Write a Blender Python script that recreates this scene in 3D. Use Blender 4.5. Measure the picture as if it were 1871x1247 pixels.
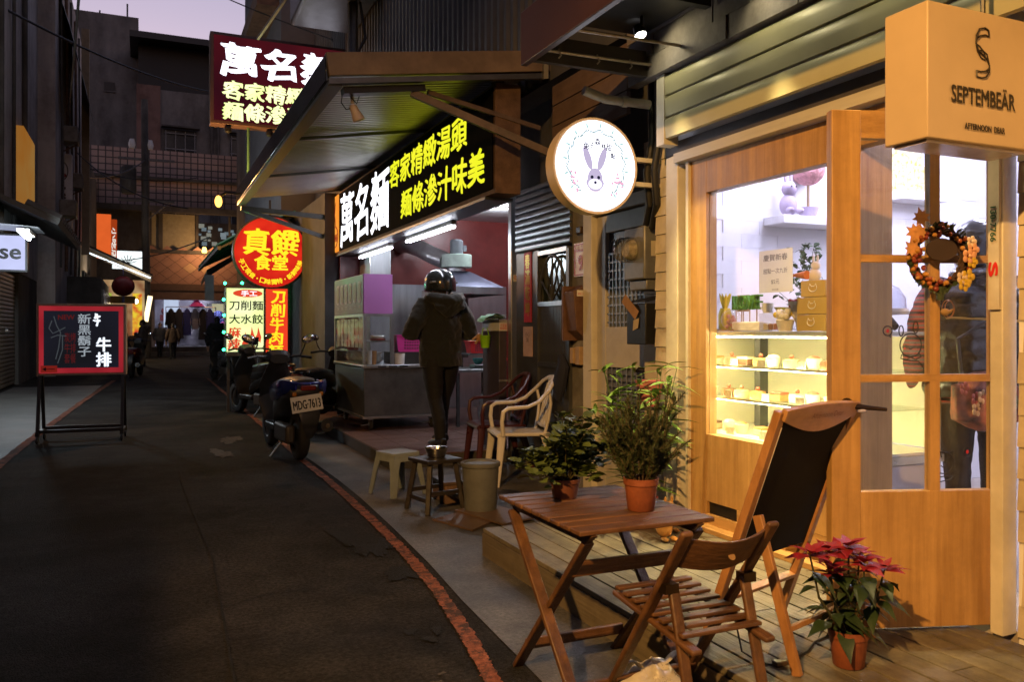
import bpy, bmesh, math, random
from mathutils import Vector, Matrix
random.seed(7)
R = math.radians
scene = bpy.context.scene
for o in list(bpy.data.objects): bpy.data.objects.remove(o)

# ------------------------------------------------------------------ camera
cd = bpy.data.cameras.new('camera'); cam = bpy.data.objects.new('camera', cd)
scene.collection.objects.link(cam); scene.camera = cam
cam.location = (0, 0, 1.30); cam.rotation_euler = (R(90), 0, R(-23.9))
cd.sensor_width = 36; cd.lens = 36*1520/1871; cd.shift_y = -18.5/1871
cd.clip_start = .05; cd.clip_end = 600
cd.dof.use_dof = True; cd.dof.focus_distance = 4.6; cd.dof.aperture_fstop = 7.0

# ------------------------------------------------------------------ dusk sky
EXPO = 2.75                                  # a night exposure; lamp strengths below are written for exposure 0
K = 2**-EXPO
SUN_EL, SUN_ROT = R(-1.0), R(0)
world = bpy.data.worlds.new('World'); scene.world = world; world.use_nodes = True
nt = world.node_tree; bg = nt.nodes['Background']
sky = nt.nodes.new('ShaderNodeTexSky'); sky.sky_type = 'NISHITA'; sky.sun_disc = False
sky.sun_elevation = SUN_EL; sky.sun_rotation = SUN_ROT; sky.air_density = 1.0; sky.dust_density = 1.0; sky.ozone_density = 1.0
tint = nt.nodes.new('ShaderNodeMix'); tint.data_type = 'RGBA'; tint.blend_type = 'MULTIPLY'; tint.inputs[0].default_value = 1.0
tint.inputs[7].default_value = (1.10, .90, 1.10, 1)    # violet cast of the photograph's dusk
nt.links.new(sky.outputs[0], tint.inputs[6]); nt.links.new(tint.outputs[2], bg.inputs[0])
bg.inputs[1].default_value = 0.15
# the sun has set: only a trace of its light, from down the street
sd = bpy.data.lights.new('sun', 'SUN'); so = bpy.data.objects.new('sun', sd); scene.collection.objects.link(so)
sd.energy = 0.02*K; sd.angle = R(30); sd.color = (1, .8, .85); so.rotation_euler = (R(-80), 0, 0)
vs = scene.view_settings
vs.view_transform = 'Standard'; vs.look = 'None'; vs.exposure = EXPO; vs.gamma = 1.0; vs.use_curve_mapping = False
cy = scene.cycles
cy.use_denoising = True; cy.max_bounces = 6; cy.diffuse_bounces = 3; cy.glossy_bounces = 3; cy.transmission_bounces = 5
cy.transparent_max_bounces = 14; cy.sample_clamp_indirect = 4.0; cy.caustics_reflective = False; cy.caustics_refractive = False
cy.use_light_tree = True

# ------------------------------------------------------------------ helpers
COL = scene.collection
WM = {}                                     # world matrix of every thing
def tag(o, label=None, cat=None, group=None, kind=None):
    for k, v in (('label', label), ('category', cat), ('group', group), ('kind', kind)):
        if v: o[k] = v
    return o
def thing(name, label, cat, loc=(0, 0, 0), rz=0, group=None):
    o = bpy.data.objects.new(name, None); COL.objects.link(o); o.empty_display_size = .1
    o.location = loc; o.rotation_euler = (0, 0, rz)
    WM[o] = Matrix.Translation(loc) @ Matrix.Rotation(rz, 4, 'Z')
    return tag(o, label, cat, group)

class MB:
    def __init__(s): s.v = []; s.f = []
    def add(s, vs, fs):
        n = len(s.v); s.v += [Vector(p) for p in vs]; s.f += [tuple(i+n for i in f) for f in fs]; return s
    def box(s, x0, x1, y0, y1, z0, z1):
        return s.add([(x0,y0,z0),(x1,y0,z0),(x1,y1,z0),(x0,y1,z0),(x0,y0,z1),(x1,y0,z1),(x1,y1,z1),(x0,y1,z1)],
                     [(0,3,2,1),(4,5,6,7),(0,1,5,4),(1,2,6,5),(2,3,7,6),(3,0,4,7)])
    def bar(s, p, q, w, h, up=(0,0,1)):
        p, q = Vector(p), Vector(q); d = (q-p).normalized(); up = Vector(up)
        a = d.cross(up)
        if a.length < 1e-4: a = d.cross(Vector((0,1,0)))
        a.normalize(); b = a.cross(d); a = a*w/2; b = b*h/2
        return s.add([p-a-b, p+a-b, p+a+b, p-a+b, q-a-b, q+a-b, q+a+b, q-a+b],
                     [(0,1,2,3),(7,6,5,4),(0,4,5,1),(1,5,6,2),(2,6,7,3),(3,7,4,0)])
    def tube(s, pts, r, n=8, cap=True, sq=1.0, up=None):
        pts = [Vector(p) for p in pts]; k = len(pts); rs = r if isinstance(r, (list, tuple)) else [r]*k
        ring = []; prev = None; base = len(s.v)
        for i, p in enumerate(pts):
            t = (pts[min(i+1, k-1)]-pts[max(i-1, 0)])
            t = t.normalized() if t.length > 1e-9 else Vector((0,0,1))
            if up is not None: a = t.cross(Vector(up))
            elif prev is None: a = t.cross(Vector((0,0,1)) if abs(t.z) < .9 else Vector((0,1,0)))
            else: a = prev - t*prev.dot(t)
            if a.length < 1e-6: a = t.orthogonal()
            a.normalize(); prev = a; b = a.cross(t)
            rr = rs[i]; ra, rb = rr if isinstance(rr, tuple) else (rr, rr*sq)
            for j in range(n):
                an = 2*math.pi*j/n
                s.v.append(p + a*math.cos(an)*ra + b*math.sin(an)*rb)
        for i in range(k-1):
            for j in range(n):
                s.f.append((base+i*n+j, base+i*n+(j+1)%n, base+(i+1)*n+(j+1)%n, base+(i+1)*n+j))
        if cap:
            s.f.append(tuple(base+j for j in reversed(range(n)))); s.f.append(tuple(base+(k-1)*n+j for j in range(n)))
        return s
    def lathe(s, prof, c=(0,0,0), n=20, axis='Z', cap=True):
        base = len(s.v); c = Vector(c)
        for r, z in prof:
            for j in range(n):
                a = 2*math.pi*j/n; x, y = r*math.cos(a), r*math.sin(a)
                s.v.append(c + (Vector((x,y,z)) if axis == 'Z' else Vector((x,z,y)) if axis == 'Y' else Vector((z,x,y))))
        k = len(prof)
        for i in range(k-1):
            for j in range(n):
                s.f.append((base+i*n+j, base+i*n+(j+1)%n, base+(i+1)*n+(j+1)%n, base+(i+1)*n+j))
        if cap:
            s.f.append(tuple(base+j for j in reversed(range(n)))); s.f.append(tuple(base+(k-1)*n+j for j in range(n)))
        return s
    def ball(s, c, r, n=10, m=6):
        r = r if isinstance(r, (tuple, list)) else (r, r, r); c = Vector(c); b = len(s.v)
        s.v.append(c-Vector((0,0,r[2])))
        for i in range(1, m):
            t = math.pi*i/m
            for j in range(n):
                a = 2*math.pi*j/n
                s.v.append(c+Vector((r[0]*math.sin(t)*math.cos(a), r[1]*math.sin(t)*math.sin(a), -r[2]*math.cos(t))))
        s.v.append(c+Vector((0,0,r[2]))); e = len(s.v)-1
        for j in range(n):
            s.f.append((b, b+1+(j+1)%n, b+1+j)); s.f.append((e, e-n+j, e-n+(j+1)%n))
        for i in range(m-2):
            for j in range(n):
                q = b+1+i*n; s.f.append((q+j, q+(j+1)%n, q+n+(j+1)%n, q+n+j))
        return s
    def prism(s, poly, o, u, w, d):
        """2D outline poly in frame (o; u, w), pushed along vector d"""
        o, u, w, d = Vector(o), Vector(u), Vector(w), Vector(d); n = len(poly)
        a = [o+u*x+w*y for x, y in poly]
        return s.add(a+[p+d for p in a], [tuple(range(n)), tuple(reversed(range(n, 2*n)))] +
                     [(i, i+n, (i+1)%n+n, (i+1)%n) for i in range(n)])
    def quad(s, *p): return s.add(p, [tuple(range(len(p)))])
    def merge(s, o, mtx=None):
        return s.add([mtx @ p if mtx else p for p in o.v], o.f)
    def xf(s, m): s.v = [m @ p for p in s.v]; return s
    def mesh(s, name, mat, ang=35):
        me = bpy.data.meshes.new(name); me.from_pydata([tuple(p) for p in s.v], [], s.f); me.validate()
        bm = bmesh.new(); bm.from_mesh(me); bmesh.ops.recalc_face_normals(bm, faces=bm.faces); bm.to_mesh(me); bm.free()
        for m in (mat if isinstance(mat, list) else [mat]): me.materials.append(m)
        me.polygons.foreach_set('use_smooth', [True]*len(me.polygons))
        me.set_sharp_from_angle(angle=R(ang)); me.update(); return me
    def build(s, name, mat, parent=None, local=False, bevel=0, ang=35, **kw):
        """parent: thing, part or None; coordinates are world unless local"""
        loc = None
        if parent is not None:
            m = WM[parent]
            if not local: inv = m.inverted(); s.v = [inv @ p for p in s.v]
        elif not local:
            xs = [p.x for p in s.v]; ys = [p.y for p in s.v]; zs = [p.z for p in s.v]
            loc = Vector(((min(xs)+max(xs))/2, (min(ys)+max(ys))/2, min(zs))); s.v = [p-loc for p in s.v]
        o = bpy.data.objects.new(name, s.mesh(name, mat, ang)); COL.objects.link(o)
        if parent is not None: o.parent = parent; WM[o] = WM[parent]
        else:
            if loc: o.location = loc
            WM[o] = Matrix.Translation(loc) if loc else Matrix.Identity(4)
        if bevel:
            b = o.modifiers.new('bevel', 'BEVEL'); b.width = bevel; b.segments = 2; b.limit_method = 'ANGLE'; b.angle_limit = R(40)
        if kw: tag(o, **kw)
        return o
def inst(src, name, parent, loc=(0,0,0), mtx=None, world=False):
    """another piece that shares src's mesh"""
    o = bpy.data.objects.new(name, src.data if hasattr(src, 'data') else src); COL.objects.link(o)
    m = mtx if mtx is not None else Matrix.Translation(loc)
    if parent is not None:
        o.parent = parent
        if world: m = WM[parent].inverted() @ m
        WM[o] = WM[parent]
    o.matrix_local = m
    if hasattr(src, 'modifiers'):
        for md in src.modifiers:
            if md.type == 'BEVEL':
                b = o.modifiers.new('bevel', 'BEVEL'); b.width = md.width; b.segments = md.segments; b.limit_method = 'ANGLE'; b.angle_limit = md.angle_limit
    return o
def copy_tree(o, parent=None, loc=None, rz=None, label=None, mats=None):
    c = o.copy(); COL.objects.link(c)
    if parent is not None: c.parent = parent
    if loc is not None: c.location = loc
    if rz is not None: c.rotation_euler = (0, 0, rz)
    if label: c['label'] = label
    for ch in list(o.children): copy_tree(ch, c, mats=mats)
    if parent is None: WM[c] = Matrix.Translation(c.location) @ c.rotation_euler.to_matrix().to_4x4()
    return c

# ------------------------------------------------------------------ lettering
def glyphs(body, spacing=1.0, line=1.0, align='CENTER'):
    c = bpy.data.curves.new('lettering', 'FONT'); c.body = body; c.size = 1; c.space_character = spacing; c.space_line = line
    c.align_x = align; c.resolution_u = 3
    o = bpy.data.objects.new('lettering', c)
    me = bpy.data.meshes.new_from_object(o)
    vs = [v.co.copy() for v in me.vertices]; fs = [tuple(p.vertices) for p in me.polygons]
    bpy.data.objects.remove(o); bpy.data.curves.remove(c); bpy.data.meshes.remove(me)
    return vs, fs
def lettering(name, body, c, u, w, width, height, mat, parent=None, bold=0, brush=0, line=1.0, spacing=1.0, out=None, align='CENTER', **kw):
    """text fitted to width x height, centred on c, reading along u, up along w"""
    vs, fs = glyphs(body, spacing, line, align)
    x0 = min(v.x for v in vs); x1 = max(v.x for v in vs); y0 = min(v.y for v in vs); y1 = max(v.y for v in vs)
    c, u, w = Vector(c), Vector(u).normalized(), Vector(w).normalized(); nrm = u.cross(w)
    sy = height/(y1-y0); sx = width/(x1-x0) if width else sy
    mb = MB(); k = 0
    offs = [(0, 0)]
    if bold: offs += [(bold*math.cos(a), bold*math.sin(a)*.8) for a in [i*math.pi/4 for i in range(8)]]
    if brush: offs += [(brush*1.0, -brush*.55), (-brush*.8, brush*.5), (brush*.5, brush*.35), (brush*.5,-brush*.2), (-brush*.4, brush*.2)]
    for dx, dy in offs:
        P = []
        for v in vs:
            X = (v.x-(x0+x1)/2)*sx; Y = (v.y-(y0+y1)/2)*sy
            if brush:
                fx = v.x*7.3; fy = v.y*6.1
                X += brush*.9*math.sin(fy+fx*.7)+ .06*Y; Y += brush*.9*math.sin(fx*.9-fy*.5)
            P.append(c+u*(X+dx)+w*(Y+dy)+nrm*(.00015*k))
        mb.add(P, fs); k += 1
    return mb.build(name, mat, parent, **kw)

# ------------------------------------------------------------------ materials
MATS = {}
def _nodes(name):
    m = bpy.data.materials.new(name); m.use_nodes = True; t = m.node_tree
    return m, t, t.nodes['Principled BSDF'], t.nodes.new('ShaderNodeTexCoord')
def c4(c): return (c[0], c[1], c[2], 1)
def M(name, col, rough=.5, metal=0, var=.18, scale=6, bump=0, bscale=60, col2=None, stretch=(1,1,1), coat=0, detail=5, spec=.5, dirt=0, trans=0, sheen=0, speck=0, wear=None, wscale=9):
    if name in MATS: return MATS[name]
    m, t, p, tc = _nodes(name); L = t.links
    mp = t.nodes.new('ShaderNodeMapping'); mp.inputs['Scale'].default_value = stretch; L.new(tc.outputs['Object'], mp.inputs[0])
    nz = t.nodes.new('ShaderNodeTexNoise'); nz.inputs['Scale'].default_value = scale; nz.inputs['Detail'].default_value = min(detail, 5); nz.inputs['Roughness'].default_value = .62
    L.new(mp.outputs[0], nz.inputs[0])
    rp = t.nodes.new('ShaderNodeValToRGB'); rp.color_ramp.elements[0].position = .3; rp.color_ramp.elements[1].position = .7
    a = tuple(x*(1-var) for x in col); b = col2 or tuple(min(1, x*(1+var)) for x in col)
    rp.color_ramp.elements[0].color = c4(a); rp.color_ramp.elements[1].color = c4(b)
    L.new(nz.outputs[0], rp.inputs[0]); out = rp.outputs[0]
    if dirt:
        n2 = t.nodes.new('ShaderNodeTexNoise'); n2.inputs['Scale'].default_value = scale*.35; n2.inputs['Detail'].default_value = 5; n2.inputs['Roughness'].default_value = .75
        L.new(tc.outputs['Object'], n2.inputs[0])
        r2 = t.nodes.new('ShaderNodeValToRGB'); r2.color_ramp.elements[0].position = .42; r2.color_ramp.elements[1].position = .62
        L.new(n2.outputs[0], r2.inputs[0])
        mx = t.nodes.new('ShaderNodeMix'); mx.data_type = 'RGBA'; mx.blend_type = 'MULTIPLY'; mx.inputs[7].default_value = c4((1-dirt, 1-dirt*1.05, 1-dirt*1.1))
        L.new(r2.outputs[0], mx.inputs[0]); L.new(out, mx.inputs[6]); out = mx.outputs[2]
    if speck:
        n3 = t.nodes.new('ShaderNodeTexNoise'); n3.inputs['Scale'].default_value = 46; n3.inputs['Detail'].default_value = 5; n3.inputs['Roughness'].default_value = .85; L.new(tc.outputs['Object'], n3.inputs[0])
        r3 = t.nodes.new('ShaderNodeMapRange'); r3.inputs[1].default_value = .40; r3.inputs[2].default_value = .64; r3.inputs[3].default_value = 1-speck; r3.inputs[4].default_value = 1+speck*1.6; L.new(n3.outputs[0], r3.inputs[0])
        m3 = t.nodes.new('ShaderNodeMix'); m3.data_type = 'RGBA'; m3.blend_type = 'MULTIPLY'; m3.inputs[0].default_value = 1; L.new(out, m3.inputs[6]); L.new(r3.outputs[0], m3.inputs[7]); out = m3.outputs[2]
    if wear:
        n4 = t.nodes.new('ShaderNodeTexNoise'); n4.inputs['Scale'].default_value = wscale; n4.inputs['Detail'].default_value = 6; n4.inputs['Roughness'].default_value = .75; L.new(tc.outputs['Object'], n4.inputs[0])
        r4 = t.nodes.new('ShaderNodeMapRange'); r4.inputs[1].default_value = .47; r4.inputs[2].default_value = .57; L.new(n4.outputs[0], r4.inputs[0])
        m4 = t.nodes.new('ShaderNodeMix'); m4.data_type = 'RGBA'; L.new(r4.outputs[0], m4.inputs[0]); L.new(out, m4.inputs[6]); m4.inputs[7].default_value = c4(wear); out = m4.outputs[2]
    L.new(out, p.inputs['Base Color'])
    p.inputs['Metallic'].default_value = metal; p.inputs['Specular IOR Level'].default_value = spec; p.inputs['Coat Weight'].default_value = coat
    if trans: p.inputs['Transmission Weight'].default_value = trans
    if sheen: p.inputs['Sheen Weight'].default_value = sheen
    mr = t.nodes.new('ShaderNodeMapRange'); mr.inputs[3].default_value = max(.03, rough-.1); mr.inputs[4].default_value = min(1, rough+.12)
    L.new(nz.outputs[0], mr.inputs[0]); L.new(mr.outputs[0], p.inputs['Roughness'])
    if bump:
        nb = t.nodes.new('ShaderNodeTexNoise'); nb.inputs['Scale'].default_value = bscale; nb.inputs['Detail'].default_value = 4
        L.new(mp.outputs[0], nb.inputs[0])
        bp = t.nodes.new('ShaderNodeBump'); bp.inputs['Strength'].default_value = bump; bp.inputs['Distance'].default_value = .01
        L.new(nb.outputs[0], bp.inputs['Height']); L.new(bp.outputs[0], p.inputs['Normal'])
    MATS[name] = m; return m
def wood(name, c1, c2, axis=2, scale=14, rough=.45, bump=.15, coat=0, fine=5, dirt=.22):
    st = [1, 1, 1]; st[axis] = .05
    m = M(name, c1, rough=rough, col2=c2, var=0, scale=scale, stretch=st, bump=bump, bscale=scale*fine, coat=coat, detail=6, dirt=dirt); return m
def E(name, col, strength, col2=None, scale=3):
    if name in MATS: return MATS[name]
    m = bpy.data.materials.new(name); m.use_nodes = True; t = m.node_tree; t.nodes.clear()
    o = t.nodes.new('ShaderNodeOutputMaterial'); e = t.nodes.new('ShaderNodeEmission'); e.inputs[1].default_value = strength*K
    tc = t.nodes.new('ShaderNodeTexCoord'); nz = t.nodes.new('ShaderNodeTexNoise'); nz.inputs['Scale'].default_value = scale
    t.links.new(tc.outputs['Object'], nz.inputs[0])
    rp = t.nodes.new('ShaderNodeValToRGB'); rp.color_ramp.elements[0].position = .35; rp.color_ramp.elements[1].position = .65
    rp.color_ramp.elements[0].color = c4(col2 or tuple(x*.93 for x in col)); rp.color_ramp.elements[1].color = c4(col)
    t.links.new(nz.outputs[0], rp.inputs[0]); t.links.new(rp.outputs[0], e.inputs[0]); t.links.new(e.outputs[0], o.inputs[0])
    MATS[name] = m; return m
def glass(name, tint=(.97,.98,.98), refl=1.0, haze=0):
    if name in MATS: return MATS[name]
    m = bpy.data.materials.new(name); m.use_nodes = True; t = m.node_tree; t.nodes.clear(); L = t.links
    o = t.nodes.new('ShaderNodeOutputMaterial'); tr = t.nodes.new('ShaderNodeBsdfTransparent'); tr.inputs[0].default_value = c4(tint)
    gl = t.nodes.new('ShaderNodeBsdfGlossy'); gl.inputs['Roughness'].default_value = .01
    lw = t.nodes.new('ShaderNodeLayerWeight'); lw.inputs[0].default_value = .5
    pw = t.nodes.new('ShaderNodeMath'); pw.operation = 'POWER'; pw.inputs[1].default_value = 4; L.new(lw.outputs['Facing'], pw.inputs[0])
    mu = t.nodes.new('ShaderNodeMath'); mu.operation = 'MULTIPLY_ADD'; mu.inputs[1].default_value = .45*refl; mu.inputs[2].default_value = .022*refl; mu.use_clamp = True; L.new(pw.outputs[0], mu.inputs[0])
    mx = t.nodes.new('ShaderNodeMixShader'); L.new(mu.outputs[0], mx.inputs[0]); L.new(tr.outputs[0], mx.inputs[1]); L.new(gl.outputs[0], mx.inputs[2])
    last = mx
    tc = t.nodes.new('ShaderNodeTexCoord'); nz = t.nodes.new('ShaderNodeTexNoise'); nz.inputs['Scale'].default_value = 3; L.new(tc.outputs['Object'], nz.inputs[0])
    di = t.nodes.new('ShaderNodeBsdfDiffuse'); di.inputs[0].default_value = (.8,.8,.8,1)
    ms = t.nodes.new('ShaderNodeMath'); ms.operation = 'MULTIPLY'; ms.inputs[1].default_value = max(haze, .012); L.new(nz.outputs[0], ms.inputs[0])
    m2 = t.nodes.new('ShaderNodeMixShader'); L.new(ms.outputs[0], m2.inputs[0]); L.new(mx.outputs[0], m2.inputs[1]); L.new(di.outputs[0], m2.inputs[2]); last = m2
    L.new(last.outputs[0], o.inputs[0]); MATS[name] = m; return m
def paper(name, col):
    if name in MATS: return MATS[name]
    m, t, p, tc = _nodes(name); L = t.links; tr = t.nodes.new('ShaderNodeBsdfTranslucent'); mx = t.nodes.new('ShaderNodeMixShader'); mx.inputs[0].default_value = .55
    nz = t.nodes.new('ShaderNodeTexNoise'); nz.inputs['Scale'].default_value = 12; L.new(tc.outputs['Object'], nz.inputs[0]); rp = t.nodes.new('ShaderNodeValToRGB'); rp.color_ramp.elements[0].color = c4(tuple(x*.93 for x in col)); rp.color_ramp.elements[1].color = c4(col)
    L.new(nz.outputs[0], rp.inputs[0]); L.new(rp.outputs[0], p.inputs['Base Color']); L.new(rp.outputs[0], tr.inputs[0]); p.inputs['Roughness'].default_value = .8
    L.new(p.outputs[0], mx.inputs[1]); L.new(tr.outputs[0], mx.inputs[2]); L.new(mx.outputs[0], t.nodes['Material Output'].inputs[0]); MATS[name] = m; return m
def point_light(name, loc, col, power, r=.05, parent=None, kind='POINT', rot=None, size=None, spot=None, blend=.4, size_y=None):
    d = bpy.data.lights.new(name, kind); o = bpy.data.objects.new(name, d); COL.objects.link(o); d.color = col; d.energy = power*K
    if kind in ('POINT', 'SPOT'): d.shadow_soft_size = r
    if kind == 'AREA':
        d.size = size or .3
        if size_y: d.shape = 'RECTANGLE'; d.size_y = size_y
    if spot: d.spot_size = spot; d.spot_blend = blend
    m = Matrix.Translation(loc) @ (rot.to_matrix().to_4x4() if rot else Matrix.Identity(4))
    if parent is not None: o.parent = parent; m = WM[parent].inverted() @ m
    o.matrix_local = m; return o
def aim(frm, to): return (Vector(to)-Vector(frm)).to_track_quat('-Z', 'Y').to_euler()
# ================================================================== materials in common
asphalt = M('asphalt', (.015,.0147,.0145), rough=.85, spec=.08, col2=(.044,.041,.038), scale=1.5, detail=10, bump=.9, bscale=120, dirt=.62, speck=.5)
concrete_pave = M('pavement_concrete', (.042,.041,.038), rough=.6, speck=.35, col2=(.125,.12,.11), scale=2.4, detail=9, bump=.35, bscale=110, dirt=.5)
red_paint = M('worn_red_paint', (.20,.065,.036), rough=.85, spec=.15, col2=(.32,.115,.065), scale=9, detail=9, bump=.5, bscale=150, dirt=.4, speck=.35, wear=(.05,.03,.024), wscale=11)
plaster = M('grey_plaster', (.13,.128,.128), rough=.85, col2=(.25,.245,.24), scale=.9, detail=10, bump=.25, bscale=40, stretch=(1,1,.35), dirt=.4)
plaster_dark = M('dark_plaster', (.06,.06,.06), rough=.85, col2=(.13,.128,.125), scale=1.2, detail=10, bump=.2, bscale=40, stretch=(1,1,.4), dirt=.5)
steel = M('brushed_steel', (.42,.43,.45), rough=.33, metal=.9, scale=9, stretch=(1,1,.15), bump=.03)
steel_dark = M('dark_steel', (.14,.145,.15), rough=.42, metal=.8, scale=8, bump=.05)
black_metal = M('black_metal', (.018,.018,.02), rough=.4, metal=.2, scale=9, bump=.05)
rust = M('rusty_iron', (.09,.05,.035), rough=.75, col2=(.2,.12,.08), scale=7, detail=9, bump=.3, bscale=70)
white_paint = M('white_paint', (.62,.60,.56), rough=.55, scale=4, var=.12, bump=.08, dirt=.18)
cream = M('cream_trim', (.66,.62,.52), rough=.5, scale=5, var=.1, bump=.06, dirt=.15)
oak = wood('oak_veneer', (.33,.18,.062), (.55,.33,.125), 2, 22, .42, dirt=.12)
oak_y = wood('oak_veneer_y', (.33,.18,.062), (.55,.33,.125), 1, 22, .42, dirt=.12)
black_plastic = M('black_plastic', (.014,.014,.015), rough=.38, scale=12, bump=.05)
cable_mat = M('black_cable', (.012,.012,.013), rough=.55, scale=10)

# ================================================================== ground
MB().quad((-80,-20,-.012),(80,-20,-.012),(80,160,-.012),(-80,160,-.012)).build('ground', asphalt, kind='structure')
def strip(pts, w, z, seed, rag=.006, n=6):
    """ragged painted band along pts"""
    rnd = random.Random(seed); P = []
    for (a, b) in zip(pts, pts[1:]):
        for i in range(n): P.append(Vector((a[0]+(b[0]-a[0])*i/n, a[1]+(b[1]-a[1])*i/n, z)))
    P.append(Vector((*pts[-1], z))); mb = MB(); vs = []
    for i, p in enumerate(P):
        t = (P[min(i+1,len(P)-1)]-P[max(i-1,0)]).normalized(); s = Vector((t.y,-t.x,0))
        vs += [p-s*(w/2+rnd.uniform(-rag,rag)), p+s*(w/2+rnd.uniform(-rag,rag))]
    return mb.add(vs, [(2*i,2*i+1,2*i+3,2*i+2) for i in range(len(P)-1)])
road = MB().quad((-2.75,-12,0),(3.2,-12,0),(3.2,50,0),(-2.75,50,0)).build('road', asphalt, kind='structure')
edge = [(1.50,13.5),(1.51,9.5),(1.535,8.36),(1.55,7.2),(1.54,6.33),(1.50,5.29),(1.455,4.42),(1.40,3.75),(1.36,3.0),(1.3,2.0),(1.25,0),(1.25,-12)]
mb = MB(); vs = []
for i, (x, y) in enumerate(edge): vs += [(x, y, .004), (3.3, y, .004)]
mb.add(vs, [(2*i,2*i+1,2*i+3,2*i+2) for i in range(len(edge)-1)]); mb.build('pavement', concrete_pave, kind='structure')
mb = MB(); mb.quad((-2.72,9,.004),(-1.30,9,.004),(-1.12,14,.004),(-.9,22,.004),(-2.72,22,.004)); mb.build('pavement', concrete_pave, kind='structure')
line = strip([(1.60,24),(1.50,13),(1.455,8.36),(1.462,7.2),(1.45,6.33),(1.426,5.4),(1.40,4.75),(1.345,3.98),(1.262,3.33),(1.19,2.9),(1.10,2.45)], .068, .0085, 3, .0065, 34).build('road_line', red_paint, kind='structure')
strip([(-1.40,4),(-1.271,9.39),(-1.201,12.2),(-1.023,17.08),(-.7,24)], .10, .0085, 4, .008, 20).build('road_line', red_paint, kind='structure')
# worn patches of cement and old paint on the asphalt
def blot(cx, cy, rx, ry, z, mat, seed, name='road_patch'):
    rnd = random.Random(seed); n = 90; ph = [rnd.uniform(0, 6.28) for _ in range(4)]; P = []
    for i in range(n):
        a = 2*math.pi*i/n; k = 1+.28*math.sin(2*a+ph[0])+.18*math.sin(3*a+ph[1])+.13*math.sin(7*a+ph[2])+.09*math.sin(13*a+ph[3])+.06*math.sin(29*a+ph[1])+rnd.uniform(-.06,.06)
        P.append((cx+rx*k*math.cos(a), cy+ry*k*math.sin(a), z))
    MB().quad(*P).build(name, mat, kind='structure')
pale_patch = M('pale_cement_patch', (.07,.06,.05), rough=.9, spec=.2, col2=(.13,.11,.09), scale=24, detail=9, bump=.5, speck=.4, wear=(.018,.017,.017), wscale=26)
dark_patch = M('tar_patch', (.007,.007,.007), rough=.85, spec=.2, col2=(.012,.012,.012), scale=20, detail=8, bump=.8, bscale=150, speck=.4)
for i, (x, y, rx, ry) in enumerate([(.97,2.88,.045,.035),(.93,2.72,.04,.05),(1.03,2.98,.016,.012),(1.06,2.70,.05,.03),(.86,2.66,.05,.03),(1.02,2.55,.05,.03)]):
    blot(x, y, rx, ry, .0045, pale_patch, i)
for i, (x, y, rx, ry) in enumerate([(.75,9.3,.10,.3),(.95,10.4,.12,.3)]): blot(x, y, rx, ry, .0045, pale_patch, 30+i)
for i, (x, y, rx, ry) in enumerate([(1.22,5.05,.13,.36),(1.26,4.3,.07,.15),(1.05,3.45,.03,.03),(1.1,3.33,.03,.03),(1.16,3.42,.025,.04)]):
    blot(x, y, rx, ry, .0065, dark_patch, 50+i)

for i, (P_, w_) in enumerate((([(.35,1.2),(.30,3.0),(.36,5.0),(.30,7.5),(.38,11),(.34,16)], .010), ([(-1.2,6.4),(-.4,6.5),(.3,6.42),(1.0,6.55),(1.4,6.5)], .009), ([(.34,4.1),(.6,4.25),(.8,4.2),(1.1,4.4),(1.3,4.36)], .006), ([(-1.2,10.2),(0,10.3),(1.4,10.2)], .012))):
    strip(P_, w_, .0058+.0003*i, 90+i, w_*.35, 30).build('road_seam', dark_patch, kind='structure')

# raised tiled platform of the noodle shop, tiles built singly where they are large enough to see
tile_red = M('quarry_tile', (.12,.062,.05), rough=.35, col2=(.2,.11,.085), scale=3, detail=8, bump=.12, bscale=60, dirt=.4)
plat = MB().box(2.10,5.5,7.55,12.2,0,.118).build('platform', M('platform_concrete', (.07,.065,.06), rough=.7, scale=4, bump=.2, dirt=.3), kind='structure')
tsrc = MB().box(-.147,.147,-.147,.147,0,.012).mesh('tile', tile_red)
for ix in range(8):
    for iy in range(8):
        inst(tsrc, 'tile', plat, mtx=Matrix.Translation((2.255+ix*.3, 7.705+iy*.3, .118+random.uniform(-.001,.001))), world=True)
MB().box(2.10,5.5,9.96,12.2,.118,.128).build('tile_field', tile_red, plat, kind='stuff')

# ================================================================== wooden deck of the bakery
deckwood = wood('weathered_deck', (.10,.088,.062), (.20,.175,.125), 1, 16, .6, .35, dirt=.45)
deck = thing('timber_deck', 'low grey weathered plank deck under the chalkboard easel in front of the bakery', 'deck', (2.38,2.3,0))
x = 1.797; k = 0
while x < 2.93:
    w = .1055
    cuts = sorted([4.47] + [4.47-((.9+.37*k) % 1.9)-1.3, -.2])
    for a, b in zip(cuts, cuts[1:]):
        z = .158+random.uniform(-.0015,.0015)
        MB().box(x, x+w, a+.002, b-.002, z-.024, z).build('plank', deckwood, deck, bevel=.003)
    x += w+.0080; k += 1
MB().box(1.79,1.814,-.2,4.462,.0,.131).build('fascia_board', wood('deck_fascia', (.11,.09,.065), (.17,.14,.10), 1, 14, .65, .3), deck)
MB().box(1.815,2.93,4.43,4.455,.0,.131).build('end_board', MATS['deck_fascia'], deck)
for y in (.6,1.6,2.6,3.6): MB().box(1.83,2.92,y,y+.05,.006,.13).build('joist', MATS['deck_fascia'], deck)

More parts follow.
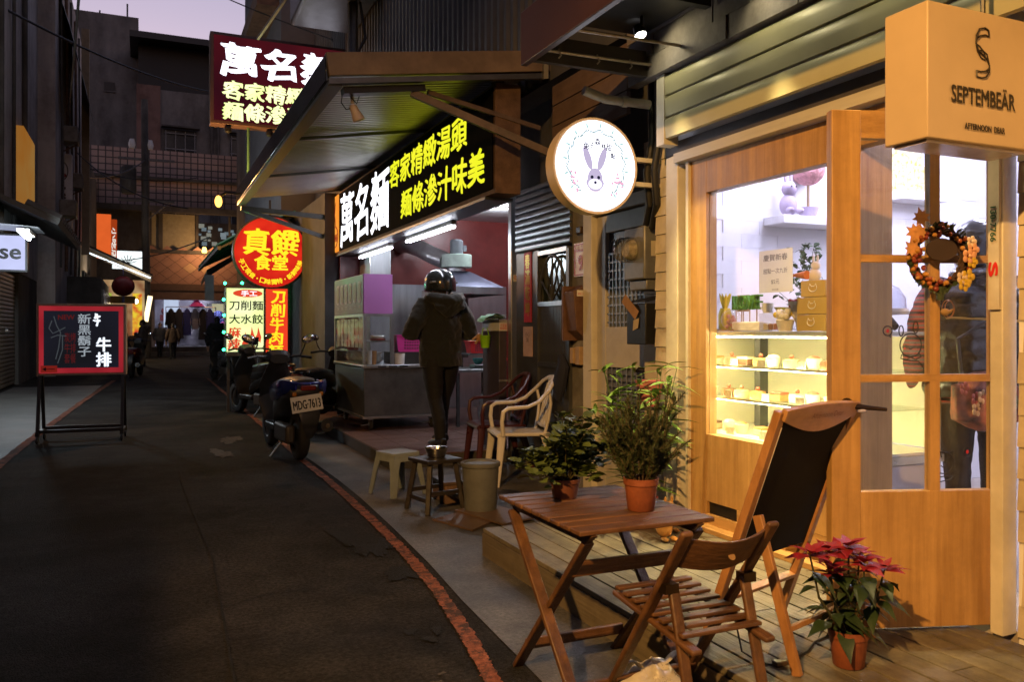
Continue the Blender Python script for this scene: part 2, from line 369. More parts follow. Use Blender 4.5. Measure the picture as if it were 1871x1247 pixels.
# ================================================================== bakery building
bak = thing('bakery_building', 'bakery shopfront with oak panelled window, open glazed door and rolled up cream shutter', 'building', (3.0,3.0,0))
shingle_m = M('cream_shingle', (.60,.52,.38), rough=.6, col2=(.72,.64,.50), scale=5, detail=7, bump=.15, bscale=50, dirt=.2)
wallm = M('white_wall', (.78,.78,.80), rough=.7, scale=3, var=.08, bump=.06)
MB().box(2.985,6.6,4.40,4.468,0,6.5).build('side_wall', wallm, bak)           # far side wall
MB().box(2.985,3.05,4.285,4.40,0,6.5).build('wall', wallm, bak)
MB().box(2.985,3.05,-1.5,2.07,0,4.2).build('wall', wallm, bak)
MB().box(3.02,3.1,-1.5,4.40,2.45,6.5).build('wall', wallm, bak)
MB().box(6.5,6.6,-1.5,4.40,0,3.2).build('back_wall', wallm, bak)
MB().box(2.99,6.6,-1.6,-1.5,0,4.2).build('end_wall', wallm, bak)
MB().box(3.05,6.5,-1.5,4.40,2.95,3.0).build('ceiling', wallm, bak)
MB().box(3.0,6.5,-1.5,4.40,.02,.17).build('floor', M('shop_floor', (.35,.30,.25), rough=.3, scale=3), bak)
# white brick lining of the far interior wall, each brick its own piece
brick_w = M('white_brick', (.80,.80,.83), rough=.6, var=.03, scale=5, bump=.08, bscale=40)
bsrc = MB().box(-.1495,.1495,-.0035,0,-.0442,.0442).mesh('brick', brick_w)
for r in range(18):
    for i in range(8):
        inst(bsrc, 'brick', bak, mtx=Matrix.Translation((3.45+i*.3+(.15 if r % 2 else 0), 4.3995+random.uniform(-.001,.0), 1.36+r*.089)), world=True)
# shingles on the outside
def shingles(y0, y1, z0, z1, rowh, parent, seed):
    rnd = random.Random(seed); z = z0; r = 0
    while z < z1:
        y = y0-(.08 if r % 2 else 0)
        while y < y1:
            w = rnd.uniform(.13,.2); a, b = max(y0, y), min(y1, y+w-.003)
            if b-a > .02:
                t = rnd.uniform(.010,.015)
                MB().add([(2.985,a,z),(2.985,b,z),(2.985-t,b,z),(2.985-t,a,z),(2.985,a,z+rowh-.002),(2.985,b,z+rowh-.002),(2.981,b,z+rowh-.002),(2.981,a,z+rowh-.002)],
                         [(0,3,2,1),(4,5,6,7),(0,1,5,4),(1,2,6,5),(2,3,7,6),(3,0,4,7)]).build('shingle', shingle_m, parent)
            y += w
        z += rowh; r += 1
shingles(4.285,4.466,.02,3.0,.118,bak,1)
shingles(1.45,2.068,.16,2.35,.118,bak,2)
MB().box(2.93,3.03,4.16,4.284,.1,2.36).build('trim_post', cream, bak, bevel=.006)
MB().box(2.99,3.03,4.10,4.16,.16,2.3).build('shadow_gap', black_metal, bak)
MB().box(2.945,3.05,4.075,4.10,.16,2.30).build('trim_strip', cream, bak)
MB().box(2.92,3.0,2.088,2.14,.16,2.02).build('door_post', cream, bak, bevel=.004)
# oak window wall
MB().box(2.965,3.04,3.93,4.075,.19,2.30).build('oak_stile', oak, bak)
MB().box(2.965,3.04,2.83,2.955,.19,2.30).build('oak_stile', oak, bak)
MB().box(2.966,3.04,2.955,3.93,2.10,2.30).build('oak_header', oak, bak)
MB().box(2.966,3.04,2.13,2.83,2.14,2.30).build('oak_header', oak, bak)
for a, b in ((2.955,3.44),(3.443,3.93)): MB().box(2.966,3.04,a,b,.32,.705).build('oak_panel', oak, bak)
MB().box(2.966,3.04,3.28,3.93,.19,.248).build('oak_plinth', oak_y, bak); MB().box(2.966,3.04,2.955,3.66,.25,.318).build('oak_plinth', oak_y, bak)
MB().box(2.99,3.05,3.44,3.95,.245,.325).build('vent_slot', black_metal, bak)
MB().box(2.90,3.05,2.85,4.06,.159,.188).build('oak_sill', oak_y, bak, bevel=.003)
MB().box(3.04,3.20,2.835,2.95,.17,2.3).build('door_jamb', oak, bak)
win = MB().box(2.985,2.992,2.955,3.93,.705,2.10).build('window_pane', glass('shop_glass', refl=1.6), bak)
MB().box(2.90,3.0,2.09,4.16,2.305,2.36).build('lintel_beam', M('pale_lintel', (.55,.53,.48), rough=.5, scale=10, stretch=(1,.1,1)), bak)
MB().box(2.93,3.0,2.09,4.284,2.362,2.44).build('lintel_recess', M('dark_lintel', (.06,.055,.06), rough=.5, scale=6), bak)
# rolling shutter slats
slat_m = M('cream_shutter', (.42,.40,.25), rough=.42, metal=.1, var=.08, scale=3, bump=.03)
for i in range(3):
    z = 2.43+i*.128
    pr = [(0,0),(-.022,.004),(-.026,.06),(-.026,.105),(-.018,.118),(-.006,.124),(0,.124)]
    MB().prism(pr, (2.83,.4,z), (1,0,0), (0,0,1), (0,3.71,0)).build('shutter_slat', slat_m, bak)
MB().box(2.80,2.9,4.112,4.19,2.40,2.815).build('shutter_guide', cream, bak)
# grey timber blocks above
blk = M('grey_stucco_block', (.20,.18,.17), rough=.8, scale=8, bump=.35, bscale=50, dirt=.3)
for r in range(8):
    y = .5-(.2 if r % 2 else 0)
    while y < 4.4:
        w = random.uniform(.45,.7); MB().box(2.78-random.uniform(0,.025),2.84,y,min(y+w-.006,4.46),2.82+r*.13,2.82+r*.13+.124).build('wall_block', blk, bak)
        y += w
# ---- the open door, leaf hinged at the near post
hx, hy = 3.005, 2.18; du = Vector((2.375-hx, 2.395-hy, 0)); DW = du.length; du.normalize(); dn = Vector((du.y, -du.x, 0))
if dn.y > 0: dn = -dn
door = MB()
def dbox(u0, u1, z0, z1, t0=-.02, t1=.02):
    m = MB(); P = []
    for z in (z0, z1):
        for u_, t_ in ((u0,t0),(u1,t0),(u1,t1),(u0,t1)): P.append(Vector((hx,hy,z))+du*u_+dn*t_)
    return m.add(P, [(0,3,2,1),(4,5,6,7),(0,1,5,4),(1,2,6,5),(2,3,7,6),(3,0,4,7)])
dz0, dz1 = .172, 2.135
leaf = dbox(.0, DW-.115, dz0, .69).build('door_leaf', oak, bak, bevel=.002)
dbox(DW-.115, DW, dz0, dz1, -.023,.023).build('door_stile', oak, leaf, bevel=.003)
dbox(.0, .022, .69, dz1).build('door_stile', oak, leaf)
dbox(.022, DW-.115, 2.03, dz1).build('door_rail', wood('oak_veneer_x', (.33,.18,.062), (.55,.33,.125), 0, 22, .42, dirt=.12), leaf)
vm = .255
for z in (1.575,1.12): dbox(.022, DW-.115, z-.014, z+.014, -.018,.018).build('muntin', MATS['oak_veneer_x'], leaf)
for a, b in ((.69,1.106),(1.134,1.561),(1.589,2.03)): dbox(vm-.02, vm+.02, a, b, -.018,.018).build('muntin', oak, leaf)
dglass = glass('door_glass', refl=1.1)
for a, b in ((.69,1.106),(1.134,1.561),(1.589,2.03)):
    dbox(.022, vm-.02, a, b, -.003,.003).build('door_pane', dglass, leaf); dbox(vm+.02, DW-.115, a, b, -.003,.003).build('door_pane', dglass, leaf)
def dpt(u, z, t=0): return Vector((hx,hy,z))+du*u+dn*t
bronze = M('dark_bronze', (.05,.032,.02), rough=.3, metal=.8, scale=12)
hd = MB(); hd.lathe([(.026,0),(.028,.006),(.024,.010)], (0,0,0), 16)
m_ = Matrix.Translation(dpt(DW-.055,1.02,.024)) @ dn.to_track_quat('Z','Y').to_matrix().to_4x4(); hd.xf(m_)
hd.tube([dpt(DW-.055,1.02,.03),dpt(DW-.055,1.02,.062),dpt(DW-.075,1.018,.068),dpt(DW-.19,1.006,.066)], [.011,.011,.011,.007], 8)
hd.build('door_handle', bronze, leaf)
MB().box(2.955,2.964,2.86,2.885,.93,1.13).build('strike_plate', bronze, bak)

# ================================================================== house no. 9 between bakery and noodle shop
board_m = M('cream_board', (.55,.48,.36), rough=.6, var=.1, dirt=.2)
hou = thing('narrow_house', 'old narrow house with white louvred door and steel gate between bakery and noodle stall', 'building', (3.4,6,0))
gw = M('stained_wall', (.16,.155,.15), rough=.8, col2=(.30,.28,.25), scale=3, detail=9, bump=.25, dirt=.45)
MB().box(3.305,3.4,5.90,6.20,0,2.62).build('wall', gw, hou)
MB().box(3.305,3.4,6.86,7.35,0,2.62).build('wall', steel_dark, hou)
MB().box(3.3,3.4,4.48,7.35,2.62,3.4).build('wall', plaster_dark, hou)
MB().box(3.4,5.5,7.30,7.42,0,3.2).build('cross_wall', plaster_dark, hou)
MB().box(5.0,5.1,4.48,7.3,0,3.2).build('rear_wall', plaster_dark, hou)
for r in range(22): MB().box(3.20-(.006 if r % 2 else 0),3.3,4.475,4.935,.02+r*.118,.02+r*.118+.114).build('board', board_m, hou)
# white door with grille and louvres: Y 4.9 .. 5.9
lav = M('white_enamel_door', (.52,.49,.44), rough=.4, var=.08, scale=4, bump=.05, dirt=.2)
drd = MB().box(3.285,3.33,4.95,5.0,.02,2.2).build('house_door', lav, hou, bevel=.004)
MB().box(3.285,3.33,5.62,5.75,.02,2.2).build('stile', lav, drd, bevel=.004)
for a, b in ((2.06,2.2),(1.02,1.33),(.02,.30)): MB().box(3.287,3.33,5.0,5.62,a,b).build('rail', lav, drd, bevel=.004)
MB().box(3.24,3.36,5.76,5.90,0,2.62).build('door_frame', cream, hou, bevel=.005); MB().box(3.24,3.36,4.95,5.76,2.21,2.30).build('door_frame', cream, hou)
MB().box(3.32,3.326,5.0,5.62,1.33,2.06).build('frosted_pane', M('frosted_glass', (.13,.16,.21), rough=.25, var=.3, scale=4), drd)
barm = M('grille_bar', (.30,.32,.36), rough=.4, metal=.6, scale=8)
hsrc = MB().box(3.30,3.308,5.0,5.62,0,.012).mesh('grille_bar', barm)
for i in range(9): inst(hsrc, 'grille_bar', drd, mtx=Matrix.Translation((0,0,1.36+i*.066)), world=True)
vsrc = MB().box(3.297,3.303,0,.01,1.33,1.90).mesh('grille_bar', barm)
for i in range(11): inst(vsrc, 'grille_bar', drd, mtx=Matrix.Translation((0,5.03+i*.055,0)), world=True)
for i in range(5): MB().tube([(3.30,5.03+i*.11+.055+.055*math.cos(t), 1.90+.10*math.sin(t)) for t in [math.pi*k/8 for k in range(9)]], .005, 6).build('grille_arch', barm, drd)
lsrc = MB().add([(3.29,5.0,0),(3.29,5.62,0),(3.32,5.62,.045),(3.32,5.0,.045),(3.295,5.0,-.006),(3.295,5.62,-.006)], [(0,1,2,3),(0,4,5,1)]).mesh('louvre', M('blue_louvre', (.10,.12,.18), rough=.5, scale=8))
for i in range(14): inst(lsrc, 'louvre', drd, mtx=Matrix.Translation((0,0,.32+i*.05)), world=True)
vs2 = MB().box(3.283,3.29,0,.008,.30,1.02).mesh('louvre_bar', barm)
for i in range(9): inst(vs2, 'louvre_bar', drd, mtx=Matrix.Translation((0,5.03+i*.07,0)), world=True)
MB().box(3.25,3.283,5.02,5.13,1.0,1.02).tube([(3.27,5.03,1.03),(3.24,5.07,1.035),(3.25,5.13,1.01)], .008, 6).build('door_handle', bronze, drd)
MB().box(3.33,3.335,4.95,5.76,2.31,2.62).build('transom_panel', M('dark_transom', (.05,.05,.055), rough=.4, scale=4), hou)
# steel gate with fan arch: Y 6.2 .. 6.86
gate = MB().box(3.27,3.33,6.20,6.25,.02,2.0).build('steel_gate', steel_dark, hou)
MB().box(3.27,3.33,6.81,6.86,.02,2.0).build('stile', steel_dark, gate)
for z in (1.52,1.98): MB().box(3.272,3.33,6.25,6.81,z,z+.04).build('rail', steel, gate)
MB().box(3.272,3.33,6.25,6.81,.98,1.02).build('rail', steel_dark, gate); MB().box(3.29,3.32,6.25,6.81,.02,.98).build('lower_panel', steel_dark, gate)
ms = MB().box(3.285,3.305,-.009,.009,1.02,1.52).mesh('gate_slat', steel_dark)
for i in range(19): inst(ms, 'gate_slat', gate, mtx=Matrix.Translation((0,6.265+i*.0295,0)), world=True)
MB().box(3.325,3.333,6.25,6.81,1.02,1.98).build('gate_backing', M('green_black_glass', (.02,.03,.03), rough=.15, scale=3), gate)
MB().tube([(3.28,6.53+.26*math.cos(t),1.56+.40*math.sin(t)) for t in [math.pi*k/16 for k in range(17)]], .014, 6).build('fan_arch', steel, gate)
for a in (30,60,90,120,150): MB().tube([(3.28,6.53,1.56),(3.28,6.53+.25*math.cos(R(a)),1.56+.39*math.sin(R(a)))], .010, 6).build('fan_spoke', steel_dark, gate)
# ribbed roller shutter above the gate
ss = MB()
for i in range(8): pass
sl = MB().prism([(0,0),(-.02,.012),(-.024,.03),(-.02,.048),(0,.058)], (3.29,6.18,0), (1,0,0), (0,0,1), (0,1.12,0)).mesh('shutter_slat', M('grey_shutter', (.20,.21,.23), rough=.3, metal=.7, scale=8))
for i in range(10): inst(sl, 'shutter_slat', hou, mtx=Matrix.Translation((0,0,2.04+i*.06)), world=True)
# upper floors: corrugated cladding over the noodle shop
clad = M('corrugated_cladding', (.16,.155,.145), rough=.45, metal=.35, scale=2, detail=7, var=.15, dirt=.3)
cv = []; n = 0; y = 5.9
while y < 17:
    for dy, dx in ((0,0),(.025,-.03),(.075,-.03),(.1,0)):
        cv += [(2.93+dx, y+dy, 3.3), (2.93+dx, y+dy, 8.0)]; n += 1
    y += .15
MB().add(cv, [(2*i,2*i+1,2*i+3,2*i+2) for i in range(n-1)]).build('corrugated_cladding', clad, hou, ang=20, kind='stuff')
MB().box(2.97,3.2,4.47,15.5,3.3,8.0).build('upper_wall', plaster_dark, hou)
for r in range(3): MB().box(2.94,2.97,4.75,5.85,2.75+r*.16,2.90+r*.16).build('board', wood('brown_board', (.14,.09,.06),(.2,.13,.09),1,12,.7,.2), hou)
# ================================================================== noodle shop
noo = thing('noodle_shop', 'open fronted noodle kitchen with dark red back wall under the long black sign', 'building', (4,9.8,0))
redwall = M('oxblood_wall', (.20,.03,.028), rough=.32, col2=(.28,.05,.042), scale=2, bump=.12, bscale=14, dirt=.25)
MB().box(2.6,5.6,12.0,12.1,0,3.1).build('back_wall', redwall, noo)
MB().box(2.9,5.2,11.96,11.995,.13,1.99).build('steel_splashback', steel, noo)
MB().box(5.5,5.6,7.42,12.0,0,3.1).build('side_wall', redwall, noo)
MB().box(2.7,5.5,7.42,12.0,3.0,3.05).build('ceiling', M('ceiling_panel', (.62,.62,.62), rough=.6, scale=2), noo)
MB().box(3.28,3.36,7.42,7.50,.0,3.0).build('steel_post', steel, noo, bevel=.006)
MB().box(2.62,2.70,6.25,6.33,2.9,3.35).build('hanger_bracket', rust, noo)
MB().box(2.86,3.16,11.3,11.9,.13,2.75).build('steel_pillar', steel, noo, bevel=.01)
MB().box(2.4,5.6,12.1,15.2,0,3.3).build('rear_block', plaster_dark, noo)
# awning
awn = thing('awning', 'ribbed metal awning with dark glossy fascia over the noodle stall', 'awning', (2,9,3))
AX0, AZ0, AX1, AZ1 = 1.22, 3.13, 2.9, 3.40
sheet = M('awning_sheet', (.42,.43,.40), rough=.35, metal=.35, scale=3, var=.12, dirt=.2)
y = 6.03; ys = []
while y < 12.25: ys += [(y,0),(y+.022,.0),(y+.034,.016),(y+.056,.016),(y+.068,0)]; y += .076
vv = []
for yy, dz in ys: vv += [(AX0+.02,yy,AZ0+.03+dz),(AX1,yy,AZ1+dz)]
MB().add(vv, [(2*i,2*i+1,2*i+3,2*i+2) for i in range(len(ys)-1)]).build('ribbed_sheet', sheet, awn, ang=20, kind='stuff')
dark_gloss = M('dark_gloss_fascia', (.035,.04,.045), rough=.12, metal=.55, scale=3, var=.2)
MB().box(AX0-.03,AX0,5.98,12.25,3.09,3.285).build('fascia', dark_gloss, awn, bevel=.004)
MB().box(AX0-.012,AX0+.09,5.98,12.25,3.06,3.088).build('gutter_lip', steel_dark, awn)
gut = M('tan_gutter', (.27,.19,.12), rough=.6, col2=(.36,.26,.17), scale=3, bump=.1, dirt=.35)
MB().bar((AX0-.02,5.97,3.205),(2.99,5.97,3.462), .05,.165,(0,0,1)).build('end_fascia', gut, awn, bevel=.004)
MB().bar((AX0-.01,5.98,3.085),(2.99,5.98,3.345), .06,.04,(0,0,1)).build('end_trim', steel_dark, awn)
MB().bar((1.33,6.06,3.05),(1.95,6.06,3.14), .10,.05).build('mount_box', black_metal, awn)
angle_m = M('rusty_angle_iron', (.12,.085,.065), rough=.6, col2=(.2,.14,.11), scale=9, bump=.15, dirt=.3)
MB().bar((1.85,6.05,3.10),(2.97,5.7,2.62), .045,.055).build('brace', angle_m, awn)
MB().bar((2.0,6.12,3.14),(2.95,6.1,2.95), .03,.035).build('brace', angle_m, awn)
MB().bar((1.25,12.2,3.02),(2.6,12.2,2.95), .05,.07).build('brace', steel_dark, awn)
MB().bar((1.25,12.2,3.02),(2.6,12.25,2.62), .04,.06).build('brace', steel_dark, awn)
for yy in (8.1,10.2): MB().bar((AX0+.03,yy,3.12),(AX1,yy,3.385), .04,.03).build('rafter', steel_dark, awn)

lampo = thing('spot_lamp', 'unlit pale reflector lamp hanging under the awning corner by its wire', 'lamp', (1.42,6.14,2.95))
pale = M('pale_ceramic', (.62,.50,.42), rough=.45, scale=8)
MB().tube([(1.42,6.14,3.06),(1.42,6.14,2.995)], .014, 8).build('stem', pale, lampo)
lm = MB().lathe([(.018,.0),(.03,-.02),(.034,-.06),(.045,-.10),(.047,-.125),(.03,-.13)], (0,0,0), 14)
lm.xf(Matrix.Translation((1.42,6.14,2.985)) @ Matrix.Rotation(R(-24),4,'Y')).build('lamp_head', pale, lampo)
MB().tube([(1.34,6.1,3.05),(1.33,6.1,2.98),(1.37,6.12,2.94),(1.42,6.14,2.96)], .004, 5).tube([(1.40,6.12,3.04),(1.45,6.12,2.99),(1.47,6.13,3.05)], .004, 5).build('wire', cable_mat, lampo)

# ---- long sign box above the kitchen
sg = thing('shop_sign', 'long black illuminated noodle shop sign with white and yellow brush characters under the awning', 'sign', (2.65,9.2,2.4))
sgb = M('sign_black', (.006,.005,.005), rough=.9, spec=.05, scale=2)
MB().box(2.56,2.78,6.1,12.3,2.40,3.28).build('sign_box', rust, sg, bevel=.004)
MB().box(2.548,2.559,6.14,11.83,2.44,3.25).build('face', sgb, sg)
MB().box(2.546,2.559,11.84,12.28,2.44,3.25).build('end_panel', E('amber_panel', (1,.42,.06), 1.0, (1,.3,.03), 2), sg)
MB().box(2.55,2.80,6.3,12.2,2.375,2.398).build('underside', steel_dark, sg)
white_l = E('white_letters', (.93,.93,1.0), 2.4); yel_l = E('yellow_letters', (.86,.82,.03), 1.15, (.80,.82,.02), 2)
U, W = (0,-1,0), (0,0,1)
lettering('brush_lettering', '萬名麵', (2.545,10.45,2.84), U, W, 2.50, .70, white_l, sg, brush=.019)
lettering('brush_lettering', '客家精緻湯頭', (2.545,7.93,3.045), U, W, 2.45, .29, yel_l, sg, brush=.012)
lettering('brush_lettering', '麵條滲汁味美', (2.545,7.50,2.66), U, W, 2.40, .29, yel_l, sg, brush=.012)
redink = E('orange_ink', (.55,.06,.02), .6)
mbk = MB(); cx, cz = 12.06, 2.66
mbk.tube([(2.542,cx+.17*math.cos(a),cz+.15*math.sin(a)) for a in [math.pi*2*k/20 for k in range(21)]], .006, 4)
for j in range(3): mbk.tube([(2.542,cx-.12+.08*j+.06*math.cos(a),cz-.02+.05*math.sin(a)) for a in [math.pi*2*k/12 for k in range(13)]], .005, 4)
mbk.tube([(2.542,cx-.05,cz+.12),(2.542,cx+.03,cz+.32),(2.542,cx-.02,cz+.5)], .004, 4)
mbk.build('noodle_bowl_emblem', redink, sg)
tubem = E('fluorescent_tube', (.86,.88,1.0), 24)
for a, b, nm in ((7.66,9.15,'nearer'),(9.9,11.4,'farther')):
    t = thing('fluorescent_lamp', f'white fluorescent tube under the long black sign, {"the one closer to the post" if nm=="nearer" else "the one above the purple cart"}', 'lamp', (2.76,(a+b)/2,2.3), group='tubes under the noodle sign')
    MB().box(2.735,2.785,a-.04,b+.04,2.335,2.374).build('batten', white_paint, t)
    for dx in (-.02,.02): MB().tube([(2.76+dx,a,2.318),(2.76+dx,b,2.318)], .013, 8).build('tube', tubem, t)

# ---- upper projecting sign
us = thing('projecting_sign', 'dark red lit signboard with white and yellow brush characters above the awning', 'sign', (1.9,13,4.4))
MB().box(.90,2.92,13.0,13.25,4.37,5.73).build('sign_box', M('brown_frame', (.14,.08,.06), rough=.5, scale=6), us, bevel=.01)
MB().box(.95,2.87,12.988,13.0,4.42,5.68).build('face', E('maroon_face', (.085,.006,.010), 1.0, (.03,.004,.008), .9), us)
Ux = (1,0,0)
lettering('brush_lettering', '萬名麵', (1.92,12.982,5.34), Ux, W, 1.72, .46, E('white_letters2', (.88,.86,1), 2.6), us, brush=.022)
yl2 = E('pale_yellow_letters', (.78,1,.30), 1.5, (1,1,.55), 3)
lettering('brush_lettering', '客家精緻', (1.68,12.982,4.885), Ux, W, 1.20, .27, yl2, us, brush=.012)
lettering('brush_lettering', '麵條滲汁', (1.68,12.982,4.575), Ux, W, 1.20, .27, yl2, us, brush=.012)
MB().tube([(1.45,13.1,4.37),(1.45,13.1,3.3)], .02, 6).build('strut', M('green_strut', (.12,.3,.14), rough=.4, scale=5), us)
for xx in (1.15,1.75): MB().lathe([(.03,0),(.06,-.05),(.05,-.10),(.02,-.12)], (xx,13.05,4.37), 10).build('lamp_holder', black_metal, us)

# ---- small dark water tank platform above the cladding edge
tk = thing('ventilation_box', 'dark metal air box on a post above the awning beside the corrugated wall', 'vent', (2.4,11,5.6))
MB().box(1.95,2.9,10.6,12.4,5.75,6.5).build('casing', black_metal, tk, bevel=.05)
MB().tube([(2.6,11.2,3.4),(2.6,11.2,5.75)], .07, 10).build('post', steel_dark, tk)
MB().bar((2.0,10.9,6.1),(1.5,12.4,5.5), .035,.035).build('stay', steel, tk)
MB().tube([(2.65,11.0,5.7),(2.7,10.9,5.2),(2.55,10.9,4.9),(2.6,10.9,4.3)], .02, 6).build('hose', cable_mat, tk)

# ---- food cart
cart = thing('food_cart', 'stainless steel noodle cart on casters with purple menu header and glass case', 'cart', (2.85,10.2,.13))
C0, C1 = 9.52, 11.1
body = MB().box(2.34,3.35,C0,C1,.30,.86).build('cabinet', steel_dark, cart, bevel=.008)
MB().box(2.32,3.40,C0-.02,C1+.02,.862,.90).build('counter_rail', steel, cart, bevel=.006)
MB().box(2.325,3.38,C0-.012,C1+.01,.275,.30).build('base_trim', steel, cart)
for i in range(3): MB().box(2.50+i*.13,2.60+i*.13,C0-.024,C0-.018,.872,.892).build('slot', black_metal, cart)
for i in range(16): MB().box(2.313,2.319,C0+.06+i*.095,C0+.12+i*.095,.868,.885).build('slot', black_metal, cart)
purple = M('purple_print', (.42,.16,.45), rough=.35, var=.05, scale=3); purple_d = M('plum_print', (.16,.03,.09), rough=.4, var=.1, scale=3)  # the brighter purple has the fluorescent light painted into its colour
hdb = MB().box(2.335,2.68,C0,C1,1.50,1.965).build('menu_header', purple, cart, bevel=.003)
MB().box(2.329,2.334,C0+.01,C1-.01,1.51,1.955).build('menu_panel', purple_d, hdb)
pic = M('menu_photo', (.20,.12,.09), rough=.5, col2=(.4,.28,.16), scale=60, detail=3); picf = M('menu_frame', (.60,.45,.55), rough=.5, scale=5)
for i in range(6):
    yy = C0+.17+i*.235
    def rr(w, h, q=.05): return [(sx*(w-q)+q*math.cos(a)*1, sz*(h-q)+q*math.sin(a)) for sx, sz, a0 in ((1,1,0),(-1,1,90),(-1,-1,180),(1,-1,270)) for a in [R(a0), R(a0+45), R(a0+90)]]
    MB().prism(rr(.088,.125), (2.3285,yy,1.76), (0,1,0), (0,0,1), (-.003,0,0)).build('menu_frame', picf, hdb)
    MB().prism(rr(.070,.105), (2.3252,yy,1.76), (0,1,0), (0,0,1), (-.002,0,0)).build('menu_photo', pic, hdb)
    lettering('menu_text', '湯麵', (2.327,yy,1.585), U, W, .10, .045, picf, hdb)
for x_, y_ in ((2.345,C0+.01),(2.345,C1-.01),(2.67,C0+.01),(2.67,C1-.01)): MB().box(x_-.014,x_+.014,y_-.014,y_+.014,.90,1.50).build('case_post', steel, cart)
MB().box(2.33,2.70,C0-.005,C0+.02,1.465,1.50).build('case_rail', steel, cart); MB().box(2.33,2.36,C0,C1,1.466,1.499).build('case_rail', steel, cart)
cg = glass('cart_glass', (.93,.95,.95), .35, .03)
MB().box(2.338,2.342,C0+.03,C1-.03,.91,1.46).build('case_pane', cg, cart); MB().box(2.36,2.66,C0+.004,C0+.008,.91,1.46).build('case_pane', cg, cart)
MB().box(2.36,2.66,C0+.03,C1-.03,1.17,1.185).build('case_shelf', steel, cart)
MB().box(2.66,2.70,C0,C0+.03,.90,1.5).build('case_post', steel, cart)
for i in range(7): MB().box(2.345,2.348,C0+.12+i*.2,C0+.27+i*.2,1.10,1.44).build('menu_card', M('menu_card', (.62,.58,.50), rough=.6, scale=14, var=.3), cart)
MB().box(2.3448,2.348,C0+.035,C0+.11,1.12,1.44).build('poster_strip', M('brown_poster', (.30,.15,.07), rough=.5, scale=20, var=.5), cart)
caster_m = M('caster_rubber', (.03,.03,.03), rough=.6, scale=10)
for x_, y_ in ((2.45,C0+.12),(2.45,C1-.15),(3.2,C0+.12),(3.2,C1-.15)):
    c = MB().lathe([(.055,-.018),(.062,-.012),(.062,.012),(.055,.018)], (x_,y_,.192), 16, 'X').build('caster', caster_m, cart)
    MB().box(x_-.028,x_+.028,y_-.02,y_+.03,.24,.275).box(x_-.028,x_-.021,y_-.015,y_+.015,.18,.24).box(x_+.021,x_+.028,y_-.015,y_+.015,.18,.24).bar((x_-.03,y_-.01,.2),(x_-.12,y_-.02,.19),.02,.012).build('fork', steel, c)
def simple(name, label, cat, mb, mat, group=None, bevel=0): return mb.build(name, mat, bevel=bevel, **{k: v for k, v in dict(label=label, cat=cat, group=group).items() if v})
porc = M('porcelain', (.72,.72,.72), rough=.2, var=.05)
def bowl_mb(c, r, h, t=.006): return MB().lathe([(r*.45,0),(r*.55,.004),(r*.85,h*.5),(r,h),(r-t,h),(r*.83-t,h*.5),(r*.5,.01)], c, 18)
for i in range(5): simple('bowl_stack', f'stack of white bowls on the glass case floor, {["first","second","third","fourth","fifth"][i]} counted from the steel counter end', 'bowls', MB().merge(bowl_mb((2.52,9.75+i*.27,.905),.10,.06)).merge(bowl_mb((2.52,9.75+i*.27,.945),.10,.06)).merge(bowl_mb((2.52,9.75+i*.27,.985),.10,.06)), porc, 'bowl stacks in the cart')
for i in range(2): simple('tumbler', f'tall {["steel","amber"][i]} tumbler in the near corner of the cart case', 'tumbler', MB().lathe([(.028,0),(.033,.16),(.030,.16),(.026,.008)], (2.42+.055*i,9.58,.906), 12), M('amber_tumbler' if i % 2 else 'steel_tumbler', (.4,.2,.08) if i % 2 else (.5,.5,.5), rough=.2, scale=5), 'tumblers in the cart')
for i in range(2): simple('dish', f'{["maroon","white"][i]} round dish on the shelf inside the cart glass', 'dishes', MB().lathe([(.09-.006*i,0),(.095-.006*i,.02),(.08,.03)], (2.53,9.62,1.186+.031*i), 16), porc if i % 2 else M('maroon_dish', (.25,.06,.05), rough=.3), 'dishes on the cart shelf')

# ---- worktop and what stands on it
wt = thing('work_table', 'steel kitchen work table behind the helmeted man', 'table', (3.75,9.9,.13))
MB().box(3.41,4.12,9.48,10.15,.79,.83).build('tabletop', steel, wt, bevel=.006)
for x_, y_ in ((3.5,9.52),(3.5,10.1),(4.06,9.52),(4.06,10.1)): MB().box(x_-.018,x_+.018,y_-.018,y_+.018,.13,.79).build('leg', steel_dark, wt)
MB().box(3.75,4.1,9.75,10.12,1.0,1.015).build('riser_shelf', steel_dark, wt)
for x_ in (3.77,4.08): MB().box(x_-.01,x_+.01,10.09,10.11,.83,1.0).build('riser_post', steel_dark, wt)
MB().box(2.72,3.40,9.62,10.05,.902,1.045).build('burner', M('black_burner', (.02,.02,.02), rough=.5), cart)
def basket(name, label, c, w, d, h, mat, cat='basket'):
    x, y, z = c; t = thing(name, label, cat, c); k = .82
    P = [(x-w*k/2,y-d*k/2,z),(x+w*k/2,y-d*k/2,z),(x+w*k/2,y+d*k/2,z),(x-w*k/2,y+d*k/2,z),(x-w/2,y-d/2,z+h),(x+w/2,y-d/2,z+h),(x+w/2,y+d/2,z+h),(x-w/2,y+d/2,z+h)]
    MB().add(P, [(0,3,2,1),(0,1,5,4),(1,2,6,5),(2,3,7,6),(3,0,4,7)]).build('body', mat, t)
    rim = MB(); q = P[4:]
    for i in range(4): rim.bar(q[i], q[(i+1)%4], .022, .012)
    rim.build('rim', mat, t)
    hol = MB()
    for i in range(6):
        for j in range(4):
            yy = y-d*k/2-(d-d*k)/2*(.2+.18*j)-.0015; hol.box(x-w*.22+i*w*.085,x-w*.22+i*w*.085+w*.05,yy-.002,yy,z+h*(.22+.18*j)-h*.05,z+h*(.22+.18*j)+h*.05)
    hol.build('perforation', M('basket_gap', (.06,.02,.04), rough=.6), t, kind='stuff'); return t
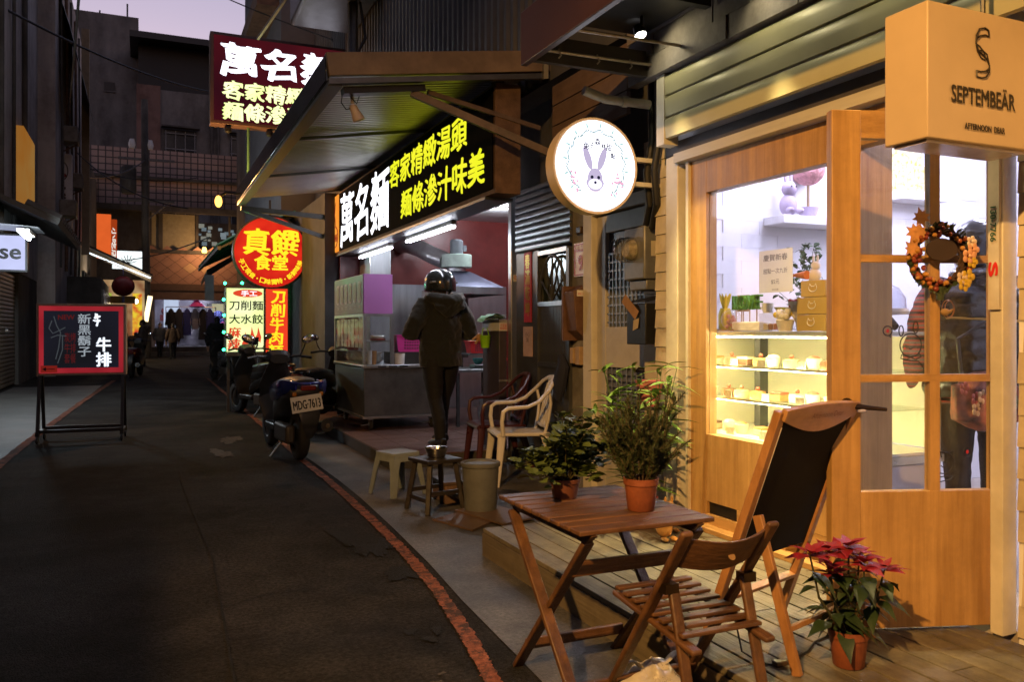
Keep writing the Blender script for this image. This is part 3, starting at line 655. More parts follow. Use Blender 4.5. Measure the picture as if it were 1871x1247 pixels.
pink = M('hot_pink_plastic', (.62,.05,.32), rough=.35, var=.08); redp = M('red_plastic', (.6,.03,.03), rough=.3, var=.08)
basket('basket', 'hot pink perforated plastic basket beside the purple cart header', (2.97,9.85,1.046), .37,.26,.20, pink)
bkr = basket('basket', 'small red plastic basket of noodles on the riser shelf', (3.90,9.9,1.016), .27,.2,.15, redp)
nd = MB(); rnd = random.Random(5)
for i in range(26): x_, y_ = 3.79+rnd.random()*.22, 9.82+rnd.random()*.16; nd.ball((x_,y_,1.15+rnd.random()*.02), .02, 6, 4)
nd.build('noodle_heap', M('noodle_beige', (.62,.52,.33), rough=.6, scale=40), bkr)
cb = thing('chopstick_box', 'wooden chopstick box with a lettered white label on the cart counter', 'box', (3.22,9.57,.902))
kraft = M('kraft_wood', (.42,.29,.16), rough=.6, scale=12)
for a in ((3.08,3.36,9.51,9.52),(3.08,3.36,9.64,9.65)): MB().box(a[0],a[1],a[2],a[3],.902,1.02).build('side_board', kraft, cb)
for a in (3.08,3.35): MB().box(a,a+.01,9.52,9.64,.902,1.06).build('end_board', kraft, cb)
MB().box(3.14,3.35,9.505,9.509,.925,.985).build('label_strip', porc, cb); lettering('label_text', '生財有道', (3.245,9.503,.955), Ux, W, .19,.045, black_metal, cb, bold=.002)
ck = MB()
for i in range(18): x_ = 3.11+i*.0135; ck.tube([(x_,9.58+rnd.uniform(-.03,.03),.91),(x_,9.58+rnd.uniform(-.03,.03),1.06+rnd.random()*.03)], .006, 5)
ck.build('chopsticks', M('pale_bamboo', (.6,.5,.36), rough=.6), cb, kind='stuff')
simple('paint_pail', 'small white ribbed pail beside the cart glass case', 'pail', MB().lathe([(.06,0),(.07,.13),(.075,.135),(.066,.135),(.056,.01)], (2.78,9.58,.902), 16), porc)
teal = M('teal_enamel', (.05,.30,.28), rough=.25)
for i, (x_, y_) in enumerate(((3.80,9.62),(3.95,9.6))): simple('bowl', f'teal bowl below the red basket, {"half hidden by the jacket" if i==0 else "beside the purple cap"}', 'bowl', bowl_mb((x_,y_,.9 if i else .885),.085 if i else .07,.075), teal)
simple('spice_tray', 'steel tray carrying the teal bowls', 'tray', MB().box(3.72,4.06,9.52,9.72,.83,.885), steel_dark, bevel=.01)
for i in range(2):
    j = thing('jar', f'clear jar with red screw lid, {"closer to the bowls" if i==0 else "closer to the post"}', 'jar', (3.98+.115*i,9.5,.83)); MB().lathe([(.045,0),(.05,.01),(.05,.09),(.04,.1)], (3.98+.115*i,9.5,.831), 16).build('glass_body', glass('jar_glass',(.85,.8,.78),1.5,.1), j)
    MB().lathe([(.047,.10),(.05,.105),(.05,.125),(.044,.13)], (3.98+.115*i,9.5,.831), 16).build('lid', redp, j)
simple('paper_bag_stack', 'pile of yellow paper bags on the front edge of the work table', 'bags', MB().box(3.82,4.09,9.485,9.60,.8305,.838).box(3.85,4.08,9.49,9.61,.8385,.848).box(3.88,4.07,9.49,9.6,.8485,.856), M('yellow_paper', (.62,.48,.08), rough=.7), None, .002)
hood = thing('range_hood', 'stainless extractor hood with green blower and flexible duct on the red wall', 'hood', (3.95,10.8,1.8))
MB().add([(3.72,10.3,1.88),(4.46,10.3,1.88),(4.46,11.6,1.88),(3.72,11.6,1.88),(3.80,10.7,2.12),(4.10,10.7,2.12),(4.10,11.3,2.12),(3.80,11.3,2.12)], [(4,5,6,7),(0,1,5,4),(1,2,6,5),(2,3,7,6),(3,0,4,7)]).build('canopy', M('blue_steel', (.22,.23,.32), rough=.35, metal=.8), hood)
for a in ((3.71,4.47,10.28,10.31),(3.71,4.47,11.59,11.62)): MB().box(*a,1.79,1.885).build('rim', steel, hood)
for a in (3.70,4.46): MB().box(a,a+.02,10.31,11.59,1.79,1.885).build('rim', steel, hood)
MB().lathe([(.13,2.12),(.13,2.17)], (3.95,10.8,0), 16).build('collar', steel, hood)
MB().lathe([(.20,2.17),(.21,2.18),(.21,2.34),(.20,2.35)], (3.95,10.8,0), 22).build('blower', M('pale_green_enamel', (.45,.58,.50), rough=.4, dirt=.3), hood)
MB().lathe([(.085,2.35),(.09,2.36),(.09,2.54),(.07,2.56)], (3.95,10.8,0), 16).box(4.03,4.08,10.75,10.83,2.4,2.48).build('motor', M('grey_motor', (.16,.18,.20), rough=.5), hood)
dp = []
pth = [Vector((3.82,10.9,2.27)),Vector((3.70,11.1,2.36)),Vector((3.60,11.4,2.48)),Vector((3.52,11.7,2.56)),Vector((3.50,12.0,2.58))]
for i in range(41):
    q = i/40*(len(pth)-1); a = min(int(q),len(pth)-2); dp.append(pth[a].lerp(pth[a+1], q-a))
MB().tube(dp, [.115+.007*(i % 2) for i in range(41)], 16).build('flexible_duct', M('foil_duct', (.45,.45,.46), rough=.4, metal=.8), hood)
MB().box(3.74,4.44,11.63,11.9,.9,1.79).build('back_panel', steel_dark, hood)
cbn = thing('side_cabinet', 'narrow dark cabinet at the kitchen post with cloths and a white label on top', 'cabinet', (3.3,7.7,.13))
MB().box(3.195,3.275,7.52,7.95,.13,1.30).build('carcass', M('plum_cabinet', (.05,.04,.06), rough=.35), cbn, bevel=.004)
MB().box(3.19,3.28,7.51,7.96,1.38,1.41).build('top_rail', steel, cbn); MB().box(3.192,3.278,7.511,7.95,1.30,1.379).build('label_box', porc, cbn)
lettering('label_text', '沙茶醬\n麻辣鍋', (3.235,7.508,1.34), Ux, W, .072,.06, redp, cbn, line=.9); MB().box(3.19,3.28,7.505,7.52,.80,.82).build('edge_strip', steel, cbn)
cl = MB(); rnd = random.Random(9)
for k in range(4):
    P = []; n = 8
    for i in range(n):
        for j in range(5): P.append((3.06+i*.032+.01*k, 7.6+j*.05, 1.415+.013*k+rnd.uniform(0,.014)+.01*math.sin(i*1.4+k)-(.03 if i == 0 else 0)))
    cl.add(P, [(i*5+j,i*5+j+1,(i+1)*5+j+1,(i+1)*5+j) for i in range(n-1) for j in range(4)])
simple('folded_cloths', 'pile of green and white cloths on the narrow dark cabinet', 'cloths', cl, M('green_cloth', (.12,.5,.2), rough=.8, col2=(.6,.75,.7), scale=12))
gc = thing('hanging_cup', 'bright lime green plastic cup hanging on a hook at the kitchen post', 'cup', (3.12,7.7,1.13))
MB().lathe([(.04,0),(.056,.12),(.06,.125),(.052,.125),(.038,.008)], (3.12,7.7,1.13), 16).build('cup_body', M('lime_plastic', (.30,.70,.02), rough=.35), gc)
MB().tube([(3.08,7.7,1.25),(3.10,7.7,1.33),(3.14,7.7,1.33),(3.16,7.7,1.25)], .005, 5).build('hook', M('lime_plastic', (.3,.7,.02)), gc)
simple('cloth_gloves', 'tan rubber gloves hanging beside the lime green cup', 'gloves', MB().ball((3.06,7.72,1.235),(.03,.02,.04),8,6).tube([(3.03,7.72,1.24),(2.99,7.72,1.21)],.012,6).tube([(3.05,7.72,1.21),(3.02,7.72,1.17)],.012,6), M('tan_rubber', (.45,.25,.1), rough=.5))
simple('plastic_sack', 'white plastic sack hanging under the work table', 'sack', MB().lathe([(.02,0),(.10,.03),(.12,.15),(.09,.33),(.04,.42)], (3.95,9.7,.14), 12), M('milky_plastic', (.55,.6,.58), rough=.4, bump=.6, bscale=25))
simple('no_smoking_sticker', 'small white no smoking sticker with red ring on the steel post', 'sticker', MB().box(3.30,3.345,7.414,7.418,1.78,1.85), porc)
MB().tube([(3.322+.016*math.cos(a),7.413,1.82+.016*math.sin(a)) for a in [k*math.pi/6 for k in range(13)]], .0025, 4).tube([(3.31,7.413,1.808),(3.334,7.413,1.832)], .002, 4).build('red_ring', redp, bpy.data.objects['no_smoking_sticker'])

# ================================================================== bakery awning
ba = thing('awning', 'flat dark maroon awning with pipes under it above the round rabbit sign', 'awning', (2.4,2.6,2.8))
maroon = M('dark_maroon', (.055,.025,.025), rough=.4, scale=3, dirt=.3)
MB().box(1.95,1.99,.4,4.28,2.80,3.10).build('fascia', maroon, ba, bevel=.005); MB().box(1.99,2.75,.4,4.28,3.085,3.105).build('sheet', black_metal, ba)
MB().box(1.99,2.9,4.24,4.28,2.83,2.98).build('end_fascia', M('soot_board', (.04,.03,.025), rough=.7), ba)
for y_ in (.9,1.9,2.9,3.6): MB().box(1.99,2.75,y_,y_+.05,3.02,3.084).build('joist', black_metal, ba)
pipe_m = M('thin_conduit', (.35,.30,.24), rough=.4, metal=.5)
for y_, z_ in ((4.2,2.88),(3.9,2.90)): MB().tube([(2.05,y_,z_),(2.9,y_,z_+.01)], .009, 6).build('conduit', pipe_m, ba)
for x_ in (2.15,2.4,2.62): MB().tube([(x_,4.2,2.90),(x_+.01,4.19,2.86),(x_,4.2,2.845)], .005, 5).build('clip', pipe_m, ba)
for i_, (x_, y_) in enumerate(((4.5,10.5),(3.5,9.0),(4.6,8.6))):
    l_ = thing('ceiling_lamp', f'round kitchen ceiling lamp above the {["extractor hood","counter","narrow cabinet"][i_]}', 'lamp', (x_,y_,2.98)); MB().lathe([(.09,0),(.09,-.02),(.08,-.022)], (x_,y_,2.999), 16).build('housing', white_paint, l_); MB().lathe([(.001,-.024),(.078,-.024)], (x_,y_,2.999), 16, cap=False).build('diffuser', E('kitchen_diffuser', (.9,.92,1), 14), l_); point_light('lamp_light', (x_,y_,2.93), (.85,.9,1), 42, .08, l_)
def spot_unit(y_, label, power, beam=520):
    sp = thing('spot_lamp', label, 'lamp', (2.58,y_,2.96)); mt = Matrix.Translation((2.58,y_,2.98)) @ Matrix.Rotation(R(-28),4,'X')
    MB().lathe([(.02,.07),(.03,.06),(.036,.0),(.034,-.004)], (0,0,0), 16, cap=False).xf(mt).build('lamp_head', black_metal, sp)
    MB().lathe([(.0,.004),(.033,.004)], (0,0,0), 16, cap=False).xf(mt).build('lens', E('spot_lens', (1,.95,.85), 30), sp)
    MB().tube([(2.58,y_-.01,3.03),(2.58,y_-.01,3.084)], .01, 6).build('stem', black_metal, sp)
    point_light('beam_light', (2.58,y_-.01,2.955), (1,.74,.33), beam, .03, sp, 'SPOT', aim((2.58,y_,2.96),(2.79,y_-.25,.5)), spot=R(44), blend=1.0)
    point_light('spot_light', (2.58,y_-.01,2.96), (1,.86,.48), power, .03, sp, 'SPOT', aim((2.58,y_,2.96),(2.92,y_-.12,2.70)), spot=R(140), blend=.5)
spot_unit(4.02, 'small lit spotlight under the maroon awning', 3.4)
spot_unit(2.40, 'unseen added spotlight under the maroon awning above the open door', 3.4, 120)  # unseen unit, added to light the door and deck
spot_unit(3.20, 'unseen added spotlight under the maroon awning above the cake window', 3.4)  # another unseen unit, added to spread light over shutter and window
sp = None
dpipe = thing('drain_pipe', 'short cream drain pipe bend at the end of the rolled shutter', 'pipe', (2.7,4.35,2.6))
MB().tube([(2.40,4.36,2.735),(2.55,4.36,2.70),(2.75,4.36,2.70),(2.86,4.36,2.70)], .028, 12).build('pipe', M('dim_pipe', (.26,.23,.18), rough=.6, dirt=.3), dpipe); MB().lathe([(.034,0),(.034,.04)], (2.66,4.36,2.70), 14, 'X').build('collar', M('dim_pipe', (.26,.23,.18)), dpipe)
for k, (y_, y2) in enumerate(((4.45,4.47),(4.37,4.39))):
    simple('conduit_pipe', f'black corrugated conduit running down to the meter, the one {"beside the sign brackets" if k==0 else "next to the shingle edge"}', 'conduit', MB().tube([(2.93,y_,3.0),(2.94,y_,2.5),(2.91,y_+.01,2.3),(2.95,y_+.04,2.1),(3.02,y_+.2,1.97)], .022, 10), cable_mat, 'conduits above the meter')
ordn_ = ['first','second','third','fourth','fifth']
# ================================================================== left side of the lane
lb = thing('corner_building', 'weathered grey concrete building with a ribbed roller shutter at the lane edge', 'building', (-4.5,22,0))
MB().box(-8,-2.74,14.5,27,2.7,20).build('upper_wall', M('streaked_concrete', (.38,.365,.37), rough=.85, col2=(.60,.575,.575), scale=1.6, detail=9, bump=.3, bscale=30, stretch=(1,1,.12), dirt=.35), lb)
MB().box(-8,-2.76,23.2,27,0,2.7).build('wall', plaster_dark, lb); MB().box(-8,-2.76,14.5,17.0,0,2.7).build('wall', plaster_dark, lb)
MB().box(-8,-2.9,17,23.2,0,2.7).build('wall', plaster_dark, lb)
sl2 = MB().prism([(0,0),(.03,.015),(.034,.045),(.03,.075),(0,.09)], (-2.86,17.02,0), (1,0,0), (0,0,1), (0,6.16,0)).mesh('shutter_slat', M('beige_shutter', (.24,.20,.15), rough=.4, metal=.3, scale=2, dirt=.3))
for i in range(28): inst(sl2, 'shutter_slat', lb, mtx=Matrix.Translation((0,0,.02+i*.093)), world=True)
MB().lathe([(.08,0),(.06,.05)], (-2.80,21.5,1.3), 10, 'X').build('shutter_lock', steel, lb)
for i in range(4): MB().tube([(-2.68,18+i*1.9,2.9),(-2.68,18.1+i*1.9,20)], .04+.02*(i%2), 8).build('downpipe', plaster_dark, lb)
MB().add([(-2.74,18.6,3.95),(-1.55,18.7,3.4),(-1.55,24.5,3.4),(-2.74,24.5,3.95),(-2.74,18.6,4.05),(-1.5,18.7,3.5),(-1.5,24.5,3.5),(-2.74,24.5,4.05)], [(0,1,2,3),(7,6,5,4),(0,4,5,1),(1,5,6,2),(2,6,7,3)]).build('canopy', M('dark_canopy', (.05,.05,.05), rough=.6, dirt=.3), lb)
for i in range(14): MB().tube([(-1.5,18.75+i*.42,3.52),(-2.1,18.75+i*.42,3.81)], .10, 6).build('roof_tile', M('dark_roof_tile', (.06,.055,.05), rough=.6), lb)
pn = thing('side_sign', 'blank yellow signboard edge with painted-in lamplight on the grey building above the roller shutter', 'sign', (-2.4,25,4))
MB().box(-2.735,-2.56,22.4,24.6,3.98,6.1).build('board', E('amber_lamplight_board', (1,.36,.05), .26, (1,.5,.12), .8), pn)  # emission stands in for lamplight falling on the board
wl = thing('wall_sign', 'small white light box with black letters beside the fluorescent lamp', 'sign', (-2.2,19.5,1.9))
MB().box(-3.4,-2.16,19.5,19.65,2.50,3.27).build('frame', black_metal, wl); MB().box(-3.36,-2.20,19.488,19.499,2.54,3.23).build('face', E('pale_violet_face', (.62,.66,1.0), 1.0), wl)
lettering('letters', 'se', (-2.46,19.482,2.86), Ux, W, .36, .2, black_metal, wl, bold=.012)
fl = thing('fluorescent_lamp', 'short bright tube lamp under the tiled canopy by the white light box', 'lamp', (-2.0,17.9,3.1))
MB().box(-2.1,-1.9,17.4,18.4,3.10,3.16).build('batten', white_paint, fl); MB().tube([(-2.0,17.5,3.06),(-2.0,18.3,3.06)], .03, 8).build('tube', E('cold_tube', (.8,.95,1), 70), fl)
MB().add([(-2.72,17.3,3.25),(-1.75,17.3,3.19),(-1.75,18.5,3.19),(-2.72,18.5,3.25)], [(0,1,2,3)]).build('shade', steel, fl)
ms_ = thing('vertical_sign', 'tall unlit white signboard with sideways dark lettering and oval emblem', 'sign', (-2.4,30,4.3))
MB().box(-2.86,-2.08,30,30.25,4.3,6.95).build('sign_box', M('grey_white_board', (.72,.72,.75), rough=.5, scale=2, dirt=.15), ms_, bevel=.02)
lettering('letters', 'MUSEUE', (-2.40,29.99,5.15), (0,0,-1), Ux, 1.45,.26, M('brown_letter', (.05,.03,.03), rough=.6), ms_, bold=.015)
em = MB().tube([(-2.42+.22*math.cos(a),29.99,6.4+.32*math.sin(a)) for a in [k*math.pi/14 for k in range(29)]], .015, 5)
em.tube([(-2.42+.1*math.cos(a)*1.0,29.99,6.46+.13*math.sin(a)) for a in [.6+k*.33 for k in range(15)]], .03, 5); em.build('oval_emblem', MATS['brown_letter'], ms_)
MB().ball((-2.36,29.99,6.2),(.07,.01,.07)).ball((-2.30,29.99,6.26),(.06,.01,.06)).build('red_heart', M('dull_red', (.3,.03,.04), rough=.5), ms_)
# second building on the left
lb2 = thing('left_row_house', 'dark row house with green corrugated hood and cables behind the vertical sign', 'building', (-4,31,0))
MB().box(-8,-2.3,27,42,0,13).build('wall', MATS['streaked_concrete'], lb2); MB().box(-8,-2.2,42,48,0,9).build('wall', plaster_dark, lb2)
MB().box(-2.3,-1.3,31,38,0,3.1).build('porch', plaster_dark, lb2)
gv = []; n = 0
for i in range(44):
    y = 28+i*.12; d = .05 if (i//2) % 2 else 0
    gv += [(-2.3,y,11.4+d),(-2.0,y,10.4+d),(-1.55,y,8.4+d)]; n += 1
MB().add(gv, [(3*i,3*i+1,3*i+4,3*i+3) for i in range(n-1)]+[(3*i+1,3*i+2,3*i+5,3*i+4) for i in range(n-1)]).build('corrugated_hood', M('green_corrugated', (.07,.10,.09), rough=.5, metal=.2), lb2, ang=20, kind='stuff')
MB().box(-2.0,-1.75,33,33.2,4,12).build('pilaster', M('ochre_pilaster', (.30,.24,.16), rough=.7), lb2)
for i in range(9): MB().box(-2.02-.03*(i%3),-1.96,33.5+i*.45,33.85+i*.45,.1,3.1+(.4 if i%2 else 0)).build('ribbed_panel', M('dark_green_panel', (.05,.06,.055), rough=.5), lb2)
for i in range(3): MB().box(-1.31,-1.22,31.2+i*2.2,33.2+i*2.2,.05,2.7).build('shutter', M('dark_shutter', (.05,.05,.05), rough=.4, metal=.4), lb2)
os_ = thing('orange_sign', 'bright orange projecting sign with pale vertical lettering on the left row', 'sign', (-1.1,37,4))
MB().box(-1.75,-1.22,38,38.25,4.3,6.1).build('sign_box', E('orange_face', (1,.16,.03), .75), os_)
MB().box(-1.22,-1.0,38.0,38.25,4.2,5.9).build('return_panel', E('orange_face2', (1,.12,.02), .35), os_)
lettering('letters', '小吃店', (-1.11,37.98,4.9), (0,0,-1), Ux, 1.3,.16, E('pale_letters', (1,.9,.8),.9), os_, bold=.01)
ws = thing('white_sign', 'white lit signboard with ink flower drawing above the striped awning', 'sign', (-.6,39,4))
MB().box(-1.2,-.05,39,39.2,3.95,4.7).build('sign_box', E('cool_white_face', (.9,1,1), 1.3), ws)
fm = MB()
for i in range(7): a = R(20+i*24); fm.tube([(-.6,38.99,4.15),(-.6+.35*math.cos(a),38.99,4.15+.38*math.sin(a))], .014, 4)
fm.build('flower_drawing', black_metal, ws)
fa = thing('awning', 'dark sloping awning over the lit food stall on the left row', 'awning', (-.6,36,3.4))
MB().add([(-2.2,35,4.6),(.30,35.5,3.45),(.30,40,3.45),(-2.2,40,4.6),(-2.2,35,4.68),(.34,35.5,3.52),(.34,40,3.52),(-2.2,40,4.68)], [(0,3,2,1),(4,5,6,7),(0,1,5,4),(1,2,6,5),(2,3,7,6)]).build('sheet', M('dark_tarp', (.045,.04,.045), rough=.55), fa)
MB().tube([(-2.1,35.4,4.35),(.25,35.6,3.38)], .03, 6).build('light_rail', E('stall_rail', (.8,.9,1), 2.5), fa)
for i in range(8): MB().bar((-2.1+i*.33,35.2,4.58-.15*i),(-2.1+i*.33,39.8,4.58-.15*i),.03,.03).build('rib', black_metal, fa)
ls = thing('food_stall', 'brightly lit food stall with yellow patterned banners under the dark awning', 'stall', (-.8,41,0))
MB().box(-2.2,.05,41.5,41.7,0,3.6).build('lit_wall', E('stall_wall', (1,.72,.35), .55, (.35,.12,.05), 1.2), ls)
MB().box(-.45,-.05,41.3,41.4,.9,3.0).build('banner', E('yellow_banner', (1,.75,.05), .8, (.8,.08,.03), 3.5), ls); MB().box(-1.9,-1.3,41.3,41.4,1.3,3.0).build('banner', E('green_banner', (.7,.85,.1), .6, (.2,.3,.05), 3), ls)
MB().box(-2.0,-.1,38.5,39.2,0,1.1).build('counter', M('ochre_counter', (.35,.2,.08), rough=.6), ls); MB().box(-2.1,-.3,38.3,38.5,2.45,2.75).build('lintel', M('ochre_lintel', (.45,.28,.08), rough=.6), ls)
for i, (x_, z_) in enumerate(((-1.5,2.4),(-.8,2.9),(-1.2,2.2),(-.3,2.6))): MB().ball((x_,40.2,z_),.10,8,6).build('bulb', E('stall_bulb', (1,.85,.6), 14), ls)
ln = thing('paper_lantern', 'round dark red paper lantern hanging from the far stall awning', 'lantern', (-.7,36,2.9))
MB().ball((-.72,35.9,3.05),(.42,.42,.40),16,10).build('shade', M('lantern_red', (.22,.015,.02), rough=.5), ln); MB().tube([(-.72,35.9,3.45),(-.72,35.9,3.9)], .012, 5).tube([(-.72,35.9,2.65),(-.72,35.9,2.4)], .05, 6).build('cord', M('lantern_tassel', (.1,.1,.3), rough=.5), ln)
yt = thing('tube_sign', 'slanted warm glowing tube lamp beside the utility pole', 'lamp', (.35,43,1.8)); MB().bar((.10,43,1.75),(.30,43,2.95),.22,.12,(0,1,0)).build('tube', E('warm_tube', (1,.78,.45), 2.4), yt); MB().box(.05,.35,43.1,43.2,1.6,1.75).build('bracket', black_metal, yt)
# utility pole with transformer
up = thing('utility_pole', 'concrete utility pole with transformer and cross arms at the end of the lane', 'pole', (.2,44,0))
MB().tube([(0.15,44,0),(0.05,44,12.5)], [.22,.15], 12).build('shaft', plaster_dark, up)
MB().lathe([(.3,0),(.35,.1),(.35,1.2),(.3,1.3)], (-.65,44,7.9), 14).build('transformer', plaster_dark, up)
for z in (7.6,9.6): MB().bar((-1.1,44,z),(1.4,44,z),.1,.12).build('cross_arm', steel_dark, up)
MB().bar((.1,43.9,6.6),(1.2,43.9,7.6),.06,.06).build('brace', steel_dark, up)
for x_ in (-.5,.3): MB().lathe([(.12,0),(.16,.2),(.1,.45)], (x_,44,10.1), 10).build('insulator', porc, up)
# ================================================================== end of the lane
eb = thing('end_building', 'tiled building closing the lane with a clothes shop on the ground floor', 'building', (2,49,0))
tilegrid = M('small_square_tile', (.34,.24,.22), rough=.5, scale=3, var=.2)
def grid_mat(name, c, gap, s, bw=.06):
    m, t, p, tc = _nodes(name); L = t.links; bk = t.nodes.new('ShaderNodeTexBrick'); bk.offset = 0; bk.inputs['Scale'].default_value = s; bk.inputs['Mortar Size'].default_value = bw; bk.inputs['Brick Width'].default_value = 1; bk.inputs['Row Height'].default_value = 1
    bk.inputs['Color1'].default_value = c4(c); bk.inputs['Color2'].default_value = c4(tuple(x*.8 for x in c)); bk.inputs['Mortar'].default_value = c4(gap)
    mp = t.nodes.new('ShaderNodeMapping'); mp.inputs['Rotation'].default_value = (R(90),0,0); L.new(tc.outputs['Object'], mp.inputs[0]); L.new(mp.outputs[0], bk.inputs[0]); L.new(bk.outputs[0], p.inputs['Base Color']); p.inputs['Roughness'].default_value = .6; MATS[name] = m; return m
tg = grid_mat('tile_grid', (.42,.30,.27), (.06,.05,.05), 2.9, .09)
MB().box(-8,14,48,48.6,7.9,10.9).build('tile_band', tg, eb); MB().box(-8,14,47.6,48,7.6,7.9).build('ledge', plaster_dark, eb)
MB().box(-8,14,47.8,48,9.3,9.45).build('ledge', plaster_dark, eb)
MB().box(-8,.4,48,48.6,0,7.6).build('wall', plaster_dark, eb); MB().box(6.2,14,48,48.6,0,7.6).build('wall', plaster_dark, eb)
MB().box(.4,6.2,51.5,51.7,0,7.6).build('rear_wall', plaster_dark, eb)
MB().box(.4,6.2,48.2,51.5,5.35,5.55).build('floor_slab', plaster_dark, eb)
MB().box(.4,2.6,48.4,48.5,5.55,7.6).build('curtain_panel', M('pale_yellow_blind', (.34,.32,.22), rough=.8), eb); MB().box(.75,.95,48.3,48.4,5.55,7.6).build('window_post', plaster_dark, eb)
MB().box(2.6,2.75,48.25,48.4,5.55,7.6).build('window_post', plaster_dark, eb); MB().box(4.3,4.4,48.25,48.4,5.55,7.6).build('window_post', plaster_dark, eb)
rnd = random.Random(11)
for i in range(26):
    x_ = 2.95+rnd.random()*2.9; z_ = 6.3+rnd.random()*1.1; w = rnd.uniform(.07,.16)
    MB().box(x_-w,x_+w,51.3+i*.006,51.3+i*.006+.004,z_-w*.8,z_+w*.8).build('picture', E(f'lit_picture{i%3}', ((.5,.6,.65),(.35,.45,.5),(.6,.6,.5))[i%3], .35), eb)
dm = M('terracotta_diamond', (.34,.20,.15), rough=.6, var=.18, scale=2); dm2 = M('pale_diamond', (.46,.32,.20), rough=.6, var=.1)
MB().box(.35,6.2,47.9,48.2,3.75,5.5).build('parapet_back', M('dark_joint', (.05,.035,.03), rough=.8), eb)
dsrc = MB().prism([(-.36,0),(0,-.29),(.36,0),(0,.29)], (0,0,0), (1,0,0), (0,0,1), (0,-.05,0)).mesh('diamond_tile', dm); dsr2 = MB().prism([(-.36,0),(0,-.29),(.36,0),(0,.29)], (0,0,0), (1,0,0), (0,0,1), (0,-.05,0)).mesh('diamond_tile', dm2)
for r in range(7):
    for i in range(8):
        x_ = .40+i*.76+(.38 if r % 2 else 0); z_ = 3.78+r*.295
        if 3.6 < z_ < 5.6 and x_ < 6.1: inst(dsr2 if (r, i) in ((3,2),(3,3)) else dsrc, 'diamond_tile', eb, mtx=Matrix.Translation((x_,47.9,z_)), world=True)
MB().box(.3,6.3,47.78,47.9,5.42,5.62).build('coping', plaster_dark, eb); MB().box(.3,6.3,47.7,47.9,3.45,3.80).build('shopfront_lintel', M('brown_lintel', (.12,.075,.055), rough=.6), eb); MB().box(.35,6.25,47.75,47.9,2.95,3.45).build('shutter_box', M('brown_box', (.16,.10,.075), rough=.6), eb)
wl2 = thing('wall_lamp', 'small orange lamp on top of the diamond tiled parapet', 'lamp', (3.0,47.5,5.5)); MB().lathe([(.12,0),(.14,.1),(.08,.3)], (3.0,47.6,5.5), 12).build('shade', E('parapet_lamp', (1,.5,.12), 6), wl2); MB().tube([(3.0,47.6,5.35),(3.0,47.6,5.5)], .03, 6).build('stem', black_metal, wl2); point_light('lamp_light', (3.0,46.6,5.6), (1,.5,.2), 150, .1, wl2)
# clothes shop inside
MB().box(.3,6.3,47.2,51.5,0,.45).build('shop_step', plaster_dark, eb); MB().box(.3,6.3,46.7,47.2,0,.2).build('shop_step', plaster, eb)
MB().box(.5,6.2,51.2,51.3,.45,3.3).build('shop_back', M('shop_white', (.30,.29,.32), rough=.6, scale=1, var=.5), eb)
MB().box(.4,.55,48.0,51.5,.45,3.45).build('shop_side', M('shop_white2', (.4,.4,.44), rough=.6), eb); MB().box(.4,6.2,48.0,51.4,3.35,3.44).build('shop_ceiling', M('shop_white3', (.6,.6,.66), rough=.6), eb)
MB().box(1.0,1.75,48.4,48.5,1.5,3.2).build('banner', E('pale_banner', (.62,.72,.95), .8), eb); MB().box(3.6,4.9,50.5,50.6,1.2,2.9).build('display_panel', E('yellowish_panel', (.75,.72,.45), .55), eb)
for a in ((2.9,5.3,2.85,3.2),(2.9,3.3,1.2,2.85),(4.9,5.3,1.2,2.85)): MB().box(a[0],a[1],50.3,50.45,a[2],a[3]).build('dark_frame', black_metal, eb)
lettering('letters', 'CO', (5.55,48.3,3.12), Ux, W, .75,.24, E('co_letters',(.8,.8,.75),.7), eb, bold=.02)
for i in range(7):
    MB().box(1.2+i*.7,1.3+i*.7,48.8,48.9,3.29,3.34).build('downlight', E('shop_downlight', (.85,.88,1), 40), eb)
gl = [(1.35,.02,'black'),(1.75,.05,'charcoal'),(2.15,.12,'navy'),(2.55,.30,'pale grey'),(2.95,.03,'dark grey'),(3.3,.08,'blue')]
for i, (x_, v, nm) in enumerate(gl):
    col = (v,v*.95,v*1.1) if nm not in ('navy','blue') else (.05,.06,.25)
    q = (.75,1.0,.9,.7,1.05,.8)[i]; g = thing('garment', f'{nm} coat on the clothes rack at the end of the lane', 'garment', (x_,48.0,.6), group='coats on the rack')
    MB().tube([(x_,47.9,2.5-1.6*q),(x_,47.9,2.5-1.2*q),(x_,47.9,2.0),(x_,47.9,2.35),(x_,47.9,2.5)], [(.24*q,.12),(.20,.11),(.19,.1),(.15,.08),(.05,.05)], 10).tube([(x_-.15,47.9,2.3),(x_-.26,47.9,1.6)], .07, 7).tube([(x_+.15,47.9,2.3),(x_+.26,47.9,1.6)], .07, 7).build('cloth', M(f'coat_{i}', col, rough=.8, bump=.3, bscale=12), g)
rk = thing('clothes_rack', 'steel rail carrying the dark coats at the end of the lane', 'rack', (2.3,47.9,.45))
MB().tube([(1.1,47.9,2.58),(3.6,47.9,2.58)], .025, 6).build('rail', steel, rk)
for x_ in (1.1,3.6): MB().tube([(x_,47.9,.45),(x_,47.9,2.58)], .025, 6).build('post', steel, rk)
simple('pink_umbrella_hat', 'bright pink hat on top of the clothes rack', 'hat', MB().lathe([(.42,0),(.3,.12),(.15,.3),(.02,.36)], (2.65,48.0,2.62), 14), M('hot_pink_cloth', (.7,.06,.4), rough=.7))
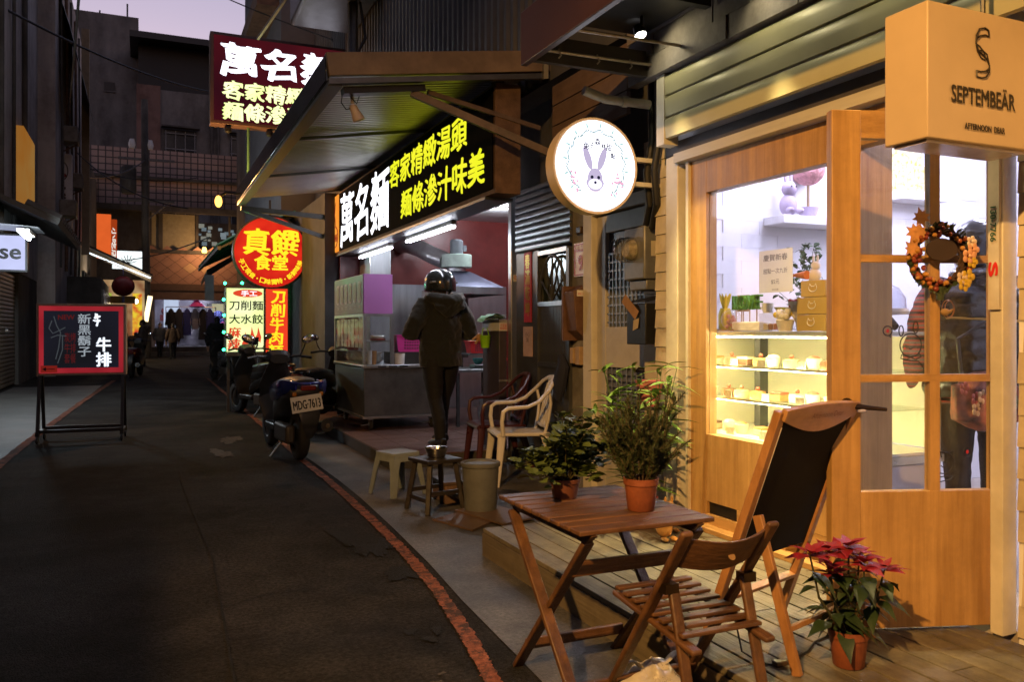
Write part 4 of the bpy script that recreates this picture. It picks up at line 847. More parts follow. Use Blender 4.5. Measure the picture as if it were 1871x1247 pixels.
for i, (x_, y_, z_) in enumerate(((4.2,49.5,1.6),(5.0,49.0,1.5),(3.9,50.0,2.2),(5.5,49.8,2.3),(1.2,50.2,2.4),(2.2,50.6,2.0),(5.8,48.6,1.2))):
    c_ = [(.35,.05,.18),(.3,.28,.2),(.08,.1,.3),(.45,.4,.3),(.25,.05,.05),(.1,.25,.2),(.4,.2,.05)][i]
    simple('folded_clothes', f'{["magenta","beige","blue","cream","dark red","teal","orange"][i]} clothes pile displayed inside the clothes shop', 'clothes', MB().ball((x_,y_,z_),(.3,.15,.25),8,6).box(x_-.35,x_+.35,y_-.1,y_+.1,z_-.55,z_-.2), M(f'pile_{i}', c_, rough=.8, bump=.4, bscale=10))
for i, (y_, z_) in enumerate(((28.6,5.0),(31.5,6.3),(29.4,7.4))):
    ac = thing('air_conditioner', f'old window air conditioner on the left row wall, {["lowest","middle","highest"][i]} of three', 'air conditioner', (-2.1,y_,z_), group='air conditioners on the left row'); MB().box(-2.3,-1.85,y_-.4,y_+.4,z_-.25,z_+.25).build('casing', M('ac_beige', (.22,.21,.19), rough=.6, dirt=.4), ac, bevel=.03)
    for k in range(6): MB().box(-1.849,-1.84,y_-.35,y_+.35,z_-.2+k*.07,z_-.165+k*.07).build('louvre', black_metal, ac)
    MB().bar((-2.3,y_,z_-.5),(-1.9,y_,z_-.25),.04,.04).build('bracket', rust, ac)
for i in range(5): simple('wall_pipe', f'thin rusty service pipe on the left row facade, {ordn_[i]} along the wall', 'pipe', MB().tube([(-2.25,28.2+i*1.9,3.2),(-2.22,28.3+i*1.9,6.0),(-2.25,28.2+i*1.9,12.5)], .035+.012*(i%2), 6), rust if i % 2 else plaster_dark, 'pipes on the left row')
# tall buildings behind
b1 = thing('concrete_tower', 'stained grey concrete tower block with one lit window and rooftop aerials', 'building', (-3,62,0))
MB().box(-8.0,-.3,62,72,0,22.6).build('wall', plaster, b1); MB().box(-11,-8.0,63,72,0,21.6).build('wing', plaster_dark, b1); MB().box(-.3,2.2,62.6,72,0,20.8).build('wing', plaster, b1)
w_ = MB().box(-4.35,-3.75,61.94,61.99,17.5,18.1).build('window', E('cold_window', (.6,.95,1), .9, (.1,.2,.2), 9), b1)
MB().box(-4.4,-3.7,61.90,61.94,17.44,17.5).build('sill', plaster, w_); MB().box(-4.07,-4.02,61.9,61.94,17.5,18.1).build('mullion', black_metal, w_)
w_ = MB().box(-2.4,-1.75,61.94,61.99,17.4,18.0).build('window', black_metal, b1); MB().box(-2.45,-1.7,61.9,61.94,17.34,17.4).build('sill', plaster, w_)
for x_, h in ((-6.5,2.2),(-5.8,1.8),(-2.7,.5),(-1.0,1.2)): MB().tube([(x_,63,22.6),(x_,63,22.6+h)], .06, 5).build('aerial', black_metal, b1)
MB().bar((-6.9,63,24.3),(-6.2,63,24.0),.05,.05).build('aerial', black_metal, b1)
b2 = thing('apartment_block', 'dark apartment block with barred windows and a roof canopy behind the lane end', 'building', (5,60,0))
MB().box(-.3,14,58,70,0,16.8).build('wall', plaster, b2); MB().box(-.3,14,59,70,16.8,19.9).build('roof_storey', M('roof_black', (.03,.03,.03), rough=.7), b2); MB().box(-.8,14,57.6,70,19.9,20.3).build('roof_canopy', black_metal, b2)
MB().box(-.4,1.0,57.85,58,10,17).build('stained_pier', M('stained_red_pier', (.20,.12,.10), rough=.8, stretch=(1,1,.2), scale=2, dirt=.4), b2)
for x_, z_ in ((2.2,13.2),(2.2,9.4),(6.2,13.2),(6.2,9.4)):
    w_ = MB().box(x_-.95,x_+.95,57.9,57.98,z_-1.2,z_+1.1).build('window', M('dim_window', (.03,.035,.04), rough=.15), b2)
    for i in range(4): MB().box(x_-.9+i*.58,x_-.86+i*.58,57.72,57.76,z_-1.2,z_+1.0).build('bar', M('window_bar', (.22,.23,.25), rough=.5), w_)
    for i in range(3): MB().box(x_-.95,x_+.95,57.72,57.76,z_-1.2+i*1.0,z_-1.15+i*1.0).build('bar', MATS['window_bar'], w_)
    MB().box(x_-1.15,x_+1.15,57.3,57.9,z_+1.15,z_+1.25).build('hood', plaster_dark, w_)
for x_ in (4.1,4.5): MB().tube([(x_,57.8,3),(x_,57.8,16.5)], .1, 6).build('downpipe', plaster_dark, b2)
# right side, beyond the noodle shop
rb = thing('right_row_building', 'tall grey rendered building above the dark red lit signboard', 'building', (5,20,0))
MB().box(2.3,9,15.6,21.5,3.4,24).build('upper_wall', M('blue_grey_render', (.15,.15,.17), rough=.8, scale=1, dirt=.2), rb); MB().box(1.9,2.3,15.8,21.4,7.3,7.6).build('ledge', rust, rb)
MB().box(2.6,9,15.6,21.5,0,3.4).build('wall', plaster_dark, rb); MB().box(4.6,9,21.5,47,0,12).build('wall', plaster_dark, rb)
br = thing('brick_wall', 'dim pale brick wall behind the parked scooters beside the cart', 'wall', (2.3,15.2,0))
MB().box(1.85,2.6,15.2,15.4,0,3.0).build('core', M('mortar', (.10,.09,.085), rough=.9), br)
bs2 = MB().box(-.115,.115,-.02,0,-.036,.036).mesh('brick', M('pale_brick', (.30,.26,.23), rough=.8, var=.15, scale=2, bump=.2))
for r in range(36):
    for i in range(4):
        x_ = 1.97+i*.24+(.12 if r % 2 else 0)
        if x_ < 2.62: inst(bs2, 'brick', br, mtx=Matrix.Translation((x_,15.2,.05+r*.082)), world=True)
ga = thing('awning', 'green corrugated plastic awning behind the round red sign', 'awning', (1.4,15.5,3))
gv = []; n = 0
for i in range(60):
    y = 14.6+i*.09; d = .03 if i % 2 else 0
    gv += [(1.12,y,2.72+d),(1.6,y,3.02+d),(2.4,y,3.36+d)]; n += 1
MB().add(gv, [(3*i,3*i+1,3*i+4,3*i+3) for i in range(n-1)]+[(3*i+1,3*i+2,3*i+5,3*i+4) for i in range(n-1)]).build('ribbed_sheet', M('green_plastic', (.04,.26,.12), rough=.3, var=.2), ga, ang=20, kind='stuff')
for i in range(5): MB().bar((1.15,14.8+i*1.2,2.70),(2.4,14.8+i*1.2,3.32),.04,.05).build('rafter', black_metal, ga)
MB().bar((1.15,14.6,2.68),(1.15,20,2.68),.05,.06).build('edge_bar', black_metal, ga)
da = thing('awning', 'dark ragged tarpaulin awning sloping towards the clothes shop', 'awning', (1.5,23,2.8))
MB().add([(1.35,20.5,2.72),(2.6,20.5,3.5),(2.6,26,3.5),(1.55,26,2.75),(1.35,20.5,2.55),(1.55,26,2.6)], [(0,1,2,3),(0,3,5,4)]).build('tarp', M('dark_tarp2', (.04,.05,.045), rough=.6), da); MB().bar((1.40,20.5,2.6),(1.40,20.5,2.0),.2,.02,(0,1,0)).build('hanging_flap', plaster, da)
# red lettered banner seen behind the round sign
rbn = thing('banner', 'white banner with red lettering behind the round red sign', 'banner', (2.4,15,2.4)); MB().add([(2.12,14.9,3.12),(2.55,14.9,3.18),(2.62,14.9,2.62),(2.30,14.9,2.66)], [(0,1,2,3),(3,2,1,0)]).build('cloth', M('banner_white', (.5,.45,.45), rough=.7), rbn)
lettering('letters', '滷味', (2.38,14.885,2.9), (.95,0,.25), (-.25,0,.95), .3,.3, M('banner_red', (.45,.03,.05), rough=.6), rbn, bold=.012)
# cables across the lane
def sag(a, b, s, n=14):
    a, b = Vector(a), Vector(b); return [a.lerp(b, i/n)-Vector((0,0,s*4*(i/n)*(1-i/n))) for i in range(n+1)]
for nm, a, b, s, r in (('thick black cable slanting down from the sky to the left building corner',(-.5,9.5,6.2),(-2.2,30,8.2),.3,.022),
        ('black cable crossing the left wall towards the concrete tower',(-4.6,17,8.2),(2.6,34,10.5),.5,.03),
        ('thin cable running from the tower to the upper signboard',(-.2,20,9.6),(2.9,14,6.2),.1,.012),
        ('thin cable crossing the pale sky strip',(-.9,13,8.4),(2.4,30,15.5),.2,.012),
        ('sagging cable lit orange near the street lamp',(-2.0,31,7.2),(1.1,24,4.6),.35,.018),
        ('cable from the utility pole to the left row roof',(-2.0,34,6.9),(.1,44,9.6),.3,.03),
        ('lower cable from the left row to the round sign',(-1.8,33,3.9),(1.1,16,3.0),.25,.012),
        ('faint cable in front of the tiled band',(-2.0,36,7.6),(2.2,40,8.2),.3,.02)):
    simple('overhead_cable', nm, 'cable', MB().tube(sag(a,b,s), r, 6), cable_mat, 'cables over the lane')
# ================================================================== folding table
brown = wood('stained_acacia', (.075,.033,.014), (.165,.078,.034), 0, 20, .5, .3, dirt=.42)
brown_y = wood('stained_acacia_y', (.075,.033,.014), (.165,.078,.034), 1, 20, .5, .3, dirt=.42)
brown_z = wood('stained_acacia_z', (.075,.033,.014), (.165,.078,.034), 2, 20, .5, .3, dirt=.42)
TX0, TX1, TY0, TY1, TZ = 1.268, 1.795, 2.325, 2.995, .66
tb = thing('folding_table', 'brown slatted folding table with potted plants at the deck edge', 'table', (1.53,2.66,0))
ns = 9; pw = (TY1-TY0)/ns
for i in range(ns):
    a = TY0+i*pw; MB().box(TX0,TX1,a+.0055,a+pw-.0055,TZ-.017,TZ).build('slat', brown, tb, bevel=.004)
for x in (TX0+.055, TX1-.055):
    pr = [(0,0),(.05,-.034),(.62,-.034),(.67,0)]
    MB().prism(pr, (x-.012,TY0,TZ-.0185), (0,1,0), (0,0,1), (.024,0,0)).build('under_rail', brown_y, tb, bevel=.003)
for x, s in ((TX0+.045,0),(TX1-.045,0)):
    MB().bar((x-.008,TY1-.06,TZ-.052),(x-.008,TY0+.03,0), .02,.042,(1,0,0)).build('leg', brown_z, tb, bevel=.004)
    MB().bar((x+.016,TY0+.06,TZ-.052),(x+.016,TY1-.05,0), .02,.042,(1,0,0)).build('leg', brown_z, tb, bevel=.004)
MB().box(TX0+.065,TX1-.035,2.868,2.888,.085,.125).build('stretcher', brown, tb, bevel=.003)
MB().box(TX0+.05,TX1-.06,2.43,2.45,.085,.125).build('stretcher', brown, tb, bevel=.003)
MB().box(TX0+.065,TX1-.035,2.50,2.52,.46,.51).build('stretcher', brown, tb, bevel=.003)

# ================================================================== folding chair
ch = thing('folding_chair', 'brown wooden folding chair with slatted seat pushed up to the folding table', 'chair', (1.63,2.2,0))
XL, XR = 1.455, 1.775
cr = lambda x: [(x,2.02,.705),(x,2.50,.0)]
for x in (XL, XR):
    MB().bar((x,2.015,.71),(x,2.515,.004), .020,.042,(1,0,0)).build('back_post', brown_z, ch, bevel=.008)
    MB().bar((x+(.024 if x == XL else -.024),2.125,.52),(x+(.024 if x == XL else -.024),1.985,.004), .019,.036,(1,0,0)).build('leg', brown_z, ch, bevel=.006)
    MB().bar((x+(.024 if x == XL else -.024),2.455,.408),(x+(.024 if x == XL else -.024),2.0,.355), .018,.038,(1,0,0)).build('seat_rail', brown_y, ch, bevel=.006)
for i in range(8):
    t = i/7; y = 2.43-t*.36; z = .428-t*.042
    MB().bar((XL+.01,y,z),(XR-.01,y,z), .030,.012).build('seat_slat', brown, ch, bevel=.003)
# curved backrest board with the finger hole
bk = MB(); n = 14; P = []
for k in range(2):
    for i in range(n+1):
        t = i/n; x = XL+.008+(XR-XL-.016)*t; bow = -.035*math.sin(math.pi*t)
        for z, y in ((.585,2.105),(.688,2.032)): P.append((x, y+bow+(.013 if k else 0), z+(-.018*math.sin(math.pi*t))))
m = 2*(n+1); F = []
for i in range(n):
    F += [(2*i,2*i+2,2*i+3,2*i+1),(m+2*i,m+2*i+1,m+2*i+3,m+2*i+2),(2*i,m+2*i,m+2*i+2,2*i+2),(2*i+1,2*i+3,m+2*i+3,m+2*i+1)]
F += [(0,1,m+1,m),(2*n,m+2*n,m+2*n+1,2*n+1)]
bk.add(P, F).build('backrest', brown, ch, bevel=.003)
MB().lathe([(.0,0),(.012,.0),(.012,.002)], (0,0,0), 14).xf(Matrix.Translation((1.625,2.029,.617)) @ Matrix.Rotation(R(55),4,'X')).build('finger_hole', M('hole_amber', (.24,.14,.06), rough=.7), ch)
MB().tube([(XL,2.04,.12),(XR,2.04,.12)], .010, 8).build('stretcher', brown, ch); MB().tube([(XL,2.42,.13),(XR,2.42,.13)], .010, 8).build('stretcher', brown, ch)
MB().box(XL-.012,XL+.036,2.11,2.15,.50,.53).build('hinge', bronze, ch); MB().box(XR-.036,XR+.012,2.11,2.15,.50,.53).build('hinge', bronze, ch)

# ================================================================== chalkboard easel
ez = thing('chalkboard_easel', 'leaning chalkboard easel with curved wooden top standing on the deck', 'sign', (2.15,2.35,.158))
pine = wood('honey_pine', (.30,.14,.05), (.46,.24,.10), 2, 18, .45)
F0 = Vector((1.86,2.48,.16)); T0 = Vector((1.952,2.185,1.03)); wv = Vector((.955,.298,0)).normalized()*.515
sup0 = Vector((1.918,2.293,.677)); sup1 = Vector((1.972,2.125,.16))
nn = (T0-F0).cross(wv).normalized()
if nn.y > 0: nn = -nn
for d in (Vector((0,0,0)), wv):
    MB().bar(F0+d, T0+d, .030,.036,wv).build('leg', pine, ez, bevel=.003)
    MB().bar(sup0+d+nn*.03, sup1+d, .034,.020,wv).build('support_leg', pine, ez, bevel=.003)
ax = (T0-F0)
A = F0+ax*.36+nn*.004
MB().prism([(0,0),(1,0),(1,1),(0,1)], A+wv*.03, wv*.94, ax*.62, nn*-.012).build('chalkboard', M('chalk_black', (.008,.008,.009), rough=.85, spec=.2, col2=(.013,.012,.013), scale=5, bump=.05, dirt=.2), ez)
pts = [(0,0)]+[(i/12, 0-.052*math.sin(math.pi*i/12)*0) for i in range(13)]
arc = [(i/14, .0+.06*math.sin(math.pi*i/14)) for i in range(15)]
top = MB().prism([(x_, -.008-.055*math.sin(math.pi*x_)) for x_, _ in arc]+[(x_, .032+.012*math.sin(math.pi*x_)) for x_, _ in reversed(arc)], T0-ax*.022+nn*.005, wv, ax.normalized(), nn*.022).build('header_board', wood('honey_pine_x', (.36,.19,.07),(.5,.28,.12),0,16,.45), ez, bevel=.002)
lettering('script_lettering', 'Afternoon Dear', T0-ax*.02+wv*.55+nn*.0285, wv.normalized(), ax.normalized(), .22,.022, M('faded_ink', (.20,.10,.04), rough=.6), ez)
MB().bar(F0+ax*.20, F0+ax*.20+wv, .030,.016,ax).build('crossbar', pine, ez, bevel=.002)
s_ = sup0.lerp(sup1,.72)+nn*.01; MB().bar(s_, s_+wv, .030,.016,sup1-sup0).build('crossbar', pine, ez, bevel=.002)
MB().tube([A+wv*.035+ax*.1+nn*.008, A+wv*.03+ax*.58+nn*.01], .003, 5).build('lamp_strip', M('white_strip', (.7,.68,.6), rough=.4), ez)
simple('clip_lamp', 'tiny clip lamp on the corner of the chalkboard easel top', 'lamp', MB().ball(T0+wv*.99+nn*.035+Vector((0,0,-.015)),(.022,.015,.011),8,6), M('clear_violet_plastic', (.5,.5,.8), rough=.1))
# cable and its inline switch on the deck
simple('power_cable', 'thin black cable lying on the deck under the easel', 'cable', MB().tube([(1.90,2.42,.45),(1.915,2.38,.3),(1.91,2.33,.18),(1.93,2.26,.163),(1.965,2.22,.163),(2.05,2.235,.163),(2.15,2.27,.163),(2.24,2.33,.163),(2.34,2.36,.163),(2.45,2.36,.163)], .0035, 6), cable_mat)
simple('inline_switch', 'small brown inline switch box on the cable on the deck', 'switch', MB().box(1.955,2.005,2.205,2.232,.159,.178), M('brown_bakelite', (.06,.035,.02), rough=.4), None, .004)

# ================================================================== plastic armchairs
def armchair(name, label, mat, loc, rz):
    t = thing(name, label, 'chair', loc, rz, 'plastic armchairs by the kitchen')
    # faces -X locally: front at x=-.22
    seat = MB(); n = 8; P = []
    for i in range(n+1):
        for j in range(n+1):
            x = -.23+.44*i/n; y = (-.235+.47*j/n)*(1-.12*i/n); P.append((x,y,.435-.028*math.sin(math.pi*min(1,i/n+.1))*math.sin(math.pi*j/n)+.012*(1-i/n)))
    F = [(i*(n+1)+j,(i+1)*(n+1)+j,(i+1)*(n+1)+j+1,i*(n+1)+j+1) for i in range(n) for j in range(n)]
    s = seat.add(P, F).build('seat', mat, t, local=True); sm = s.modifiers.new('solid','SOLIDIFY'); sm.thickness = .028
    MB().tube([(-.235,-.22,.42),(-.245,0,.425),(-.235,.22,.42)], .018, 8).build('seat_edge', mat, t, local=True)
    for sy in (-1,1):
        MB().tube([(-.205,sy*.215,.425),(-.225,sy*.235,.25),(-.255,sy*.255,0)], [(.036,.020),(.030,.017),(.022,.015)], 8).build('leg', mat, t, local=True)
        MB().tube([(.16,sy*.185,.43),(.22,sy*.205,.22),(.275,sy*.225,0)], [(.036,.020),(.028,.017),(.022,.015)], 8).build('leg', mat, t, local=True)
        MB().tube([(-.20,sy*.235,.42),(-.215,sy*.262,.54),(-.205,sy*.268,.625),(-.165,sy*.268,.652),(.0,sy*.262,.66),(.10,sy*.25,.70),(.19,sy*.225,.785),(.245,sy*.17,.855),(.27,sy*.09,.885),(.278,0,.893)],
                  [(.018,.022),(.018,.022),(.018,.022),(.018,.026),(.016,.026),(.016,.026),(.016,.026),(.016,.026),(.016,.026),(.016,.026)], 8).build('armrest', mat, t, local=True)
        MB().tube([(.17,sy*.17,.42),(.20,sy*.185,.55),(.215,sy*.205,.68),(.20,sy*.222,.77)], [(.014,.022)]*4, 8).build('back_upright', mat, t, local=True)
    for k in range(-2,3):
        MB().tube([(.185,k*.05,.47),(.215,k*.055,.62),(.25,k*.062,.76),(.272,k*.06,.885-.012*k*k)], [(.007,.015)]*4, 6).build('back_slat', mat, t, local=True)
    MB().tube([(.185,-.18,.49),(.19,0,.475),(.185,.18,.49)], .014, 8).build('lower_rail', mat, t, local=True)
    return t
white_pl = M('cream_plastic', (.70,.67,.63), rough=.32, var=.06, scale=3, dirt=.12)
maroon_pl = M('maroon_plastic', (.065,.018,.022), rough=.3, var=.1, scale=3)
armchair('plastic_armchair', 'cream plastic armchair beside the grey bucket', white_pl, (2.97,6.52,.006), R(-12))
armchair('plastic_armchair', 'maroon plastic armchair behind the cream one', maroon_pl, (3.02,7.14,.006), R(-8))

# ================================================================== stools, bowl, bucket, boards
st = thing('plastic_stool', 'grey plastic stool with flared legs at the pavement edge', 'stool', (1.85,6.42,0), R(20))
gst = M('grey_plastic', (.26,.30,.30), rough=.4, var=.08, dirt=.2)
MB().prism([(-.125,-.12),(-.12,-.125),(.12,-.125),(.125,-.12),(.125,.12),(.12,.125),(-.12,.125),(-.125,.12)], (0,0,.315), (1,0,0), (0,1,0), (0,0,.028)).build('seat', gst, st, local=True, bevel=.012)
for sx in (-1,1):
    for sy in (-1,1):
        P = []
        for z, k, w in ((.32,.122,.07),(.20,.140,.048),(.006,.165,.036)):
            P += [(sx*k,sy*k,z),(sx*(k-w),sy*k,z),(sx*(k-w),sy*(k-.01),z),(sx*(k-.01),sy*(k-.01),z),(sx*(k-.01),sy*(k-w),z),(sx*k,sy*(k-w),z)]
        F = [(i*6+j,i*6+(j+1)%6,(i+1)*6+(j+1)%6,(i+1)*6+j) for i in range(2) for j in range(6)]+[(12,13,14,15,16,17)]
        MB().add(P, F).build('leg', gst, st, local=True)
for a in range(4):
    MB().box(-.125,.125,-.125,-.117,.275,.316).xf(Matrix.Rotation(a*math.pi/2,4,'Z')).build('apron', gst, st, local=True)
ws_ = thing('wooden_stool', 'black wooden stool carrying the steel bowl', 'stool', (1.935,5.74,0), R(12))
blkw = wood('black_stool_wood', (.018,.014,.012),(.035,.028,.024),0,14,.35,.2)
MB().box(-.145,.145,-.145,.145,.355,.382).build('seat', blkw, ws_, local=True, bevel=.004)
for sx in (-1,1):
    for sy in (-1,1): MB().bar((sx*.105,sy*.105,.355),(sx*.15,sy*.15,.004),.034,.034).build('leg', blkw, ws_, local=True, bevel=.003)
for k in range(2):
    for s in (-1,1):
        MB().bar((s*.137,-.137,.10),(s*.137,.137,.10),.018,.03).build('stretcher', blkw, ws_, local=True) if k else MB().bar((-.130,s*.130,.145),(.130,s*.130,.145),.018,.03).build('stretcher', blkw, ws_, local=True)
simple('steel_bowl', 'round steel bowl on the black wooden stool', 'bowl', MB().lathe([(.05,0),(.064,.004),(.074,.03),(.082,.066),(.087,.069),(.080,.067),(.070,.03),(.055,.008)], (1.95,5.76,.3825), 28), M('polished_steel', (.5,.48,.46), rough=.2, metal=1.0, var=.05))
bu = thing('bucket', 'tall grey plastic bucket with a closed lid between the stool and cream chair', 'bucket', (2.20,5.52,0))
bm_ = M('taupe_plastic', (.13,.135,.13), rough=.45, var=.1, dirt=.3)
MB().lathe([(.108,.008),(.114,.012),(.132,.34)], (2.20,5.52,0), 26).build('body', bm_, bu); MB().lathe([(.139,.335),(.142,.34),(.142,.362),(.132,.368),(.12,.36),(.118,.352)], (2.20,5.52,0), 26).build('lid', bm_, bu)
bd = M('wet_board', (.10,.065,.045), rough=.4, col2=(.17,.11,.08), scale=4, dirt=.3)
def flat(name, label, P, z, h, mat): simple(name, label, 'board', MB().prism(P, (0,0,z), (1,0,0), (0,1,0), (0,0,h)), mat)
flat('floor_board', 'flat brown board on the pavement under the black stool', [(1.80,5.40),(2.12,5.58),(2.20,5.22),(1.94,5.0)], .006, .012, bd)
flat('floor_board', 'flat brown board on the pavement under the grey bucket', [(2.02,5.56),(2.34,5.66),(2.44,5.12),(2.16,5.02)], .019, .012, bd)
tl = thing('drain_step', 'dark low step box behind the black stool', 'step', (2.2,6.0,0)); MB().box(2.05,2.40,5.85,6.15,.006,.15).build('box', rust, tl, bevel=.01); MB().box(2.04,2.41,5.84,6.16,.151,.172).build('top_board', bd, tl)

# ================================================================== plastic bag under the chair
pb = MB(); rnd = random.Random(4); n, m = 18, 9
for i in range(m+1):
    t = math.pi*(.5+.5*i/m)-math.pi/2
    for j in range(n):
        a = 2*math.pi*j/n; r = .155*math.cos(t)*(1+.16*math.sin(3*a+i)+rnd.uniform(-.09,.09)); pb.v.append(Vector((1.60+r*math.cos(a),2.42+r*.8*math.sin(a),.006+.15*math.sin(t)*(1+rnd.uniform(-.16,.16)))))
for i in range(m):
    for j in range(n): pb.f.append((i*n+j,i*n+(j+1)%n,(i+1)*n+(j+1)%n,(i+1)*n+j))
for k in (-1,1): pb.tube([(1.60+k*.04,2.42,.14),(1.60+k*.09,2.40,.20),(1.60+k*.13,2.41,.17)], [(.03,.003),(.025,.003),(.008,.003)], 6)
simple('plastic_bag', 'crumpled pale plastic bag on the ground under the folding chair', 'bag', pb, M('translucent_plastic', (.62,.58,.52), rough=.28, col2=(.8,.76,.7), scale=12, bump=1.0, bscale=22, trans=.35))
_b = bpy.data.objects['plastic_bag'].modifiers.new('soft','SUBSURF'); _b.levels = 2; _b.render_levels = 2

# ================================================================== meter, mailboxes, house number, couplet
em_ = thing('electricity_meter', 'grey meter box with a round glass dial beside the white house door', 'meter', (3.1,4.72,1.6))
gm = M('meter_grey', (.20,.205,.22), rough=.4, metal=.3, dirt=.3)
MB().box(2.98,3.192,4.60,4.85,1.64,1.99).build('case', gm, em_, bevel=.01); MB().box(3.01,3.192,4.62,4.83,1.57,1.638).build('terminal_box', gm, em_, bevel=.008)
MB().lathe([(.085,0),(.085,-.05),(.075,-.10),(.05,-.12),(.0,-.125)], (2.98,4.75,1.84), 20, 'X', cap=False).build('glass_dome', glass('dome_glass', (.75,.72,.65), 2.2, .15), em_)
MB().lathe([(.07,0),(.07,-.02),(.05,-.05)], (2.979,4.75,1.84), 18, 'X').build('dial', M('dial_pale', (.45,.42,.36), rough=.4, scale=30, var=.6), em_)
MB().box(3.03,3.10,4.594,4.598,1.79,1.89).build('sticker', M('pale_sticker', (.5,.45,.36), rough=.6), em_)
mbx = thing('mailbox', 'black letter box with a folded card sticking out below the meter', 'mailbox', (3.08,4.7,1.2))
MB().box(2.97,3.192,4.57,4.80,1.21,1.48).build('body', black_metal, mbx, bevel=.006); MB().add([(2.96,4.56,1.485),(3.19,4.56,1.53),(3.19,4.81,1.53),(2.96,4.81,1.485),(2.96,4.56,1.493),(3.19,4.56,1.538),(3.19,4.81,1.538),(2.96,4.81,1.493)],[(0,3,2,1),(4,5,6,7),(0,1,5,4),(1,2,6,5),(2,3,7,6),(3,0,4,7)]).build('lid', black_metal, mbx)
simple('card', 'brown card stuck in the slot of the black letter box', 'card', MB().bar((2.945,4.80,1.52),(2.962,4.66,1.40),.07,.002,(1,0,0)), M('brown_card', (.30,.17,.09), rough=.7)); simple('paper_slip', 'torn cream paper slip on the front of the black letter box', 'paper', MB().add([(2.967,4.72,1.30),(2.964,4.65,1.32),(2.966,4.64,1.385),(2.967,4.71,1.37)],[(0,1,2,3)]), M('cream_slip', (.45,.36,.22), rough=.7))
mb2 = thing('mailbox', 'rusty brown letter box with phone sticker under the number plate', 'mailbox', (3.2,5.98,1.2))
MB().add([(3.20,5.93,1.30),(3.30,5.93,1.22),(3.30,6.10,1.22),(3.20,6.10,1.30),(3.17,5.93,1.62),(3.30,5.93,1.68),(3.30,6.10,1.68),(3.17,6.10,1.62)], [(0,3,2,1),(4,5,6,7),(0,1,5,4),(1,2,6,5),(2,3,7,6),(3,0,4,7)]).build('body', M('rusty_box', (.11,.055,.035), rough=.6, col2=(.17,.09,.06), scale=12, bump=.3), mb2, bevel=.006)
MB().box(3.20,3.28,5.924,5.929,1.58,1.63).build('sticker', porc, mb2); lettering('sticker_text', '433-1329', (3.24,5.922,1.60), Ux, W, .07,.018, redp, mb2)
MB().box(3.165,3.30,6.10,6.13,1.22,1.67).build('box_door', M('rusty_box', (.1,.05,.03)), mb2)
np_ = thing('house_number_plate', 'white enamel house number plate with red border reading 9', 'sign', (3.3,6.05,1.9))
MB().box(3.292,3.304,5.92,6.15,1.75,2.03).build('plate', M('enamel_pink_white', (.62,.50,.50), rough=.35, var=.05), np_); crim = M('crimson_enamel', (.35,.03,.06), rough=.4)
for a in ((5.93,6.14,1.955,2.02),(5.93,5.94,1.76,1.955),(6.13,6.14,1.76,1.955),(5.94,6.13,1.76,1.768)): MB().box(3.288,3.2915,a[0],a[1],a[2],a[3]).build('border', crim, np_)
lettering('number', '9', (3.287,6.03,1.86), U, W, .07,.13, crim, np_, bold=.004); lettering('street_name', '市場巷', (3.2865,6.03,1.987), U, W, .15,.04, MATS['enamel_pink_white'], np_, bold=.002)
lettering('lane_text', '九\n鄰', (3.287,6.115,1.86), U, W, .022,.08, crim, np_)
mth = simple('doorbell', 'small brown bell push box above the number plate', 'bell', MB().box(3.27,3.304,6.0,6.08,2.10,2.16), M('brown_bakelite', (.06,.035,.02)), None, .008)
cp = thing('spring_couplet', 'red paper couplet strip with gold characters beside the steel gate', 'paper', (3.29,7.0,1.4))
MB().box(3.297,3.3035,7.0,7.16,1.38,2.08).build('paper', M('couplet_red', (.42,.02,.03), rough=.6, var=.1), cp); lettering('gold_characters', '春\n滿\n乾\n坤', (3.295,7.08,1.73), U, W, .10,.58, M('gold_ink', (.5,.36,.06), rough=.35, metal=.5), cp, bold=.004)
simple('paper_notice', 'pinkish paper notice pasted under the red couplet', 'notice', MB().box(3.2985,3.3035,6.98,7.18,1.06,1.34), M('pink_notice', (.50,.34,.28), rough=.7)); lettering('notice_text', '小心\n狗', (3.296,7.08,1.24), U, W, .11,.10, black_metal, bpy.data.objects['paper_notice'])
simple('hanging_cloth', 'dark blue cloth hanging at the gate edge', 'cloth', MB().tube([(3.22,6.24,1.10),(3.23,6.22,1.0),(3.21,6.26,.85),(3.22,6.30,.72)], [(.02,.03),(.05,.07),(.05,.09),(.03,.05)], 10), M('navy_cloth', (.015,.018,.04), rough=.85, bump=.5, bscale=20))
simple('wooden_block', 'small split wooden bracket on the wall above the blue cloth', 'bracket', MB().box(3.25,3.304,5.98,6.06,1.02,1.17).box(3.24,3.304,6.07,6.13,1.03,1.16), kraft, None, .005)
pst = thing('wall_strip', 'vertical notice strip with a phone number beside the bakery door post', 'sign', (2.98,2.2,1.5))
MB().box(2.905,2.919,2.092,2.136,1.38,1.97).build('strip', M('strip_white', (.55,.5,.42), rough=.5), pst)
lettering('phone_number', '130-7766', (2.9035,2.114,1.70), (0,0,-1), (0,-1,0), .13,.022, M('strip_green', (.03,.09,.06), rough=.5), pst, bold=.001); lettering('red_mark', 'S', (2.9035,2.114,1.53), (0,0,-1), (0,-1,0), .05,.034, redp, pst, bold=.003)

